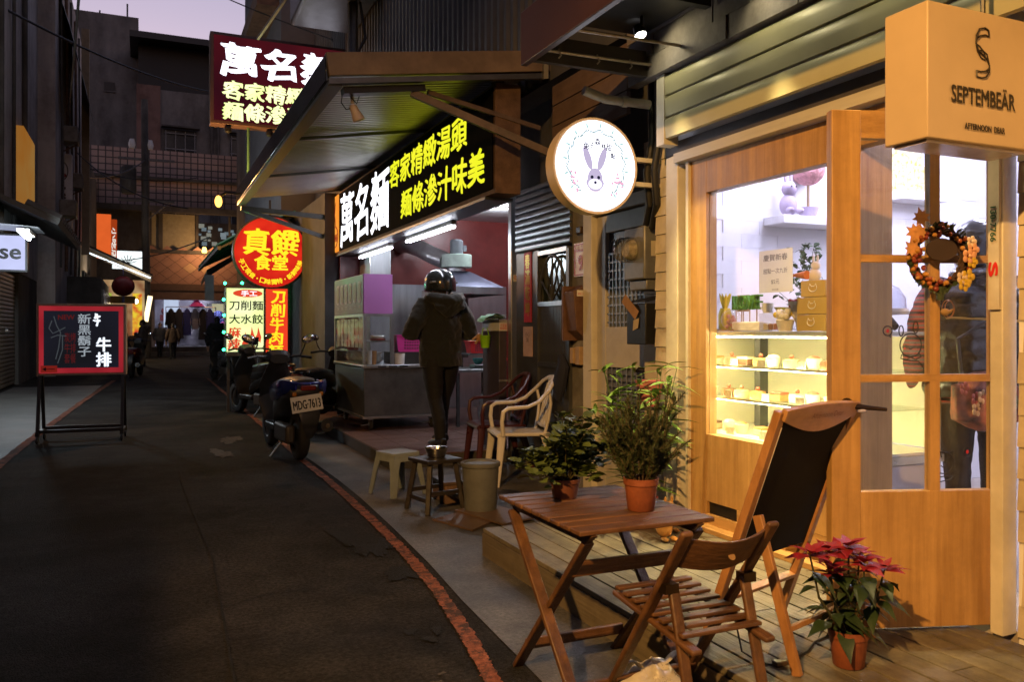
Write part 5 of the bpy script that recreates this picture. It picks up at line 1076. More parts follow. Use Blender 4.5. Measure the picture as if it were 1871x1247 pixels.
# ================================================================== scooters
def scooter(label, paint, loc, rz, plate=None):
    t = thing('scooter', label, 'scooter', loc, rz, 'scooters parked in the lane')
    B = lambda mb, nm, mat, par=t, **k: mb.build(nm, mat, par, local=True, **k)
    tyre = M('tyre_rubber', (.016,.016,.017), rough=.75, bump=.4, bscale=60); rim = M('dark_rim', (.06,.06,.06), rough=.35, metal=.7)
    for y, nm in ((.0,'rear'),(1.22,'front')):
        w = B(MB().lathe([(.15,-.05),(.20,-.058),(.235,-.045),(.25,-.02),(.25,.02),(.235,.045),(.20,.058),(.15,.05)], (0,y,.25), 24, 'X', cap=False), 'wheel', tyre)
        B(MB().lathe([(.02,-.055),(.05,-.05),(.14,-.035),(.152,-.05),(.152,.05),(.14,.035),(.05,.05),(.02,.055)], (0,y,.25), 20, 'X'), 'rim', rim, w)
    def sec(y, z, rx, rz_): return (Vector((0,y,z)), rx, rz_)
    def loft(S, n=16, p=2.6):
        mb = MB()
        for c, rx, rz_ in S:
            for j in range(n):
                a = 2*math.pi*j/n; ca, sa = math.cos(a), math.sin(a)
                mb.v.append(c+Vector((rx*abs(ca)**(2/p)*(1 if ca >= 0 else -1),0,rz_*abs(sa)**(2/p)*(1 if sa >= 0 else -1))))
        k = len(S); mb.f += [(i*n+j,i*n+(j+1)%n,(i+1)*n+(j+1)%n,(i+1)*n+j) for i in range(k-1) for j in range(n)]
        mb.f += [tuple(range(n)), tuple((k-1)*n+j for j in range(n))]; return mb
    B(loft([sec(-.34,.70,.09,.05),sec(-.29,.68,.17,.11),sec(-.14,.65,.21,.14),sec(.10,.60,.205,.15),sec(.35,.55,.16,.15),sec(.55,.48,.14,.14),sec(.62,.38,.12,.08)]), 'tail_body', black_plastic if plate else paint)
    for s in (-1,1):
        P = [(-.33,.76,.12),(-.18,.745,.205),(.05,.70,.22),(.28,.655,.21),(.42,.60,.18)]
        B(MB().tube([(s*x,y,z) for y,z,x in P], [(.016,.04),(.020,.075),(.022,.095),(.020,.085),(.012,.04)], 10), 'side_panel', paint)
        B(MB().tube([(s*.13,-.18,.80),(s*.15,-.30,.79),(s*.08,-.36,.785),(0,-.37,.784)], .014, 8), 'grab_rail', paint)
    B(loft([sec(-.22,.795,.09,.02),sec(-.10,.80,.13,.035),(Vector((0,.12,.79)),.145,.045),(Vector((0,.35,.765)),.13,.045),(Vector((0,.55,.75)),.10,.035)]), 'seat', M('seat_vinyl', (.018,.018,.02), rough=.45))
    B(MB().box(-.075,.075,-.352,-.315,.715,.765), 'tail_lamp', M('tail_lamp_red', (.16,.01,.012), rough=.15), bevel=.012)
    B(loft([(Vector((0,-.30,.64)),.13,.07),(Vector((0,-.36,.56)),.12,.06),(Vector((0,-.40,.44)),.09,.04),(Vector((0,-.40,.33)),.06,.025),(Vector((0,-.385,.27)),.03,.015)]), 'mudguard', black_plastic)
    if plate:
        pl = B(MB().box(-.15,.15,-.425,-.419,.395,.55).xf(Matrix.Translation((0,0,0))), 'number_plate', M('plate_white', (.62,.60,.54), rough=.4, var=.06)); pl.rotation_euler = (R(-8), R(-7), 0); pl.location = (.03,-.055,.075)
        WMs = WM[t]; o = lettering('plate_number', plate, (0,-.4265,.465), Ux, W, .265,.085, M('plate_black', (.01,.01,.012), rough=.5), None, bold=.0025)
        o.data.transform(Matrix.Translation(o.location)); o.location = (0,0,0); o.parent = pl; o.matrix_parent_inverse = Matrix.Identity(4)
    B(MB().tube([(.15,.35,.30),(.17,.15,.29),(.19,-.02,.31),(.20,-.28,.36)], [.02,.035,.062,.065], 12), 'muffler', M('muffler_dark', (.03,.03,.03), rough=.35, metal=.6)); B(MB().lathe([(.02,0),(.024,-.03)], (.20,-.28,.36), 10, 'Y'), 'tail_pipe', M('chrome_tip', (.5,.4,.3), rough=.2, metal=1))
    B(MB().box(-.16,-.06,-.1,.42,.17,.36), 'engine', M('engine_grey', (.08,.07,.06), rough=.5, metal=.5, bump=.4, bscale=30), bevel=.03)
    B(MB().box(-.14,.14,.50,.95,.24,.32), 'floorboard', black_plastic, bevel=.02)
    B(loft([(Vector((0,.93,.34)),.15,.10),(Vector((0,.98,.52)),.19,.09),(Vector((0,.98,.72)),.18,.08),(Vector((0,.93,.88)),.12,.06),(Vector((0,.90,.96)),.09,.04)]), 'leg_shield', black_plastic)
    B(loft([(Vector((0,1.02,.50)),.17,.12),(Vector((0,1.14,.56)),.12,.09),(Vector((0,1.24,.54)),.07,.05)]), 'front_fairing', paint); B(loft([(Vector((0,.83,.99)),.10,.05),(Vector((0,.93,1.02)),.14,.07),(Vector((0,1.03,.99)),.11,.055),(Vector((0,1.08,.96)),.06,.03)]), 'handlebar_cowl', black_plastic)
    B(MB().lathe([(.04,0),(.06,.02),(.055,.04)], (0,1.06,.97), 12, 'Y'), 'headlamp', M('headlamp_glass', (.5,.5,.52), rough=.08))
    for s in (-1,1):
        h = B(MB().tube([(s*.10,.92,1.01),(s*.22,.88,1.02),(s*.35,.82,1.0)], [.012,.013,.017], 8), 'handlebar', black_plastic)
        B(MB().tube([(s*.24,.88,1.03),(s*.27,.86,1.10),(s*.30,.87,1.18)], .007, 6), 'mirror_stalk', black_plastic, h)
        B(MB().ball((0,0,0),(.075,.018,.048),14,8).xf(Matrix.Translation((s*.325,.87,1.21)) @ Matrix.Rotation(R(-s*18),4,'Y')), 'mirror', black_plastic, h)
        B(MB().ball((0,0,0),(.067,.008,.041),14,8).xf(Matrix.Translation((s*.325,.855,1.21)) @ Matrix.Rotation(R(-s*18),4,'Y')), 'mirror_glass', M('mirror_silver', (.75,.78,.85), rough=.03, metal=1, var=.02), h)
        B(MB().tube([(s*.06,1.22,.25),(s*.06,1.12,.55)], .02, 8), 'fork', steel_dark)
        B(MB().box(s*.13-.02,s*.13+.02,-.33,-.30,.66,.70), 'indicator', M('amber_lens', (.4,.14,.02), rough=.15), bevel=.008)
    B(MB().tube([(-.10,.25,.18),(-.24,.22,.02)], .010, 6), 'kickstand', steel_dark); B(MB().tube([(0,1.05,.40),(0,1.22,.52),(0,1.34,.46)], [(.05,.01),(.075,.012),(.06,.01)], 8), 'front_mudguard', paint)
    return t
blue = M('blue_metallic', (.010,.02,.20), rough=.18, metal=.3, coat=.6, var=.05); blackp = M('black_gloss', (.012,.012,.014), rough=.15, coat=.6); silver = M('silver_gloss', (.22,.22,.24), rough=.25, metal=.6); redg = M('dark_red_gloss', (.09,.01,.01), rough=.2, coat=.5)
scooter('blue and black scooter with a white number plate parked at the red line', blue, (1.435,8.52,.004), R(5), 'MDG·7613')
scooter('black scooter parked behind the blue one with its bar towards the cart', blackp, (1.9,10.6,.004), R(-35))
scooter('black scooter parked below the yellow lit noodle sign', M('black_gloss2',(.01,.01,.012), rough=.2, coat=.4), (1.80,12.7,.004), R(20))
scooter('dark scooter in the shadow behind the dark walking person', silver, (2.05,22.5,.004), R(15))
scooter('dark red scooter parked under the lantern on the left row', redg, (-.30,25.5,.004), R(-10))
scooter('black scooter parked behind the dark red one on the left row', M('black_gloss3',(.012,.012,.012), rough=.2, coat=.4), (-.75,28.3,.004), R(-15))

# ================================================================== standing sign of the steak house
fs = thing('standing_sign', 'wheeled standing sign with red border and white characters on the left of the lane', 'sign', (-.66,11.05,0), R(-4))
def B(mb, nm, mat, par=fs, **k): return mb.build(nm, mat, par, local=True, **k)
tan = M('tan_frame', (.34,.23,.16), rough=.5, var=.12)
B(MB().box(-.475,.475,-.04,.12,.775,1.62), 'sign_box', tan, bevel=.008); B(MB().box(-.445,.445,-.047,-.041,.805,1.59), 'red_border', E('red_border', (.42,.025,.035), .85, (.28,.012,.02), 2)); B(MB().box(-.395,.395,-.053,-.048,.865,1.535), 'black_face', E('sign_face', (.012,.012,.02), 1.0, (.008,.008,.01), 1.4))
wl3 = E('steak_letters', (.85,.9,1), 1.3); gl3 = E('steak_letters_dim', (.4,.45,.5), .8); rl3 = E('steak_red_dim', (.16,.015,.015), .6); dl3 = E('steak_outline', (.07,.08,.09), .7)
def L(body, x, z, w, h, mat, nm='lettering', **k):
    o = lettering(nm, body, (x,0,z), Ux, W, w, h, mat, None, **k); o.data.transform(Matrix.Translation(o.location)); o.location = (0,-.058,0); o.parent = fs; return o
L('新\n黑\n鬍\n子', .03,1.25,.135,.50, gl3, bold=.002); L('牛\n排', .235,1.05,.155,.34, wl3, bold=.006); L('牛', .165,1.43,.07,.15, wl3, 'brush_lettering', brush=.008); L('NEW', -.16,1.46,.17,.055, rl3, bold=.002)
L('炭烤\n牛排\n套餐', -.12,1.1,.12,.36, rl3)
mbk = MB(); 
for P in ([(-.31,1.42),(-.34,1.33),(-.30,1.27),(-.24,1.30),(-.17,1.34)],[(-.29,1.47),(-.26,1.36),(-.22,1.28),(-.24,1.1),(-.27,.97)],[(-.32,1.22),(-.25,1.25),(-.16,1.24)],[(-.2,1.24),(-.2,1.08),(-.25,.92)]): mbk.tube([(x_,-.057,z_) for x_, z_ in P], [.006]*len(P), 5)
B(mbk, 'bull_drawing', dl3)
B(MB().box(-.425,-.255,-.0585,-.054,.815,.895), 'arrow_panel', E('arrow_red', (.22,.015,.01), .8)); am = MB().box(-.40,-.28,-.0615,-.059,.850,.858); am.add([(-.41,-.061,.854),(-.37,-.061,.878),(-.37,-.061,.83)],[(0,1,2)]); B(am, 'arrow', black_metal)
dkm = M('sign_leg_metal', (.03,.025,.022), rough=.45, metal=.4)
for s in (-1,1):
    for y in (-.17,.25): B(MB().bar((s*.44,.04+ (y-.04)*.3,.775),(s*.44,y,.10),.035,.035), 'leg', dkm)
    B(MB().bar((s*.44,-.2,.12),(s*.44,.29,.12),.035,.04), 'foot_rail', dkm)
    for y in (-.18,.27):
        c = B(MB().lathe([(.03,-.014),(.045,-.01),(.045,.01),(.03,.014)], (s*.44,y,.047), 14, 'X'), 'caster', caster_m); B(MB().box(s*.44-.02,s*.44+.02,y-.02,y+.02,.085,.105), 'fork', dkm, c)
for y in (-.17,.25): B(MB().bar((-.44,y,.14),(.44,y,.14),.03,.04), 'stretcher', dkm)
# ================================================================== plants
def leaf_mb(l, w, fold=.25, droop=.2, pts=((0,0),(.2,.7),(.45,1),(.75,.6),(1,0))):
    """leaf along +X from the origin, up +Z"""
    mb = MB(); v = []
    for t, k in pts:
        z = -droop*l*t*t
        v += [(l*t, w/2*k, z+fold*w*k*.5), (l*t, 0, z), (l*t, -w/2*k, z+fold*w*k*.5)]
    f = []
    for i in range(len(pts)-1):
        a = 3*i; f += [(a,a+1,a+4,a+3),(a+1,a+2,a+5,a+4)]
    return mb.add(v, f)
def orient(p, d, roll=0):
    q = Vector(d).normalized().to_track_quat('X','Z').to_matrix().to_4x4(); return Matrix.Translation(p) @ q @ Matrix.Rotation(roll,4,'X')
terra = M('terracotta_plastic', (.26,.075,.033), rough=.6, var=.25, scale=9, dirt=.45, bump=.15)
soil = M('potting_soil', (.03,.02,.014), rough=.9, bump=.6, bscale=80)
def pot(t, c, r, h, mat=terra):
    MB().lathe([(r*.76,0),(r*.80,.003),(r*.97,h*.80),(r*1.04,h*.80),(r*1.06,h),(r*.98,h),(r*.93,h*.86)], c, 24).build('pot', mat, t); MB().lathe([(0.001,h*.86),(r*.92,h*.86)], c, 20).build('soil', soil, t)
# ---- round leaved herb
lg = M('herb_leaf', (.035,.065,.016), rough=.5, col2=(.10,.135,.035), var=.2, scale=9)
pm = thing('potted_herb', 'bushy round leaved herb in a low brown pot on the folding table', 'plant', (1.475,2.83,.66))
pot(pm, (1.475,2.83,.661), .058, .075, M('brown_pot', (.14,.05,.03), rough=.5))
rnd = random.Random(21); RP = ((0,.25),(.2,.85),(.5,1),(.8,.75),(1,.2))
lsrc_ = [leaf_mb(s,s*.85,.3,.25,RP).mesh('leaf', lg) for s in (.034,.041,.048)]
stems = MB(); pts = []
for i in range(37):
    a = rnd.uniform(0,6.28); e = rnd.uniform(.35,1.5); L_ = rnd.uniform(.11,.22)*(1.15 if e > 1 else .95)
    d = Vector((math.cos(a)*math.cos(e),math.sin(a)*math.cos(e),math.sin(e))); b = Vector((1.475+.02*math.cos(a),2.83+.02*math.sin(a),.73))
    P = [b+d*L_*k/4+Vector((0,0,.03*math.sin(math.pi*k/4)-(.04*(k/4)**2 if e < .6 else 0))) for k in range(5)]
    stems.tube(P, [.0025,.002,.002,.0015,.001], 5)
    for k in range(1,5):
        for s in range(6): pts.append((P[k], d, a))
stems.build('stems', M('herb_stem', (.07,.06,.02), rough=.6), pm, kind='stuff')
rnd.shuffle(pts); inner = MB(); lp = [leaf_mb(s,s*.85,.3,.25,RP) for s in (.030,.037,.044)]
for p, d, a in pts[290:]:
    az = rnd.uniform(0,6.28); inner.merge(rnd.choice(lp), orient(p+Vector((rnd.uniform(-.022,.022),rnd.uniform(-.022,.022),rnd.uniform(-.015,.015))), Vector((math.cos(az),math.sin(az),rnd.uniform(-.3,.7)))+d*.5, rnd.uniform(-.6,.6)))
inner.build('foliage', lg, pm, kind='stuff')
for i, (p, d, a) in enumerate(pts[:290]):
    az = rnd.uniform(0,6.28); dd = Vector((math.cos(az),math.sin(az),rnd.uniform(-.2,.7)))+d*.6
    inst(rnd.choice(lsrc_), 'leaf', pm, mtx=orient(p+Vector((rnd.uniform(-.02,.02),rnd.uniform(-.02,.02),rnd.uniform(-.012,.012))), dd, rnd.uniform(-.5,.5)), world=True)
# ---- rosemary
pr_ = thing('potted_rosemary', 'tall feathery rosemary in a terracotta pot on the near end of the folding table', 'plant', (1.625,2.53,.66))
pot(pr_, (1.625,2.53,.661), .060, .115)
nm_ = MB(); st_ = MB(); rnd = random.Random(5)
def needles(P, n, l):
    for i in range(n):
        t = .12+.88*i/n; q = t*(len(P)-1); a = min(int(q),len(P)-2); p = P[a].lerp(P[a+1], q-a); d = (P[a+1]-P[a]).normalized()
        an = rnd.uniform(0,6.28); s = d.orthogonal().normalized(); s = Matrix.Rotation(an,3,d) @ s
        e = p+(s*.8+d*.75).normalized()*l*rnd.uniform(.7,1.15)*(1-.35*t); w = d.cross(s)*.0024
        nm_.add([p-w,p+w,e],[(0,1,2)]); u = s.cross(w).normalized()*.0020; nm_.add([p-u,p+u,e],[(0,1,2)])
for i in range(52):
    a = rnd.uniform(0,6.28); lean = rnd.uniform(.05,.60); H_ = rnd.uniform(.17,.33)*(1.05-.35*lean)
    if i < 3: a, lean, H_ = (-.35,.22,.36) if i == 0 else (3.3,.12,.31) if i == 1 else (.4,.3,.33)
    b = Vector((1.625+.03*math.cos(a),2.53+.03*math.sin(a),.76)); d = Vector((math.cos(a)*lean,math.sin(a)*lean,1)).normalized()
    P = [b+d*H_*k/6+Vector((math.cos(a),math.sin(a),0))*.03*lean*math.sin(k*.8)-Vector((0,0,.10*lean*lean*(k/6)**2)) for k in range(7)]
    st_.tube(P, [.0028,.0025,.002,.002,.0015,.0012,.001], 5); needles(P, 110, .028)
    for j in range(3):
        k = rnd.randint(1,4); a2 = rnd.uniform(0,6.28); d2 = (d*.8+Vector((math.cos(a2),math.sin(a2),.3))*.7).normalized(); P2 = [P[k]+d2*rnd.uniform(.08,.13)*q/3 for q in range(4)]
        st_.tube(P2, .0012, 4); needles(P2, 42, .022)
for i in range(0):
    a = rnd.uniform(2.2,7.0); b = Vector((1.625+.055*math.cos(a),2.53+.055*math.sin(a),.765)); P = [b+Vector((math.cos(a)*.055*k,math.sin(a)*.055*k,.012*k-.02*k*k)) for k in range(5)]
    st_.tube(P, .0013, 4); needles(P, 60, .02)
st_.build('stems', M('woody_stem', (.08,.05,.03), rough=.8), pr_, kind='stuff'); nm_.build('foliage', M('rosemary_needle', (.035,.055,.025), rough=.6, col2=(.07,.09,.035), scale=30), pr_, kind='stuff')
# ---- leafy plant lit by the shop light, standing on the deck
bp_ = thing('leafy_plant', 'tall plant with long pointed bright green leaves beside the cream trim', 'plant', (2.66,4.15,.16))
pot(bp_, (2.66,4.15,.16), .10, .17, M('dark_red_pot', (.25,.03,.02), rough=.4))
bl = M('bamboo_leaf', (.07,.16,.02), rough=.4, col2=(.15,.26,.045), scale=6); bsr = [leaf_mb(l,w,.18,.35,((0,.25),(.15,.8),(.4,1),(.7,.65),(1,0))).mesh('leaf', bl) for l, w in ((.15,.03),(.19,.036),(.12,.026))]
rnd = random.Random(8); stm = MB()
for i in range(20):
    a = rnd.uniform(0,6.28); H_ = rnd.uniform(.3,.80); ln_ = rnd.uniform(.04,.26); b = Vector((2.66+.04*math.cos(a),4.15+.04*math.sin(a),.30)); P = [b+Vector((math.cos(a)*ln_*k/5,math.sin(a)*ln_*k/5,H_*k/5)) for k in range(6)]
    stm.tube(P, [.004,.004,.003,.003,.0025,.002], 5)
    for k in range(1,6):
        for s in range(3):
            az = rnd.uniform(0,6.28); inst(rnd.choice(bsr), 'leaf', bp_, mtx=orient(P[k], (math.cos(az),math.sin(az),rnd.uniform(-.1,.9)), rnd.uniform(-.4,.4)), world=True)
stm.build('stems', M('green_stem', (.06,.11,.03), rough=.5), bp_, kind='stuff')
simple('pink_pot', 'pink plastic pot on a stand half hidden behind the rosemary', 'pot', MB().lathe([(.06,0),(.085,.15),(.09,.155),(.08,.155),(.055,.01)], (2.84,4.33,.84), 20), M('pink_plastic', (.48,.14,.17), rough=.5))
simple('plant_stand', 'thin dark stand under the pink pot by the shingled corner', 'stand', MB().tube([(2.84,4.33,.160),(2.84,4.33,.82)], .015, 8).lathe([(.10,.82),(.10,.839)], (2.84,4.33,0), 18).lathe([(.09,.0),(.09,.015)], (2.84,4.33,.160), 18), black_metal)
gold = M('glazed_gold', (.55,.30,.10), rough=.18, metal=.35, var=.35, scale=14, coat=.5)
for k, (x, y) in enumerate(((2.60,3.82),(2.72,3.98))):
    f_ = thing('figurine', f'glazed golden animal figurine on the deck under the plants, {"the one towards the lane" if k==0 else "the one against the oak panel"}', 'figurine', (x,y,.16))
    MB().ball((x,y,.225),(.045,.06,.055),12,8).build('body', gold, f_); MB().ball((x-.01,y-.05,.305),(.035,.038,.036),12,8).ball((x-.01,y-.085,.297),(.018,.016,.014),8,6).build('head', gold, f_)
    for sx in (-1,1): MB().ball((x+sx*.03,y-.055,.173),(.018,.03,.014),8,6).build('foot', gold, f_); MB().ball((x+sx*.022-.01,y-.045,.345),(.010,.006,.02),8,6).build('ear', gold, f_)
# ---- poinsettia
po = thing('poinsettia', 'potted poinsettia with red bracts beside the open oak door', 'plant', (2.20,2.13,.158))
pot(po, (2.20,2.13,.159), .064, .125)
red_b = M('poinsettia_bract', (.19,.005,.018), rough=.55, col2=(.33,.014,.038), scale=20); dk_l = M('poinsettia_leaf', (.016,.035,.014), rough=.42, col2=(.03,.055,.02), scale=14)
PT = ((0,0),(.18,.45),(.36,1),(.55,.9),(.78,.42),(1,0))
br_s = [leaf_mb(l,l*.46,.2,.22,PT).mesh('bract', red_b) for l in (.072,.088,.055)]; lf_s = [leaf_mb(l,l*.48,.25,.5,PT).mesh('leaf', dk_l) for l in (.09,.115,.075)]
rnd = random.Random(31); sm_ = MB(); cyz = M('cyathia_yellow', (.45,.35,.05), rough=.5)
heads = [(0,0,.40),(.07,.02,.355),(-.05,.05,.375),(.0,-.07,.36),(-.09,-.01,.33),(.10,-.06,.33),(-.19,-.02,.40),(.04,.08,.36)]
for hx_, hy_, hz in heads:
    c = Vector((2.20+hx_, 2.13+hy_, .158+hz)); b = Vector((2.20+hx_*.15,2.13+hy_*.15,.27)); mid = b.lerp(c,.5)+Vector((hx_*.2,hy_*.2,.0)); sm_.tube([b,mid,c], [.005,.004,.003], 6)
    for ring, (n, el) in enumerate(((5,.75),(7,.25))):
        for i in range(n):
            a = 2*math.pi*i/n+rnd.uniform(-.3,.3); inst(br_s[0 if ring == 0 else 1] if rnd.random() < .7 else br_s[2], 'bract', po, mtx=orient(c+Vector((0,0,.006 if ring == 0 else -.004)), (math.cos(a),math.sin(a),el+rnd.uniform(-.25,.2)), rnd.uniform(-.3,.3)), world=True)
    ct = MB()
    for i in range(4): ct.ball(c+Vector((rnd.uniform(-.007,.007),rnd.uniform(-.007,.007),.010)), .004, 6, 4)
    ct.build('flower_centre', cyz, po)
    for i in range(9):
        t = rnd.uniform(.05,.85); p = b.lerp(c,t)+Vector((hx_*.15,hy_*.15,0)); a = rnd.uniform(0,6.28); inst(rnd.choice(lf_s), 'leaf', po, mtx=orient(p, (math.cos(a),math.sin(a),rnd.uniform(-.35,.35)), rnd.uniform(-.3,.3)), world=True)
sm_.build('stems', M('poinsettia_stem', (.05,.05,.02), rough=.6), po, kind='stuff')
# ================================================================== people
def soft(o, voxel=.016, smooth=6, disp=0, dsc=.12):
    r = o.modifiers.new('remesh','REMESH'); r.mode = 'VOXEL'; r.voxel_size = voxel; r.use_smooth_shade = True
    s = o.modifiers.new('smooth','SMOOTH'); s.iterations = smooth; s.factor = .5
    if disp:
        tx = bpy.data.textures.new('folds','CLOUDS'); tx.noise_scale = dsc; d = o.modifiers.new('folds','DISPLACE'); d.texture = tx; d.strength = disp; d.mid_level = .5; d.texture_coords = 'LOCAL'
    return o
skin = M('skin_tone', (.45,.27,.19), rough=.5, var=.06); hairm = M('dark_hair', (.012,.010,.009), rough=.45, bump=.5, bscale=90, stretch=(1,1,.2))
def head_mb(c, s=1.0):
    """head facing +Y, centre c, about .23 tall"""
    c = Vector(c); mb = MB(); mb.ball(c,(.075*s,.095*s,.115*s),16,12); mb.ball(c+Vector((0,.06*s,-.055*s)),(.05*s,.045*s,.055*s),12,8)
    mb.add([c+Vector((-.015,.088,.012))*s,c+Vector((.015,.088,.012))*s,c+Vector((0,.118,-.022))*s,c+Vector((-.018,.09,-.03))*s,c+Vector((.018,.09,-.03))*s],[(0,1,2),(0,2,3),(1,4,2),(3,2,4)])
    for k in (-1,1): mb.ball(c+Vector((k*.077,-.005,-.01))*s,(.012*s,.022*s,.032*s),8,6)
    return mb
def face_parts(t, c, s=1.0):
    c = Vector(c); e = MB()
    for k in (-1,1): e.ball(c+Vector((k*.03,.088,.008))*s,(.012*s,.007*s,.006*s),8,6)
    e.build('eyes', M('eye_dark', (.02,.015,.012), rough=.2), t, local=True); MB().ball(c+Vector((0,.098,-.06))*s,(.022*s,.008*s,.006*s),8,6).build('mouth', M('lip', (.4,.14,.12), rough=.5), t, local=True)
def hand_mb(mb, w, d, side, s=1.0):
    """five fingered relaxed hand at wrist w pointing along d"""
    w = Vector(w); d = Vector(d).normalized(); x = d.cross(Vector((0,0,1))).normalized()*side; n = Vector((0,0,-1))
    mb.tube([w,w+d*.045*s,w+d*.085*s], [(.026*s,.016*s),(.038*s,.015*s),(.036*s,.013*s)], 10, up=(0,0,1))
    for k, L_ in enumerate((.06,.072,.068,.052)):
        b = w+d*.08*s+x*(.027-.018*k)*s; mb.tube([b,b+d*L_*.5*s+n*.008*s,b+d*L_*.85*s+n*.03*s,b+d*L_*.8*s+n*.045*s], [.0085*s,.008*s,.007*s,.005*s], 7)
    b = w+d*.03*s+x*.03*s; mb.tube([b,b+(d*.6+x*.8)*.03*s+n*.01*s,b+(d*.95+x*.5)*.06*s+n*.025*s], [.011*s,.009*s,.006*s], 7)
def figure(name, label, loc, rz, top, legs, shoes, H=1.75, arms='forward', walk=0, hair=hairm, hood=False, cap=None, bag=None, group=None, jl=.80, long_coat=False, facing_head=0):
    t = thing(name, label, 'person', loc, rz, group); k = H/1.75
    bm = MB(); bm.merge(head_mb((0,.02,1.62)), None); bm.tube([(0,-.005,1.40),(0,.005,1.56)], [.062,.055], 12)
    ar = {}
    for s in (-1,1):
        if arms == 'forward': el, wr = Vector((s*.335,-.02,1.12)), Vector((s*.15,.24,1.14))
        else: el, wr = Vector((s*.285,-.04-.08*s*walk,1.10)), Vector((s*.27,.08-.12*s*walk,.86))
        ar[s] = (el, wr); dr = (wr-el).normalized(); hand_mb(bm, wr+dr*.01, dr if arms == 'forward' else Vector((0,.25,-1)), -s if arms == 'forward' else s)
    bm.tube([(0,0,.84),(0,0,1.0),(0,0,1.25),(0,-.01,1.40)], [(.15,.09),(.15,.09),(.16,.09),(.12,.07)], 14, up=(0,1,0))
    for s in (-1,1):
        el, wr = ar[s]; bm.tube([(s*.10,-.01,1.37),(s*.175,-.01,1.39),el,wr+(wr-el).normalized()*.03], [.045,.045,.035,.022], 10); stp = s*walk*.16; bm.tube([(s*.09,0,.90),(s*.10,stp*.35+.01,.66),(s*.095,stp*.6+.025,.47),(s*.095,stp-.015,.06)], [.07,.06,.045,.032], 10)
    b = bm.xf(Matrix.Scale(k,4)).build('body', skin, t, local=True); soft(b, .009, 3)
    face_parts(t, (0,.02*k,1.62*k), k)
    jm = MB(); hem = .62 if long_coat else jl
    jm.tube([(0,0,hem),(0,0,hem+.12),(0,0,1.06),(0,.005,1.22),(0,-.005,1.36),(0,-.01,1.44),(0,-.005,1.50)], [(.215,.145),(.22,.15),(.212,.145),(.222,.15),(.225,.14),(.17,.105),(.085,.085)], 20, up=(0,1,0))
    for s in (-1,1):
        el, wr = ar[s]; sh = Vector((s*.185,-.01,1.41)); jm.tube([Vector((s*.10,0,1.38)),sh,sh.lerp(el,.5)+Vector((s*.012,-.01,0)),el,el.lerp(wr,.5),wr], [.095,.095,.088,.078,.068,.052], 14)
    if hood:
        jm.tube([(-.12,.0,1.50),(-.155,-.09,1.49),(-.08,-.17,1.47),(0,-.19,1.46),(.08,-.17,1.47),(.155,-.09,1.49),(.12,.0,1.50)], [.05,.062,.068,.07,.068,.062,.05], 12); jm.tube([(0,-.12,1.50),(0,-.18,1.40),(0,-.165,1.30)], [(.14,.05),(.17,.055),(.05,.02)], 14)
    soft(jm.xf(Matrix.Scale(k,4)).build('jacket', top, t, local=True), .013, 3, .034, .085)
    lm = MB(); lm.tube([(0,0,.80),(0,0,.90),(0,0,.98)], [(.175,.12),(.185,.13),(.18,.125)], 16, up=(0,1,0))
    for s in (-1,1):
        st = s*walk*.16; lm.tube([(s*.095,0,.88),(s*.10,st*.35+.01,.66),(s*.095,st*.6+.025,.47),(s*.095,st-.0,.26),(s*.095,st-.015,.07)], [(.105,.12),(.092,.10),(.068,.075),(.06,.068),(.052,.055)], 14)
    soft(lm.xf(Matrix.Scale(k,4)).build('trousers', legs, t, local=True), .014, 4, .012, .07)
    for s in (-1,1):
        st = s*walk*.16; soft(MB().tube([(s*.095,st-.085,.05),(s*.095,st-.03,.06),(s*.10,st+.07,.05),(s*.105,st+.165,.032)], [(.034,.045),(.042,.055),(.046,.04),(.032,.025)], 12).xf(Matrix.Scale(k,4)).build('shoe', shoes, t, local=True), .009, 3)
    if hair: MB().ball((0,-.005*k,1.645*k),(.086*k,.100*k,.105*k),16,10).ball((0,-.05*k,1.58*k),(.075*k,.055*k,.09*k),12,8).build('hair', hair, t, local=True)
    return t
hood_c = M('charcoal_fleece', (.014,.017,.018), rough=.85, var=.15, scale=5, bump=.3, bscale=120, sheen=.3); blk_c = M('black_denim', (.010,.010,.012), rough=.8, bump=.3, bscale=90); shoe_b = M('black_shoe', (.015,.015,.016), rough=.5)
man = figure('person', 'person in charcoal hooded jacket and black helmet standing at the kitchen counter', (2.79,8.10,.131), R(10), hood_c, blk_c, shoe_b, 1.76, 'forward', .95, None, True)
man.scale = (1.07,1.07,1.0)
hc = Vector((0,.015,1.615))*(1.76/1.75)
hel = MB()
for i in range(11):
    th = math.pi*.5*i/10*1.34
    for j in range(24):
        a = 2*math.pi*j/24; r = .150*math.sin(min(th,1.62)); z = .158*math.cos(th)
        hel.v.append(hc+Vector((r*math.cos(a),r*1.12*math.sin(a),z+.03)))
for i in range(10):
    for j in range(24): hel.f.append((i*24+j,i*24+(j+1)%24,(i+1)*24+(j+1)%24,(i+1)*24+j))
hl = hel.build('helmet', M('helmet_gloss', (.022,.028,.032), rough=.16, coat=.8, var=.3, scale=9), man, local=True); s_ = hl.modifiers.new('solid','SOLIDIFY'); s_.thickness = .016
MB().tube([hc+Vector((-.145,.02,.03)),hc+Vector((-.13,-.10,.04)),hc+Vector((0,-.166,.045)),hc+Vector((.13,-.10,.04)),hc+Vector((.145,.02,.03))], [(.006,.010)]*5, 8).build('helmet_band', M('grey_band', (.22,.22,.23), rough=.4), hl, local=True)
MB().tube([hc+Vector((-.135,.0,-.01)),hc+Vector((-.095,.03,-.10)),hc+Vector((0,.06,-.13)),hc+Vector((.095,.03,-.10)),hc+Vector((.135,0,-.01))], [(.004,.012)]*5, 6).build('chin_strap', shoe_b, hl, local=True)
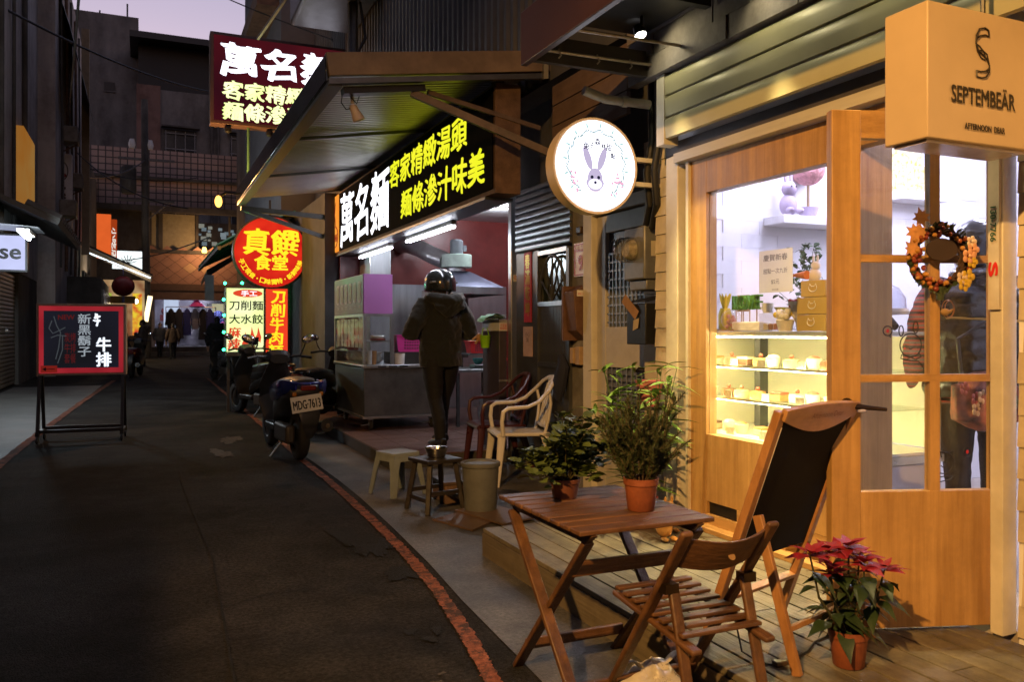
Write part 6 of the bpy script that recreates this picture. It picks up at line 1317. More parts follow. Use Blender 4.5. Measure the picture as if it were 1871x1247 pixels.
figure('person', 'dark figure walking away in the middle distance beside the yellow sign', (2.02,26.3,0), R(-6), M('dark_coat_a', (.016,.018,.02), rough=.85), blk_c, shoe_b, 1.74, 'down', .7, hairm, True, None, None, None, .80, True)
figure('person', 'person in a dark jacket with pale hood facing the lantern stall', (-.02,33.5,0), R(75), M('dark_coat_b', (.05,.045,.045), rough=.8, col2=(.18,.15,.12), scale=3), blk_c, shoe_b, 1.72, 'forward', .3, hairm, True)
figure('person', 'distant pedestrian in a brown coat near the clothes shop steps', (1.25,41.5,0), R(10), M('dark_coat_c', (.07,.045,.03), rough=.85), blk_c, shoe_b, 1.66, 'down', .6, hairm, False)
figure('person', 'distant pedestrian in a grey coat under the slanted warm lamp', (.75,44.6,0), R(-160), M('dark_coat_d', (.10,.10,.11), rough=.85), blk_c, shoe_b, 1.70, 'down', .5, hairm, False)
# customer inside the bakery: glossy hooded vest over a striped sweater
def stripes(name):
    m, t, p, tc = _nodes(name); L_ = t.links; w = t.nodes.new('ShaderNodeTexWave'); w.bands_direction = 'Z'; w.inputs['Scale'].default_value = 7.2; w.inputs['Distortion'].default_value = .6; L_.new(tc.outputs['Object'], w.inputs[0])
    r = t.nodes.new('ShaderNodeValToRGB'); e = r.color_ramp.elements; e[0].position = 0; e[0].color = (.05,.035,.035,1); e[1].position = .28; e[1].color = (.42,.05,.045,1)
    for q, c in ((.48,(.13,.10,.10,1)),(.62,(.36,.045,.04,1)),(.8,(.16,.13,.13,1))): x = e.new(q); x.color = c
    r.color_ramp.interpolation = 'CONSTANT'; L_.new(w.outputs[0], r.inputs[0]); L_.new(r.outputs[0], p.inputs['Base Color']); p.inputs['Roughness'].default_value = .9; MATS[name] = m; return m
cu = figure('person', 'customer in a glossy black hooded vest and striped sweater inside the bakery', (3.86,2.90,.171), R(-40), stripes('striped_knit'), blk_c, shoe_b, 1.66, 'down', .3, hairm)
kk = 1.66/1.75; vm_ = M('black_puffer', (.014,.013,.012), rough=.2, var=.2, scale=6, bump=.5, bscale=22, coat=.6)
ve = MB(); P = []; rr_ = []
for i in range(31):
    z = .84+.60*i/30; bul = .018*abs(math.sin(math.pi*i/5)); base = .252 if z < 1.36 else .252-(z-1.36)*.75
    P.append((0,-.005,z)); rr_.append((base+bul,base*.74+bul))
ve.tube(P, rr_, 24, up=(0,1,0)); soft(ve.xf(Matrix.Scale(kk,4)).build('vest', vm_, cu, local=True), .010, 1, .012, .08)
ho = MB().ball((0,-.02,1.63),(.125,.14,.16),18,12).tube([(-.12,-.02,1.46),(0,-.14,1.46),(.12,-.02,1.46)], [.06,.08,.06], 12); soft(ho.xf(Matrix.Scale(kk,4)).build('hood', vm_, cu, local=True), .010, 3, .02, .09)
MB().tube([(-.235*kk,-.02,1.25*kk),(-.16*kk,-.17*kk,1.26*kk),(0,-.2*kk,1.25*kk),(.16*kk,-.17*kk,1.24*kk),(.235*kk,-.02,1.22*kk)], .006, 6).build('yellow_piping', M('mustard_piping', (.5,.3,.06), rough=.5), cu, local=True)
bgm = M('floral_fabric', (.05,.02,.02), rough=.6, col2=(.38,.12,.07), scale=16, detail=1.5)
bg_ = thing('handbag', 'floral patterned handbag hanging on the back of the bakery customer', 'bag', (3.78,2.72,.75)); m_ = Matrix.Translation((3.70,2.74,.84)) @ Matrix.Rotation(R(-36),4,'Z')
soft(MB().ball((0,0,.12),(.15,.07,.15),16,10).box(-.14,.14,-.05,.05,.02,.20).xf(m_).build('body', bgm, bg_), .012, 6, .02, .05); MB().tube([(-.10,0,.24),(-.12,-.01,.42),(0,.0,.50),(.12,-.01,.42),(.10,0,.24)], .010, 7).xf(m_).build('strap', shoe_b, bg_)
rnd = random.Random(3)
for i in range(7):
    c = m_ @ Vector((rnd.uniform(-.11,.11),-.068,.05+rnd.random()*.16)); fl_ = MB()
    for k in range(5): a = k*1.257; fl_.ball(c+Vector((.022*math.cos(a),0,.022*math.sin(a))),(.014,.006,.014),7,5)
    fl_.build('printed_flower', M(f'print_{i%3}', ((.36,.07,.04),(.42,.26,.12),(.10,.12,.04))[i%3], rough=.6), bg_)
# ================================================================== inside the bakery
dc = thing('display_case', 'glass refrigerated cake case behind the bakery window', 'case', (3.4,3.7,.17))
KX0, KX1, KY0, KY1 = 3.10, 3.68, 2.96, 4.36
grey_p = M('pale_grey_panel', (.42,.42,.48), rough=.5, var=.06); alu = M('champagne_aluminium', (.55,.55,.48), rough=.3, metal=.6)
MB().box(KX0,KX1,KY0,KY1,.171,.64).build('base', grey_p, dc, bevel=.005); MB().box(KX0-.01,KX1+.01,KY0-.01,KY1+.01,.641,.68).build('base_rim', alu, dc)
MB().box(KX0,KX1,KY0,KY1,.681,.695).build('case_floor', M('warm_white_floor', (.75,.72,.62), rough=.4, var=.03), dc)
for x in (KX0+.012,KX1-.012):
    for y in (KY0+.012,KY1-.012): MB().box(x-.012,x+.012,y-.012,y+.012,.695,1.275).build('corner_post', alu, dc)
MB().box(KX0-.005,KX1+.005,KY0-.005,KY1+.005,1.276,1.297).build('top_frame', alu, dc, bevel=.003)
cgl = glass('case_glass', (.97,.98,.96), .8)
MB().box(KX0+.001,KX0+.004,KY0+.026,KY1-.026,.70,1.27).build('front_pane', cgl, dc); MB().box(KX0+.026,KX1-.026,KY0+.001,KY0+.004,.70,1.27).build('end_pane', cgl, dc)
for z in (.90,1.09): MB().box(KX0+.03,KX1-.03,KY0+.03,KY1-.03,z,z+.007).build('shelf', glass(f'shelf_glass', (.86,.92,.86), 1.2, .10), dc); MB().box(KX0+.025,KX0+.031,KY0+.03,KY1-.03,z-.004,z+.010).build('shelf_edge', alu, dc)
led = E('case_led', (1,.80,.42), 140)
for z in (1.262,1.082,.892): MB().box(KX0+.04,KX0+.052,KY0+.06,KY1-.06,z,z+.006).build('led_strip', led, dc)
MB().box(KX0+.3,KX0+.36,3.98,4.03,.70,1.27).build('divider', M('dark_divider', (.05,.05,.05), rough=.4), dc); MB().box(KX1-.004,KX1-.001,KY0+.03,KY1-.03,.70,1.27).build('back_panel', M('case_reflector', (.72,.68,.55), rough=.5, var=.03), dc); MB().box(KX0+.03,KX1-.03,KY1-.03,KY1-.026,.70,1.27).build('far_reflector', M('case_reflector', (.72,.68,.55)), dc)  # cream back and far panels added to catch the LED light and look bright
rnd = random.Random(12)
cake_m = [M('cake_choc', (.16,.07,.035), rough=.5, var=.2, scale=30), M('cake_cream', (.72,.62,.45), rough=.5, var=.1), M('cake_caramel', (.52,.28,.10), rough=.4, var=.2, scale=20), M('cake_berry', (.42,.12,.07), rough=.4), M('cake_biscuit', (.5,.36,.2), rough=.6)]
nmz = ['chocolate','cream','caramel','berry topped','biscuit']
pos = []
for sh, z in (('upper',1.098),('middle',.908),('lower',.697)):
    for i in range(9): pos.append((sh, z, 3.10+i*.138, i))
from collections import Counter
ordn = ['first','second','third','fourth','fifth','sixth','seventh','eighth','ninth']
for sh, z, y, i in pos:
    k = rnd.randrange(5); x = KX0+.13+rnd.uniform(-.02,.03); c = thing('cake', f'{nmz[k]} cake on the {sh} shelf, {ordn[i]} in the row from the door end', 'cake', (x,y,z), rnd.uniform(-.2,.2), 'cakes in the display case')
    kind = (i+k) % 3; w = rnd.uniform(.03,.042)
    if kind == 0:
        MB().box(-w,w,-.045,.045,0,.035).build('sponge', cake_m[k], c, local=True, bevel=.004); MB().box(-w,w,-.045,.045,.0355,.05).build('icing', cake_m[(k+1)%5], c, local=True, bevel=.004)
    elif kind == 1:
        MB().lathe([(.045,0),(.047,.03),(.042,.045),(.0,.05)], (0,0,0), 14).build('sponge', cake_m[k], c, local=True); MB().ball((0,0,.06),.013,8,6).build('topping', cake_m[3], c, local=True)
    else:
        MB().lathe([(.030,0),(.042,.05),(.04,.055),(.0,.056)], (0,0,0), 14).build('cup', cake_m[1], c, local=True); MB().lathe([(.034,.056),(.03,.062),(.018,.068),(.0,.07)], (0,0,0), 12).build('swirl', cake_m[k], c, local=True)
    if i % 2 == 0: MB().box(-.095,-.092,-.03,.03,.0,.042).build('price_tag', M('price_card', (.75,.73,.68), rough=.6, scale=60, var=.25), c, local=True)
# things standing on the case
TZ2 = 1.298
def on(name, label, cat, x, y, rz=0): return thing(name, label, cat, (x,y,TZ2), rz)
t = on('vase', 'yellow pineapple shaped vase at the end of the case top', 'vase', 3.25,4.12); MB().lathe([(.03,0),(.04,.02),(.042,.10),(.03,.14)], (0,0,0), 14).build('body', M('lemon_ceramic', (.62,.50,.03), rough=.3), t, local=True); mbv = MB()
for i in range(9): a = i*.7; mbv.tube([(0,0,.13),(.02*math.cos(a),.02*math.sin(a),.19),(.035*math.cos(a),.035*math.sin(a),.23)], [.012,.012,.002], 6)
mbv.build('leaf_tuft', M('lemon_ceramic', (.6,.5,.03)), t, local=True)
t = on('glass_globe', 'clear glass globe with pale pink dried flowers beside the yellow vase', 'globe', 3.20,4.0); MB().ball((0,0,.07),.062,16,10).build('globe', glass('globe_glass',(.95,.93,.93),1.5,.05), t, local=True); mbv = MB()
for i in range(14): mbv.ball((rnd.uniform(-.035,.035),rnd.uniform(-.035,.035),.02+rnd.random()*.08), .013, 6, 5)
mbv.build('dried_flowers', M('dusty_pink', (.55,.30,.28), rough=.8), t, local=True, kind='stuff'); MB().box(-.06,.06,-.06,.06,0,.012).build('base', kraft, t, local=True)
t = on('planter', 'white rope patterned planter with moss letters LOVE', 'planter', 3.22,3.84); MB().box(-.05,.05,-.12,.12,0,.055).build('trough', M('white_rope', (.75,.73,.70), rough=.5, bump=.8, bscale=30), t, local=True, bevel=.008)
moss = M('moss_green', (.07,.22,.02), rough=.9, bump=1.0, bscale=120, var=.4, scale=50); vs_, fs_ = glyphs('LOVE')
lo = MB(); k_ = .085/.7; x0_ = min(v.x for v in vs_); x1_ = max(v.x for v in vs_)
for d in (0,.02):
    lo.add([(-.052+d, .115-(v.x-x0_)/(x1_-x0_)*.23, .125+v.y*k_) for v in vs_], fs_)
o_ = lo.build('moss_letters', moss, t, local=True); mdf = o_.modifiers.new('solid','SOLIDIFY'); mdf.thickness = .018
for y in (-.09,-.03,.04,.09): MB().tube([(-.04,y,.03),(-.04,y,.13)], .004, 5).build('stick', kraft, t, local=True)
t = on('card', 'small kraft card standing behind the moss letters', 'card', 3.34,4.06); MB().box(-.002,.002,-.055,.055,.12,.22).build('card_face', kraft, t, local=True); MB().tube([(0,0,0),(0,0,.12)], .004, 5).build('stick', kraft, t, local=True); lettering('card_text', '甜點\n預訂', Vector((3.335,4.06,TZ2+.17)), U, W, .06,.06, black_metal, t)
t = on('jar_box', 'clear box of small jars with a white mug on top', 'box', 3.20,3.63); MB().box(-.05,.05,-.065,.065,0,.10).build('acrylic_box', glass('acrylic',(.9,.9,.9),1.5,.12), t, local=True)
for i in range(6): MB().lathe([(.014,0),(.014,.03),(.010,.035)], (-.025+.05*(i%2),-.04+.04*(i//2),.008), 10).build('small_jar', M(f'jar_{i%3}', ((.35,.14,.10),(.6,.5,.3),(.25,.1,.05))[i%3], rough=.3), t, local=True)
simple('mug', 'white mug standing on the clear jar box', 'mug', MB().lathe([(.026,0),(.033,.055),(.030,.055),(.024,.006)], (3.19,3.67,TZ2+.102), 16).tube([(3.19,3.705,TZ2+.14),(3.19,3.725,TZ2+.13),(3.19,3.705,TZ2+.115)], .005, 6), porc)
simple('tea_bowl', 'yellow bowl on the clear jar box', 'bowl', MB().lathe([(.02,0),(.045,.03),(.042,.03),(.018,.006)], (3.21,3.58,TZ2+.102), 16), M('lemon_ceramic', (.6,.5,.03)))
t = on('flower_pot', 'white and yellow flowers in a pale pot on the case', 'flowers', 3.17,3.51); MB().lathe([(.035,0),(.05,.06),(.045,.065)], (0,0,0), 14).build('pot', M('white_rope', (.7,.7,.7)), t, local=True); 
for nm2, mt, q in (('white_blooms', M('bloom_white',(.7,.68,.6),rough=.8), 14), ('yellow_blooms', M('bloom_yellow',(.65,.5,.05),rough=.8), 4)):
    mbv = MB()
    for i in range(q): mbv.ball((rnd.uniform(-.04,.04),rnd.uniform(-.05,.05),.075+rnd.random()*.04), .017, 7, 5)
    mbv.build(nm2, mt, t, local=True, kind='stuff')
t = on('bouquet', 'red berry bouquet wrapped in grey paper', 'bouquet', 3.22,3.46); MB().lathe([(.012,0),(.02,.05),(.06,.16),(.064,.16)], (0,0,0), 12, cap=False).build('wrapping', M('grey_wrap', (.40,.38,.42), rough=.5, bump=.5), t, local=True); mbv = MB()
for i in range(20): mbv.ball((rnd.uniform(-.04,.04),rnd.uniform(-.045,.045),.11+rnd.random()*.06), .012, 7, 5)
mbv.build('berries', M('berry_red', (.35,.01,.015), rough=.3), t, local=True, kind='stuff')
gbx = M('gold_kraft', (.45,.31,.08), rough=.5, var=.1)
for i, nm2 in enumerate(('bottom','middle','top')):
    w = .10 if i < 2 else .075; b = thing('gift_box', f'golden kraft gift box with a white face mark, {nm2} of the stack', 'box', (3.23,3.29,TZ2+.088*i), R(4*i), 'stack of gold boxes'); MB().box(-.09,.09,-w,w,.001,.086).build('carton', gbx, b, local=True, bevel=.002); mk = MB()
    mk.tube([(-.0915,.025*math.cos(a),.048+.02*math.sin(a)) for a in [math.pi+k*math.pi/8 for k in range(9)]], .002, 4).tube([(-.0915,-.025,.048),(-.0915,-.018,.068),(-.0915,-.008,.055),(-.0915,.008,.055),(-.0915,.018,.068),(-.0915,.025,.048)], .002, 4); mk.build('face_mark', porc, b, local=True)
t = thing('carrot_toy', 'white plush rabbit holding an orange carrot on the gold boxes', 'toy', (3.23,3.40,TZ2+.265)); MB().ball((3.23,3.36,TZ2+.295),(.035,.04,.035),12,8).ball((3.23,3.35,TZ2+.345),(.024,.026,.024),12,8).ball((3.23,3.335,TZ2+.38),(.007,.006,.022),8,6).ball((3.23,3.365,TZ2+.38),(.007,.006,.022),8,6).build('plush_body', M('plush_white', (.7,.66,.64), rough=.95), t); MB().tube([(3.18,3.47,TZ2+.30),(3.18,3.36,TZ2+.295)], [.006,.024], 10).build('carrot', M('carrot_orange', (.65,.18,.02), rough=.6), t)
# hanging ivy
iv = thing('hanging_ivy', 'dark green ivy trailing behind the gold boxes', 'plant', (3.75,4.0,1.3)); ivl = leaf_mb(.045,.04,.2,.2).mesh('leaf', M('ivy_leaf', (.03,.08,.02), rough=.5, col2=(.06,.12,.04), scale=8)); rnd = random.Random(2); stv = MB()
for s in range(8):
    x, y = 3.66+rnd.uniform(-.06,.06), 3.84+rnd.uniform(-.13,.13); L_ = rnd.uniform(.25,.50); P = [Vector((x+rnd.uniform(-.02,.02)*k,y+rnd.uniform(-.02,.02)*k,1.80-L_*k/6)) for k in range(7)]; stv.tube(P, .002, 4)
    for k in range(7):
        for q in range(3): az = rnd.uniform(0,6.28); inst(ivl, 'leaf', iv, mtx=orient(P[k]+Vector((rnd.uniform(-.02,.02),rnd.uniform(-.02,.02),rnd.uniform(-.03,.03))), (math.cos(az),math.sin(az),rnd.uniform(-.8,.2)), rnd.uniform(-.5,.5)), world=True)
stv.build('stems', M('green_stem', (.05,.1,.03)), iv, kind='stuff')
# wall shelves with toys
sh1 = simple('wall_shelf', 'white floating shelf carrying the plush rabbit on the brick wall', 'shelf', MB().box(3.78,4.55,4.20,4.393,2.0,2.055), M('shelf_white', (.78,.78,.80), rough=.4), None, .004)
t = thing('plush_rabbit', 'lilac plush rabbit sitting on the floating wall shelf', 'toy', (3.90,4.29,2.056)); lil = M('lilac_plush', (.50,.42,.55), rough=.95, bump=.5, bscale=100)
t.scale = (.68,.68,.68)
for nm2, c, r_ in (('body',(0,0,.11),(.09,.08,.11)),('head',(0,-.01,.27),(.075,.07,.075))): MB().ball(c, r_, 14, 10).build(nm2, lil, t, local=True)
for s in (-1,1): MB().ball((s*.035,0,.42),(.022,.015,.10),10,8).build('ear', lil, t, local=True); MB().ball((s*.06,-.09,.05),(.035,.05,.03),10,8).build('foot', lil, t, local=True); MB().ball((s*.028,-.077,.285),(.009,.006,.010),8,6).build('eye', black_metal, t, local=True)
t = thing('topiary', 'small pink ball topiary on the floating wall shelf', 'plant', (4.08,4.3,2.056)); MB().ball((0,0,.32),(.11,.11,.10),16,10).build('bloom_ball', M('pink_bloom', (.60,.30,.30), rough=.9, bump=1, bscale=60, var=.4, scale=30), t, local=True); MB().tube([(0,0,.0),(0,0,.24)], .01, 6).build('stem', kraft, t, local=True); MB().lathe([(.05,0),(.07,.07),(.06,.07)], (0,0,0), 14).build('pot', lil, t, local=True)
simple('wall_shelf', 'white floating shelf under the yellow picture on the brick wall', 'shelf', MB().box(4.86,5.32,4.22,4.393,2.23,2.29), M('shelf_white', (.7,.7,.7)), None, .004)
t = thing('picture', 'yellow flowered picture canvas standing on the far wall shelf', 'picture', (5.05,4.3,2.291)); MB().box(4.87,5.25,4.30,4.32,2.292,2.49).build('canvas', M('yellow_flower_print', (.62,.50,.06), rough=.7, col2=(.72,.70,.55), scale=28, detail=2), t); MB().box(4.90,5.18,4.325,4.345,2.292,2.62).build('upper_card', M('yellow_flower_print', (.6,.5,.06)), t)
t = thing('cake_stand', 'glass domed cake stand on the case top near the door', 'stand', (3.45,3.12,TZ2)); MB().lathe([(.07,0),(.02,.02),(.02,.08),(.12,.09),(.12,.10)], (3.45,3.12,TZ2), 20).build('foot', porc, t); MB().lathe([(.115,.10),(.112,.17),(.08,.22),(.03,.245),(0.001,.25)], (3.45,3.12,TZ2), 20, cap=False).build('dome', glass('dome_clear',(.85,.87,.95),2.2,.25), t); MB().lathe([(.125,.085),(.13,.10),(.125,.115)], (3.45,3.12,TZ2), 24, cap=False).build('frill', M('lace_white', (.65,.62,.58), rough=.8), t)
t = thing('menu_stand', 'small black menu board leaning on the case top by the door', 'board', (3.3,3.02,TZ2)); MB().bar((3.30,3.02,TZ2+.002),(3.26,3.06,TZ2+.13),.10,.008,(1,0,0)).build('board', black_metal, t); MB().bar((3.24,3.02,TZ2+.002),(3.22,3.06,TZ2+.12),.015,.02).build('prop', kraft, t)
simple('dark_cloth', 'black cloth bag on the far end of the case behind the domed cake stand', 'cloth', MB().tube([(3.62,3.5,TZ2),(3.60,3.4,TZ2+.16),(3.63,3.32,TZ2+.10),(3.64,3.2,TZ2+.02)], [(.05,.04),(.06,.05),(.05,.05),(.02,.02)], 10), M('black_cloth', (.012,.012,.014), rough=.9, bump=.4))
# paper notice on the inside of the window
t = thing('paper_notice', 'handwritten paper notice taped inside the bakery window', 'notice', (3.0,3.5,1.45)); MB().box(2.996,2.998,3.265,3.515,1.50,1.722).build('sheet', paper('paper_cream', (.85,.82,.74)), t)
ink = M('ink_grey', (.10,.09,.12), rough=.7)
for body_, z, w, h in (('慶賀新春',1.682,.18,.034),('甜點一次九折',1.612,.18,.027),('$5元',1.555,.06,.026),('9253部',1.515,.05,.011)): lettering('handwriting', body_, (2.9945,3.39,z), U, W, w, h, ink, t)
# ceiling lamps
for i, (x, y) in enumerate(((4.5,3.1),(3.9,4.0),(4.9,3.6),(5.6,2.6),(4.6,1.4))):
    l_ = thing('ceiling_lamp', f'round white ceiling lamp in the bakery, {ordn[i]} from the window', 'lamp', (x,y,2.9), group='bakery ceiling lamps'); MB().lathe([(.10,0),(.10,-.03),(.09,-.032)], (x,y,2.948), 18).build('housing', white_paint, l_); MB().lathe([(0.001,-.034),(.088,-.034)], (x,y,2.948), 18, cap=False).build('diffuser', E('lamp_diffuser', (.80,.80,1), 8), l_); point_light('lamp_light', (x,y,2.89), (.74,.72,1.0), 66, .09, l_)
# ================================================================== round rabbit sign
rs = thing('round_sign', 'round white lit sign with rabbit and flower wreath on the shingled wall', 'sign', (2.504,4.40,2.30)); RC = Vector((2.504,4.40,2.30))
MB().lathe([(.290,.0),(.306,-.004),(.306,.012),(.300,.014),(.300,.11),(.26,.112)], RC, 40, 'Y').build('drum', M('cream_drum', (.62,.50,.36), rough=.45, var=.06), rs); 
MB().lathe([(.001,-.0055),(.288,-.0055)], RC, 40, 'Y', cap=False).build('face', E('round_face', (.93,.93,1), 2.6, (.85,.87,1), 4), rs)
rs.scale = (.955,.955,.955)
for dz in (.07,-.09): MB().box(2.79,3.02,4.41,4.45,2.30+dz-.014,2.30+dz+.014).build('bracket', cream, rs)
def on_face(x, z, d=.009): return RC+Vector((x,-d,z))
lil2 = E('lilac_print', (.52,.45,.64), 1.15); lil3 = E('lilac_light', (.8,.76,.92), 1.5); dkp = E('dark_print', (.03,.03,.07), .6); grn = E('sage_print', (.42,.58,.60), .9); pnk = E('pink_print', (.85,.45,.62), 1.1)
for s in (-1,1): 
    MB().prism([(.023*math.cos(a),.074*math.sin(a)) for a in [k*math.pi/8 for k in range(16)]], on_face(s*.052-.01,.045), (1,0,-.35*s), (.35*s,0,1), (0,-.001,0)).build('rabbit_ear', lil2, rs)
MB().prism([(.068*math.cos(a)*(1 if math.sin(a) < 0 else .82),.074*math.sin(a)) for a in [k*math.pi/12 for k in range(24)]], on_face(-.01,-.09,.0105), (1,0,0), (0,0,1), (0,-.001,0)).build('rabbit_face', lil2, rs)
MB().prism([(.05*math.cos(a),.034*math.sin(a)) for a in [k*math.pi/10 for k in range(20)]], on_face(-.01,-.118,.012), (1,0,0), (0,0,1), (0,-.001,0)).build('rabbit_muzzle', lil3, rs)
for x, z, r in ((-.034,-.075,.011),(.014,-.075,.011),(-.01,-.108,.009)): MB().prism([(r*math.cos(a),r*math.sin(a)) for a in [k*math.pi/6 for k in range(12)]], on_face(x,z,.0135), (1,0,0), (0,0,1), (0,-.001,0)).build('rabbit_feature', dkp, rs)
rnd = random.Random(6); wv_ = MB(); pk = MB(); lf2 = MB()
for i in range(64):
    a = R(-62+i*304/63-60+ 30); a = R(-55)+i/63*R(290); r = .205+.008*math.sin(i*1.1); x, z = r*math.cos(a), r*math.sin(a)*1.02+.01
    wv_.prism([(.017,0),(0,.006),(-.017,0),(0,-.006)], on_face(x,z), (-math.sin(a+.5),0,math.cos(a+.5)), (math.cos(a+.5),0,math.sin(a+.5)), (0,-.001,0))
    if i % 5 == 0:
        b = a+rnd.uniform(-.3,.3); lf2.prism([(.03,0),(0,.008),(-.02,0),(0,-.008)], on_face(x*1.12,z*1.12,.0098), (math.cos(b),0,math.sin(b)), (-math.sin(b),0,math.cos(b)), (0,-.001,0))
for i in range(26):
    a = R(rnd.choice((-150,-135,-160,-35,-50,-25)))+rnd.uniform(-.15,.15); r = .185+rnd.uniform(-.03,.04); pk.prism([(.009*math.cos(q),.009*math.sin(q)) for q in [k*math.pi/3 for k in range(6)]], on_face(r*math.cos(a),r*math.sin(a),.011), (1,0,0), (0,0,1), (0,-.001,0))
wv_.build('wreath_print', grn, rs, kind='stuff'); lf2.build('leaf_print', E('mint_print', (.5,.75,.75), 1.0), rs, kind='stuff'); pk.build('blossom_print', pnk, rs, kind='stuff')
MB().prism([(-.10,.01),(0,0),(.10,.01),(.085,-.012),(0,-.016),(-.085,-.012)], on_face(-.01,-.155), (1,0,0), (0,0,1), (0,-.001,0)).prism([(-.008,0),(.008,0),(.02,-.05),(.006,-.05)], on_face(-.01,-.165), (1,0,0), (0,0,1), (0,-.001,0)).build('ribbon_print', E('ribbon_print', (.9,.72,.78), 1.5), rs)
for i, chx in enumerate('兔子森林甜點'): a = R(128-i*18.5); lettering('characters', chx, on_face(.135*math.cos(a)-.0+.01,.150*math.sin(a)+ (.012 if i % 2 == 0 else -.006) -.01,.012), Ux, W, .042 if i % 2 == 0 else .032, .044 if i % 2 == 0 else .034, dkp, rs, bold=.0012)
lettering('characters', '的', on_face(-.005,.092,.012), Ux, W, .022,.022, dkp, rs)
# ================================================================== box sign of the tea room
bx = thing('box_sign', 'cream box sign with a looped S emblem above the open door', 'sign', (2.48,1.93,1.9)); bs = M('cream_acrylic', (.60,.46,.30), rough=.4, var=.06, scale=2, dirt=.10, bump=.03)
MB().box(2.24,2.74,1.85,2.015,1.907,2.337).build('box', bs, bx, bevel=.004); MB().box(2.26,2.72,1.87,1.995,1.897,1.906).build('underside', M('underside_acrylic', (.55,.5,.55), rough=.2), bx)
MB().box(2.74,2.97,1.91,1.95,2.29,2.31).build('bracket', cream, bx); MB().tube([(2.6,1.93,2.337),(2.6,1.93,2.8)], .008, 6).build('hanger', black_metal, bx)
inkb = M('sign_ink', (.02,.014,.012), rough=.5)
lettering('shop_name', 'SEPTEMBEÄR', (2.492,1.8465,2.062), Ux, W, .30,.066, inkb, bx, bold=.0014); lettering('tagline', 'AFTERNOON  DEAR', (2.497,1.8465,1.958), Ux, W, .19,.020, inkb, bx, bold=.0007)
ec = Vector((2.487,1.8465,2.20)); so_ = MB()
o1 = [(.028,.078),(.010,.085),(-.015,.078),(-.030,.055),(-.032,.03),(-.022,.008),(.0,-.004),(.020,-.016),(.031,-.035),(.030,-.058),(.015,-.075),(-.005,-.080),(-.028,-.078)]
o2 = [(.028,.062),(.010,.066),(-.006,.058),(-.014,.04),(-.010,.02),(.004,.006),(.022,-.004),(.034,-.02),(.046,-.045)]
for pts_ in (o1,): so_.tube([ec+Vector((x,0,z)) for x, z in pts_], .0028, 5)
so_.tube([ec+Vector((x,0,z)) for x, z in [(.028,.078),(.029,.058),(.012,.062),(-.012,.056),(-.030,.042)]], .0028, 5); so_.tube([ec+Vector((x,0,z)) for x, z in [(-.028,-.078),(-.029,-.058),(-.010,-.060),(.014,-.056),(.031,-.044)]], .0028, 5)
so_.tube([ec+Vector((x,0,z)) for x, z in [(-.031,.028),(-.015,.022),(.004,.008),(.012,-.008),(.010,-.020),(-.008,-.014),(-.024,.004),(-.031,.024)]], .0022, 5); so_.tube([ec+Vector((x,0,z)) for x, z in [(-.020,.008),(.0,.010),(.020,.0),(.031,-.03)]], .0022, 5)
so_.build('s_emblem', inkb, bx)
# ================================================================== signs beyond the noodle shop
rd = thing('round_sign', 'round red lit sign with yellow characters beyond the noodle stall', 'sign', (1.9,14,2)); QC = Vector((1.905,14.0,2.585))
MB().lathe([(.55,0),(.60,0),(.61,.02),(.60,.18),(.5,.2)], QC, 40, 'Y').build('drum', black_metal, rd); MB().lathe([(.001,-.004),(.575,-.004)], QC, 40, 'Y', cap=False).build('face', E('red_face', (.85,.035,.012), 1.0, (.55,.01,.008), 2.2), rd)
ylw = E('sun_yellow', (1,.72,.02), 1.3)
lettering('characters', '真饌', QC+Vector((.0,-.012,.16)), Ux, W, .86,.42, ylw, rd, brush=.016); lettering('characters', '食堂', QC+Vector((.0,-.012,-.17)), Ux, W, .52,.24, ylw, rd, bold=.009)
for i, chx in enumerate('手工現做·口味獨特·新鮮味美'):
    a = R(200+i*140/13); p = QC+Vector((.485*math.cos(a),-.010,.485*math.sin(a))); lettering('rim_characters', chx, p, (-math.sin(a),0,math.cos(a)), (-math.cos(a),0,-math.sin(a)), .085 if chx != '·' else .02,.085 if chx != '·' else .02, ylw, rd, bold=.003)
MB().bar((1.9,14.1,3.15),(1.9,14.1,3.45),.03,.03).build('hanger', black_metal, rd)
ysn = thing('menu_sign', 'yellow lit menu sign with black and red characters edged by green lights', 'sign', (1.5,14,.95))
MB().box(1.20,1.80,14.0,14.2,.95,2.0).build('box', steel_dark, ysn); MB().box(1.215,1.785,13.99,13.999,.965,1.985).build('face', E('lemon_face', (.80,.95,.30), 1.15, (.95,1,.55), 2), ysn)
bki = E('black_ink', (.008,.008,.008), .4); rdi = E('red_ink', (.9,.08,.03), .9)
MB().prism([(.23*math.cos(a),.062*math.sin(a)) for a in [k*math.pi/12 for k in range(24)]], (1.54,13.988,1.905), (1,0,0), (0,0,1), (0,-.002,0)).build('red_oval', rdi, ysn)
lettering('characters', '手工', (1.56,13.982,1.905), Ux, W, .24,.085, E('oval_white', (1,.9,.95), 1.3), ysn, bold=.004); lettering('characters', '刀削麵', (1.515,13.985,1.71), Ux, W, .52,.15, bki, ysn, bold=.003); lettering('characters', '大水餃', (1.515,13.985,1.49), Ux, W, .52,.15, bki, ysn, bold=.003)
lettering('characters', '麻\n辣', (1.33,13.985,1.18), Ux, W, .19,.36, rdi, ysn, brush=.008); lettering('characters', '燙', (1.63,13.984,1.10), Ux, W, .17,.2, bki, ysn, brush=.008)
fmx = MB()
for x in (1.50,1.60,1.70): fmx.prism([(-.04,0),(-.05,.08),(-.015,.15),(0,.27),(.03,.16),(.05,.1),(.035,0),(.0,.06)], (x,13.987,1.02+.08*(x>1.55)), (1,0,0), (0,0,1), (0,-.001,0))
fmx.build('flame_print', rdi, ysn)
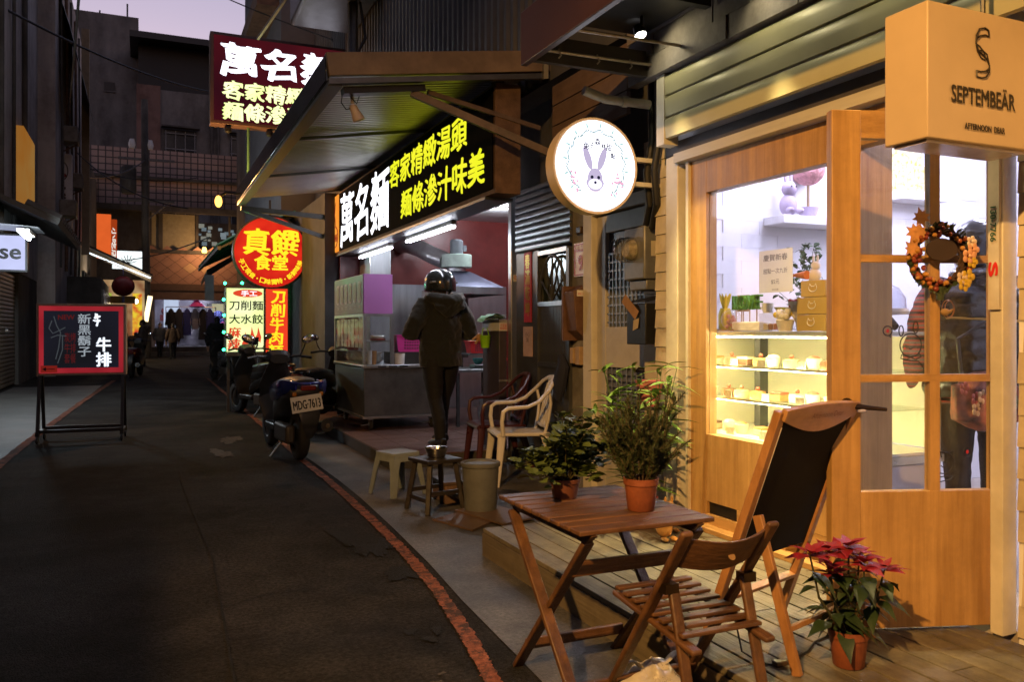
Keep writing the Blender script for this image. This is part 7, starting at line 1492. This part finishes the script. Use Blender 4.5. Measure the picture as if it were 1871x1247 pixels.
MB().box(1.21,1.79,13.95,14.15,.90,.949).build('base_rail', steel_dark, ysn)
for x_ in (1.25,1.75): MB().box(x_-.02,x_+.02,14.08,14.12,.0,.90).build('leg', steel_dark, ysn)
rv = thing('vertical_sign', 'red vertical lit sign with yellow characters beside the yellow menu sign', 'sign', (2.0,14,.95)); MB().box(1.815,2.18,14.02,14.2,.85,2.0).build('box', steel_dark, rv); MB().box(1.825,2.17,14.005,14.019,.87,1.99).build('face', E('vermilion_face', (.95,.06,.02), .95), rv)
lettering('characters', '刀\n削\n牛\n肉\n麵', (1.997,13.998,1.40), Ux, W, .22,1.08, E('sun_yellow2', (1,.75,.02), 1.2), rv, brush=.009)
MB().box(1.95,2.05,14.05,14.15,.0,.85).build('post', steel_dark, rv)
gs = thing('fairy_lights', 'string of green lights along the edge of the yellow menu sign', 'lights', (1.18,14,1)); gp = [(1.17,13.97,1.0),(1.17,13.97,1.28),(1.175,13.97,1.55),(1.17,13.97,1.80),(1.19,13.97,2.06),(1.5,13.97,2.05),(1.6,13.97,2.06)]
MB().tube(gp, .004, 4).build('wire', cable_mat, gs)
for p in gp[:5]+[(1.45,13.97,2.07)]: MB().ball(p, .022, 8, 6).build('bulb', E('green_bulb', (.02,1,.30), 22), gs)
# ================================================================== wreath on the door, stickers
WC = dpt(.262,1.575,.05); wr_ = thing('wreath', 'autumn wreath with maple leaves and berries hanging on the open glazed door', 'wreath', WC)
Wx, Wz = -du, Vector((0,0,1))
def wp(a, r, d=0): return WC+Wx*(r*math.cos(a))+Wz*(r*math.sin(a))+dn*d
rnd = random.Random(14); tw = MB()
for k in range(7): tw.tube([wp(2*math.pi*i/28,.105+.013*math.sin(i*1.3+k*1.7),.012*math.cos(i*.9+k)) for i in range(29)], .006, 5)
tw.build('twig_ring', M('dark_twig', (.05,.025,.015), rough=.8), wr_, kind='stuff')
for i in range(80):
    a = rnd.uniform(0,6.28) if i < 34 else rnd.uniform(2.3,4.6); MB().ball(wp(a,.105+rnd.uniform(-.025,.025),.012+rnd.random()*.02), rnd.uniform(.007,.011), 8, 6).build('berry', M(f'berry_{i%3}', ((.28,.07,.02),(.18,.03,.02),(.42,.2,.04))[i%3], rough=.25), wr_)
wls = leaf_mb(.032,.018,.2,.2).mesh('leaf', M('wreath_leaf', (.03,.05,.02), rough=.5))
for i in range(96): a = rnd.uniform(0,6.28); inst(wls, 'leaf', wr_, mtx=orient(wp(a,.11,.015), Wx*math.cos(a+rnd.uniform(-1,1))+Wz*math.sin(a+rnd.uniform(-1,1))+dn*rnd.uniform(0,.6), rnd.uniform(-1,1)), world=True)
mp_pts = [(0,-.045),(.012,-.015),(.035,-.022),(.028,0),(.05,.012),(.026,.02),(.03,.04),(.012,.034),(0,.062),(-.012,.034),(-.03,.04),(-.026,.02),(-.05,.012),(-.028,0),(-.035,-.022),(-.012,-.015)]
for (a, r, s, rot) in ((2.1,.165,.75,.3),(2.5,.14,.85,-.5),(2.9,.12,.7,.8),(2.3,.125,.6,1.5)):
    c, s2 = math.cos(rot), math.sin(rot); MB().prism([((x*c-z*s2)*s,(x*s2+z*c)*s) for x, z in mp_pts], wp(a,r,.03), Wx, Wz, dn*.002).build('maple_leaf', M('maple_orange', (.50,.24,.08), rough=.6, var=.25, scale=30), wr_)
def fl5(c, r, mat, nm):
    m = MB()
    for k in range(5): a = k*1.257; m.ball(c+Wx*(r*math.cos(a))+Wz*(r*math.sin(a)), (r*.75,.005,r*.75), 8, 5)
    m.ball(c+dn*.006, r*.4, 6, 5); m.build(nm, mat, wr_)
for (a, r, s, mt) in ((.25,.12,.016,'peach'),(.05,.10,.018,'peach'),(.5,.125,.013,'cream_f'),(-.15,.115,.014,'yellowf'),(-.65,.12,.018,'yellowf'),(-.9,.13,.016,'yellowf'),(-.8,.105,.015,'cream_f')): fl5(wp(a,r,.035), s, M(mt, dict(peach=(.62,.33,.2),cream_f=(.65,.52,.42),yellowf=(.55,.38,.04))[mt], rough=.7), 'flower')
MB().prism([(.062*math.cos(a),.042*math.sin(a)) for a in [k*math.pi/12 for k in range(24)]], wp(1.6,.03,.02), Wx, Wz, dn*.006).build('oval_plaque', M('dark_plaque', (.035,.02,.016), rough=.6), wr_)
MB().tube([wp(-1.57,.11,.01),wp(-1.57,.16,.012)], [.02,.012], 6).build('moss_tail', M('wreath_leaf', (.03,.05,.02)), wr_); bd_ = wp(-1.5,.205,.02)
MB().ball(bd_,(.022,.012,.014),10,6).tube([bd_+Wx*.015,bd_+Wx*.032+Wz*.012], [.008,.001], 6).build('little_bird', M('straw', (.35,.22,.09), rough=.8), wr_)
MB().tube([bd_+Wx*(.025*math.cos(a)+.012)+Wz*(.034*math.sin(a)+.012) for a in [k*math.pi/10 for k in range(21)]], .0012, 4).tube([bd_+Wx*(.017*math.cos(a)+.016)+Wz*(.030*math.sin(a)+.012) for a in [k*math.pi/10 for k in range(21)]], .0012, 4).build('wire_loop', M('copper_wire', (.4,.2,.1), rough=.3, metal=.8), wr_)
# line drawn stickers on the panes
stk = M('sticker_black', (.012,.010,.010), rough=.5)
def sticker(name, label, c, rings, lines, reds):
    t = thing(name, label, 'sticker', c); m = MB()
    for x, z, rx, rz_ in rings: m.tube([c+Wx*(x+rx*math.cos(a))+Wz*(z+rz_*math.sin(a)) for a in [k*math.pi/12 for k in range(25)]], .0024, 5)
    for P in lines: m.tube([c+Wx*x+Wz*z for x, z in P], .0022, 5)
    m.build('outline', stk, t)
    for x, z, r in reds: MB().ball(c+Wx*x+Wz*z+dn*.001, (r,.002,r), 8, 5).build('red_heart', M('heart_red', (.5,.02,.02), rough=.5), t)
sticker('rabbit_sticker', 'black line drawn rabbit sticker with speech bubble on the lower left door pane', dpt(.345,1.245,.006), [(0,0,.043,.045),(-.038,.055,.009,.02),(.02,.068,.010,.022),(-.092,.055,.018,.018)], [[(-.035,-.035),(-.04,-.05),(-.015,-.055),(.0,-.045),(.02,-.055),(.04,-.045),(.035,-.03)],[(-.03,-.055),(.01,-.06),(.03,-.06),(.05,-.085)],[(-.008,-.01),(0,-.016),(.008,-.01)],[(-.02,0),(-.018,.002)],[(.016,.006),(.018,.008)],[(-.08,.04),(-.078,.03),(-.09,.038)]], [(-.092,.055,.008),(-.024,-.012,.004)])
sticker('cat_sticker', 'black line drawn striped cat sticker on the bottom right door pane', dpt(.215,.795,.006), [(0,0,.043,.042),(.098,.04,.016,.018)], [[(-.036,.026),(-.034,.058),(-.012,.043)],[(.022,.04),(.046,.046),(.042,.014)],[(-.01,.042),(-.006,.02)],[(.008,.042),(.010,.02)],[(.022,.036),(.024,.018)],[(-.008,-.012),(0,-.018),(.008,-.012)],[(-.04,-.03),(-.045,-.06),(-.01,-.055),(.02,-.05),(.045,-.05),(.03,-.065),(-.02,-.075),(-.045,-.09)],[(-.018,-.001),(-.016,.001)],[(.014,.002),(.016,.004)]], [(.098,.04,.008)])
# ================================================================== lamps
LP = Vector((-2.45,-1.0,4.35))
sl_ = thing('street_lamp', 'sodium street lamp on an arm on the near left facade', 'lamp', LP)
MB().bar(LP+Vector((-.3,-.1,.15)),LP+Vector((.0,-.1,.2)),.05,.05).build('arm', steel_dark, sl_); MB().tube([LP+Vector((-.1,-.1,.18)),LP+Vector((.12,0,.12))], [.06,.1], 10).build('lamp_head', steel, sl_)
point_light('sodium_light', LP, (1,.52,.145), 2500, .06, sl_, 'SPOT', aim(LP,(2.6,2.1,.7)), spot=R(84), blend=1.0)
nl = thing('left_shop_front', 'plain shop front with a deep awning on the near left of the lane', 'building', (-3,2,0))
MB().box(-6,-2.72,-8,11.2,0,9).build('wall', plaster_dark, nl); MB().box(-2.72,-1.52,-.9,8.6,2.68,2.75).build('awning_sheet', black_metal, nl)
fo = thing('street_lamp', 'glowing orange street lamp at the far corner of the noodle awning', 'lamp', (1.0,12.6,3))
MB().tube([(1.25,12.4,3.25),(1.08,12.5,3.28),(1.0,12.55,3.22)], .02, 6).build('arm', black_metal, fo); MB().ball((.98,12.55,3.15),(.05,.07,.085),12,8).build('lamp_head', E('sodium_glow', (1,.42,.07), 5), fo); point_light('sodium_light', (.93,12.7,3.1), (1,.45,.12), 160, .08, fo)
for nm, loc, col, pw in (('shop_light', (3.2,49.2,3.0), (.75,.75,1.0), 110),): point_light(nm, loc, col, pw, .3, eb)
point_light('bulb_light', (1.1,13.9,2.2), (.03,1,.3), 9, .03, gs)
point_light('tube_light', (-1.95,17.0,2.85), (.8,.93,1), 170, .2, fl)
point_light('stall_light', (-.9,40.3,2.6), (1,.75,.45), 120, .15, ls)
for m in bpy.data.materials:
    if not m.use_nodes: continue
    if any(n.type == 'EMISSION' for n in m.node_tree.nodes) and not any(k in m.name for k in ('tube','lens','led','diffuser','round_face','face','glow','bulb')):
        m.cycles.emission_sampling = 'NONE'
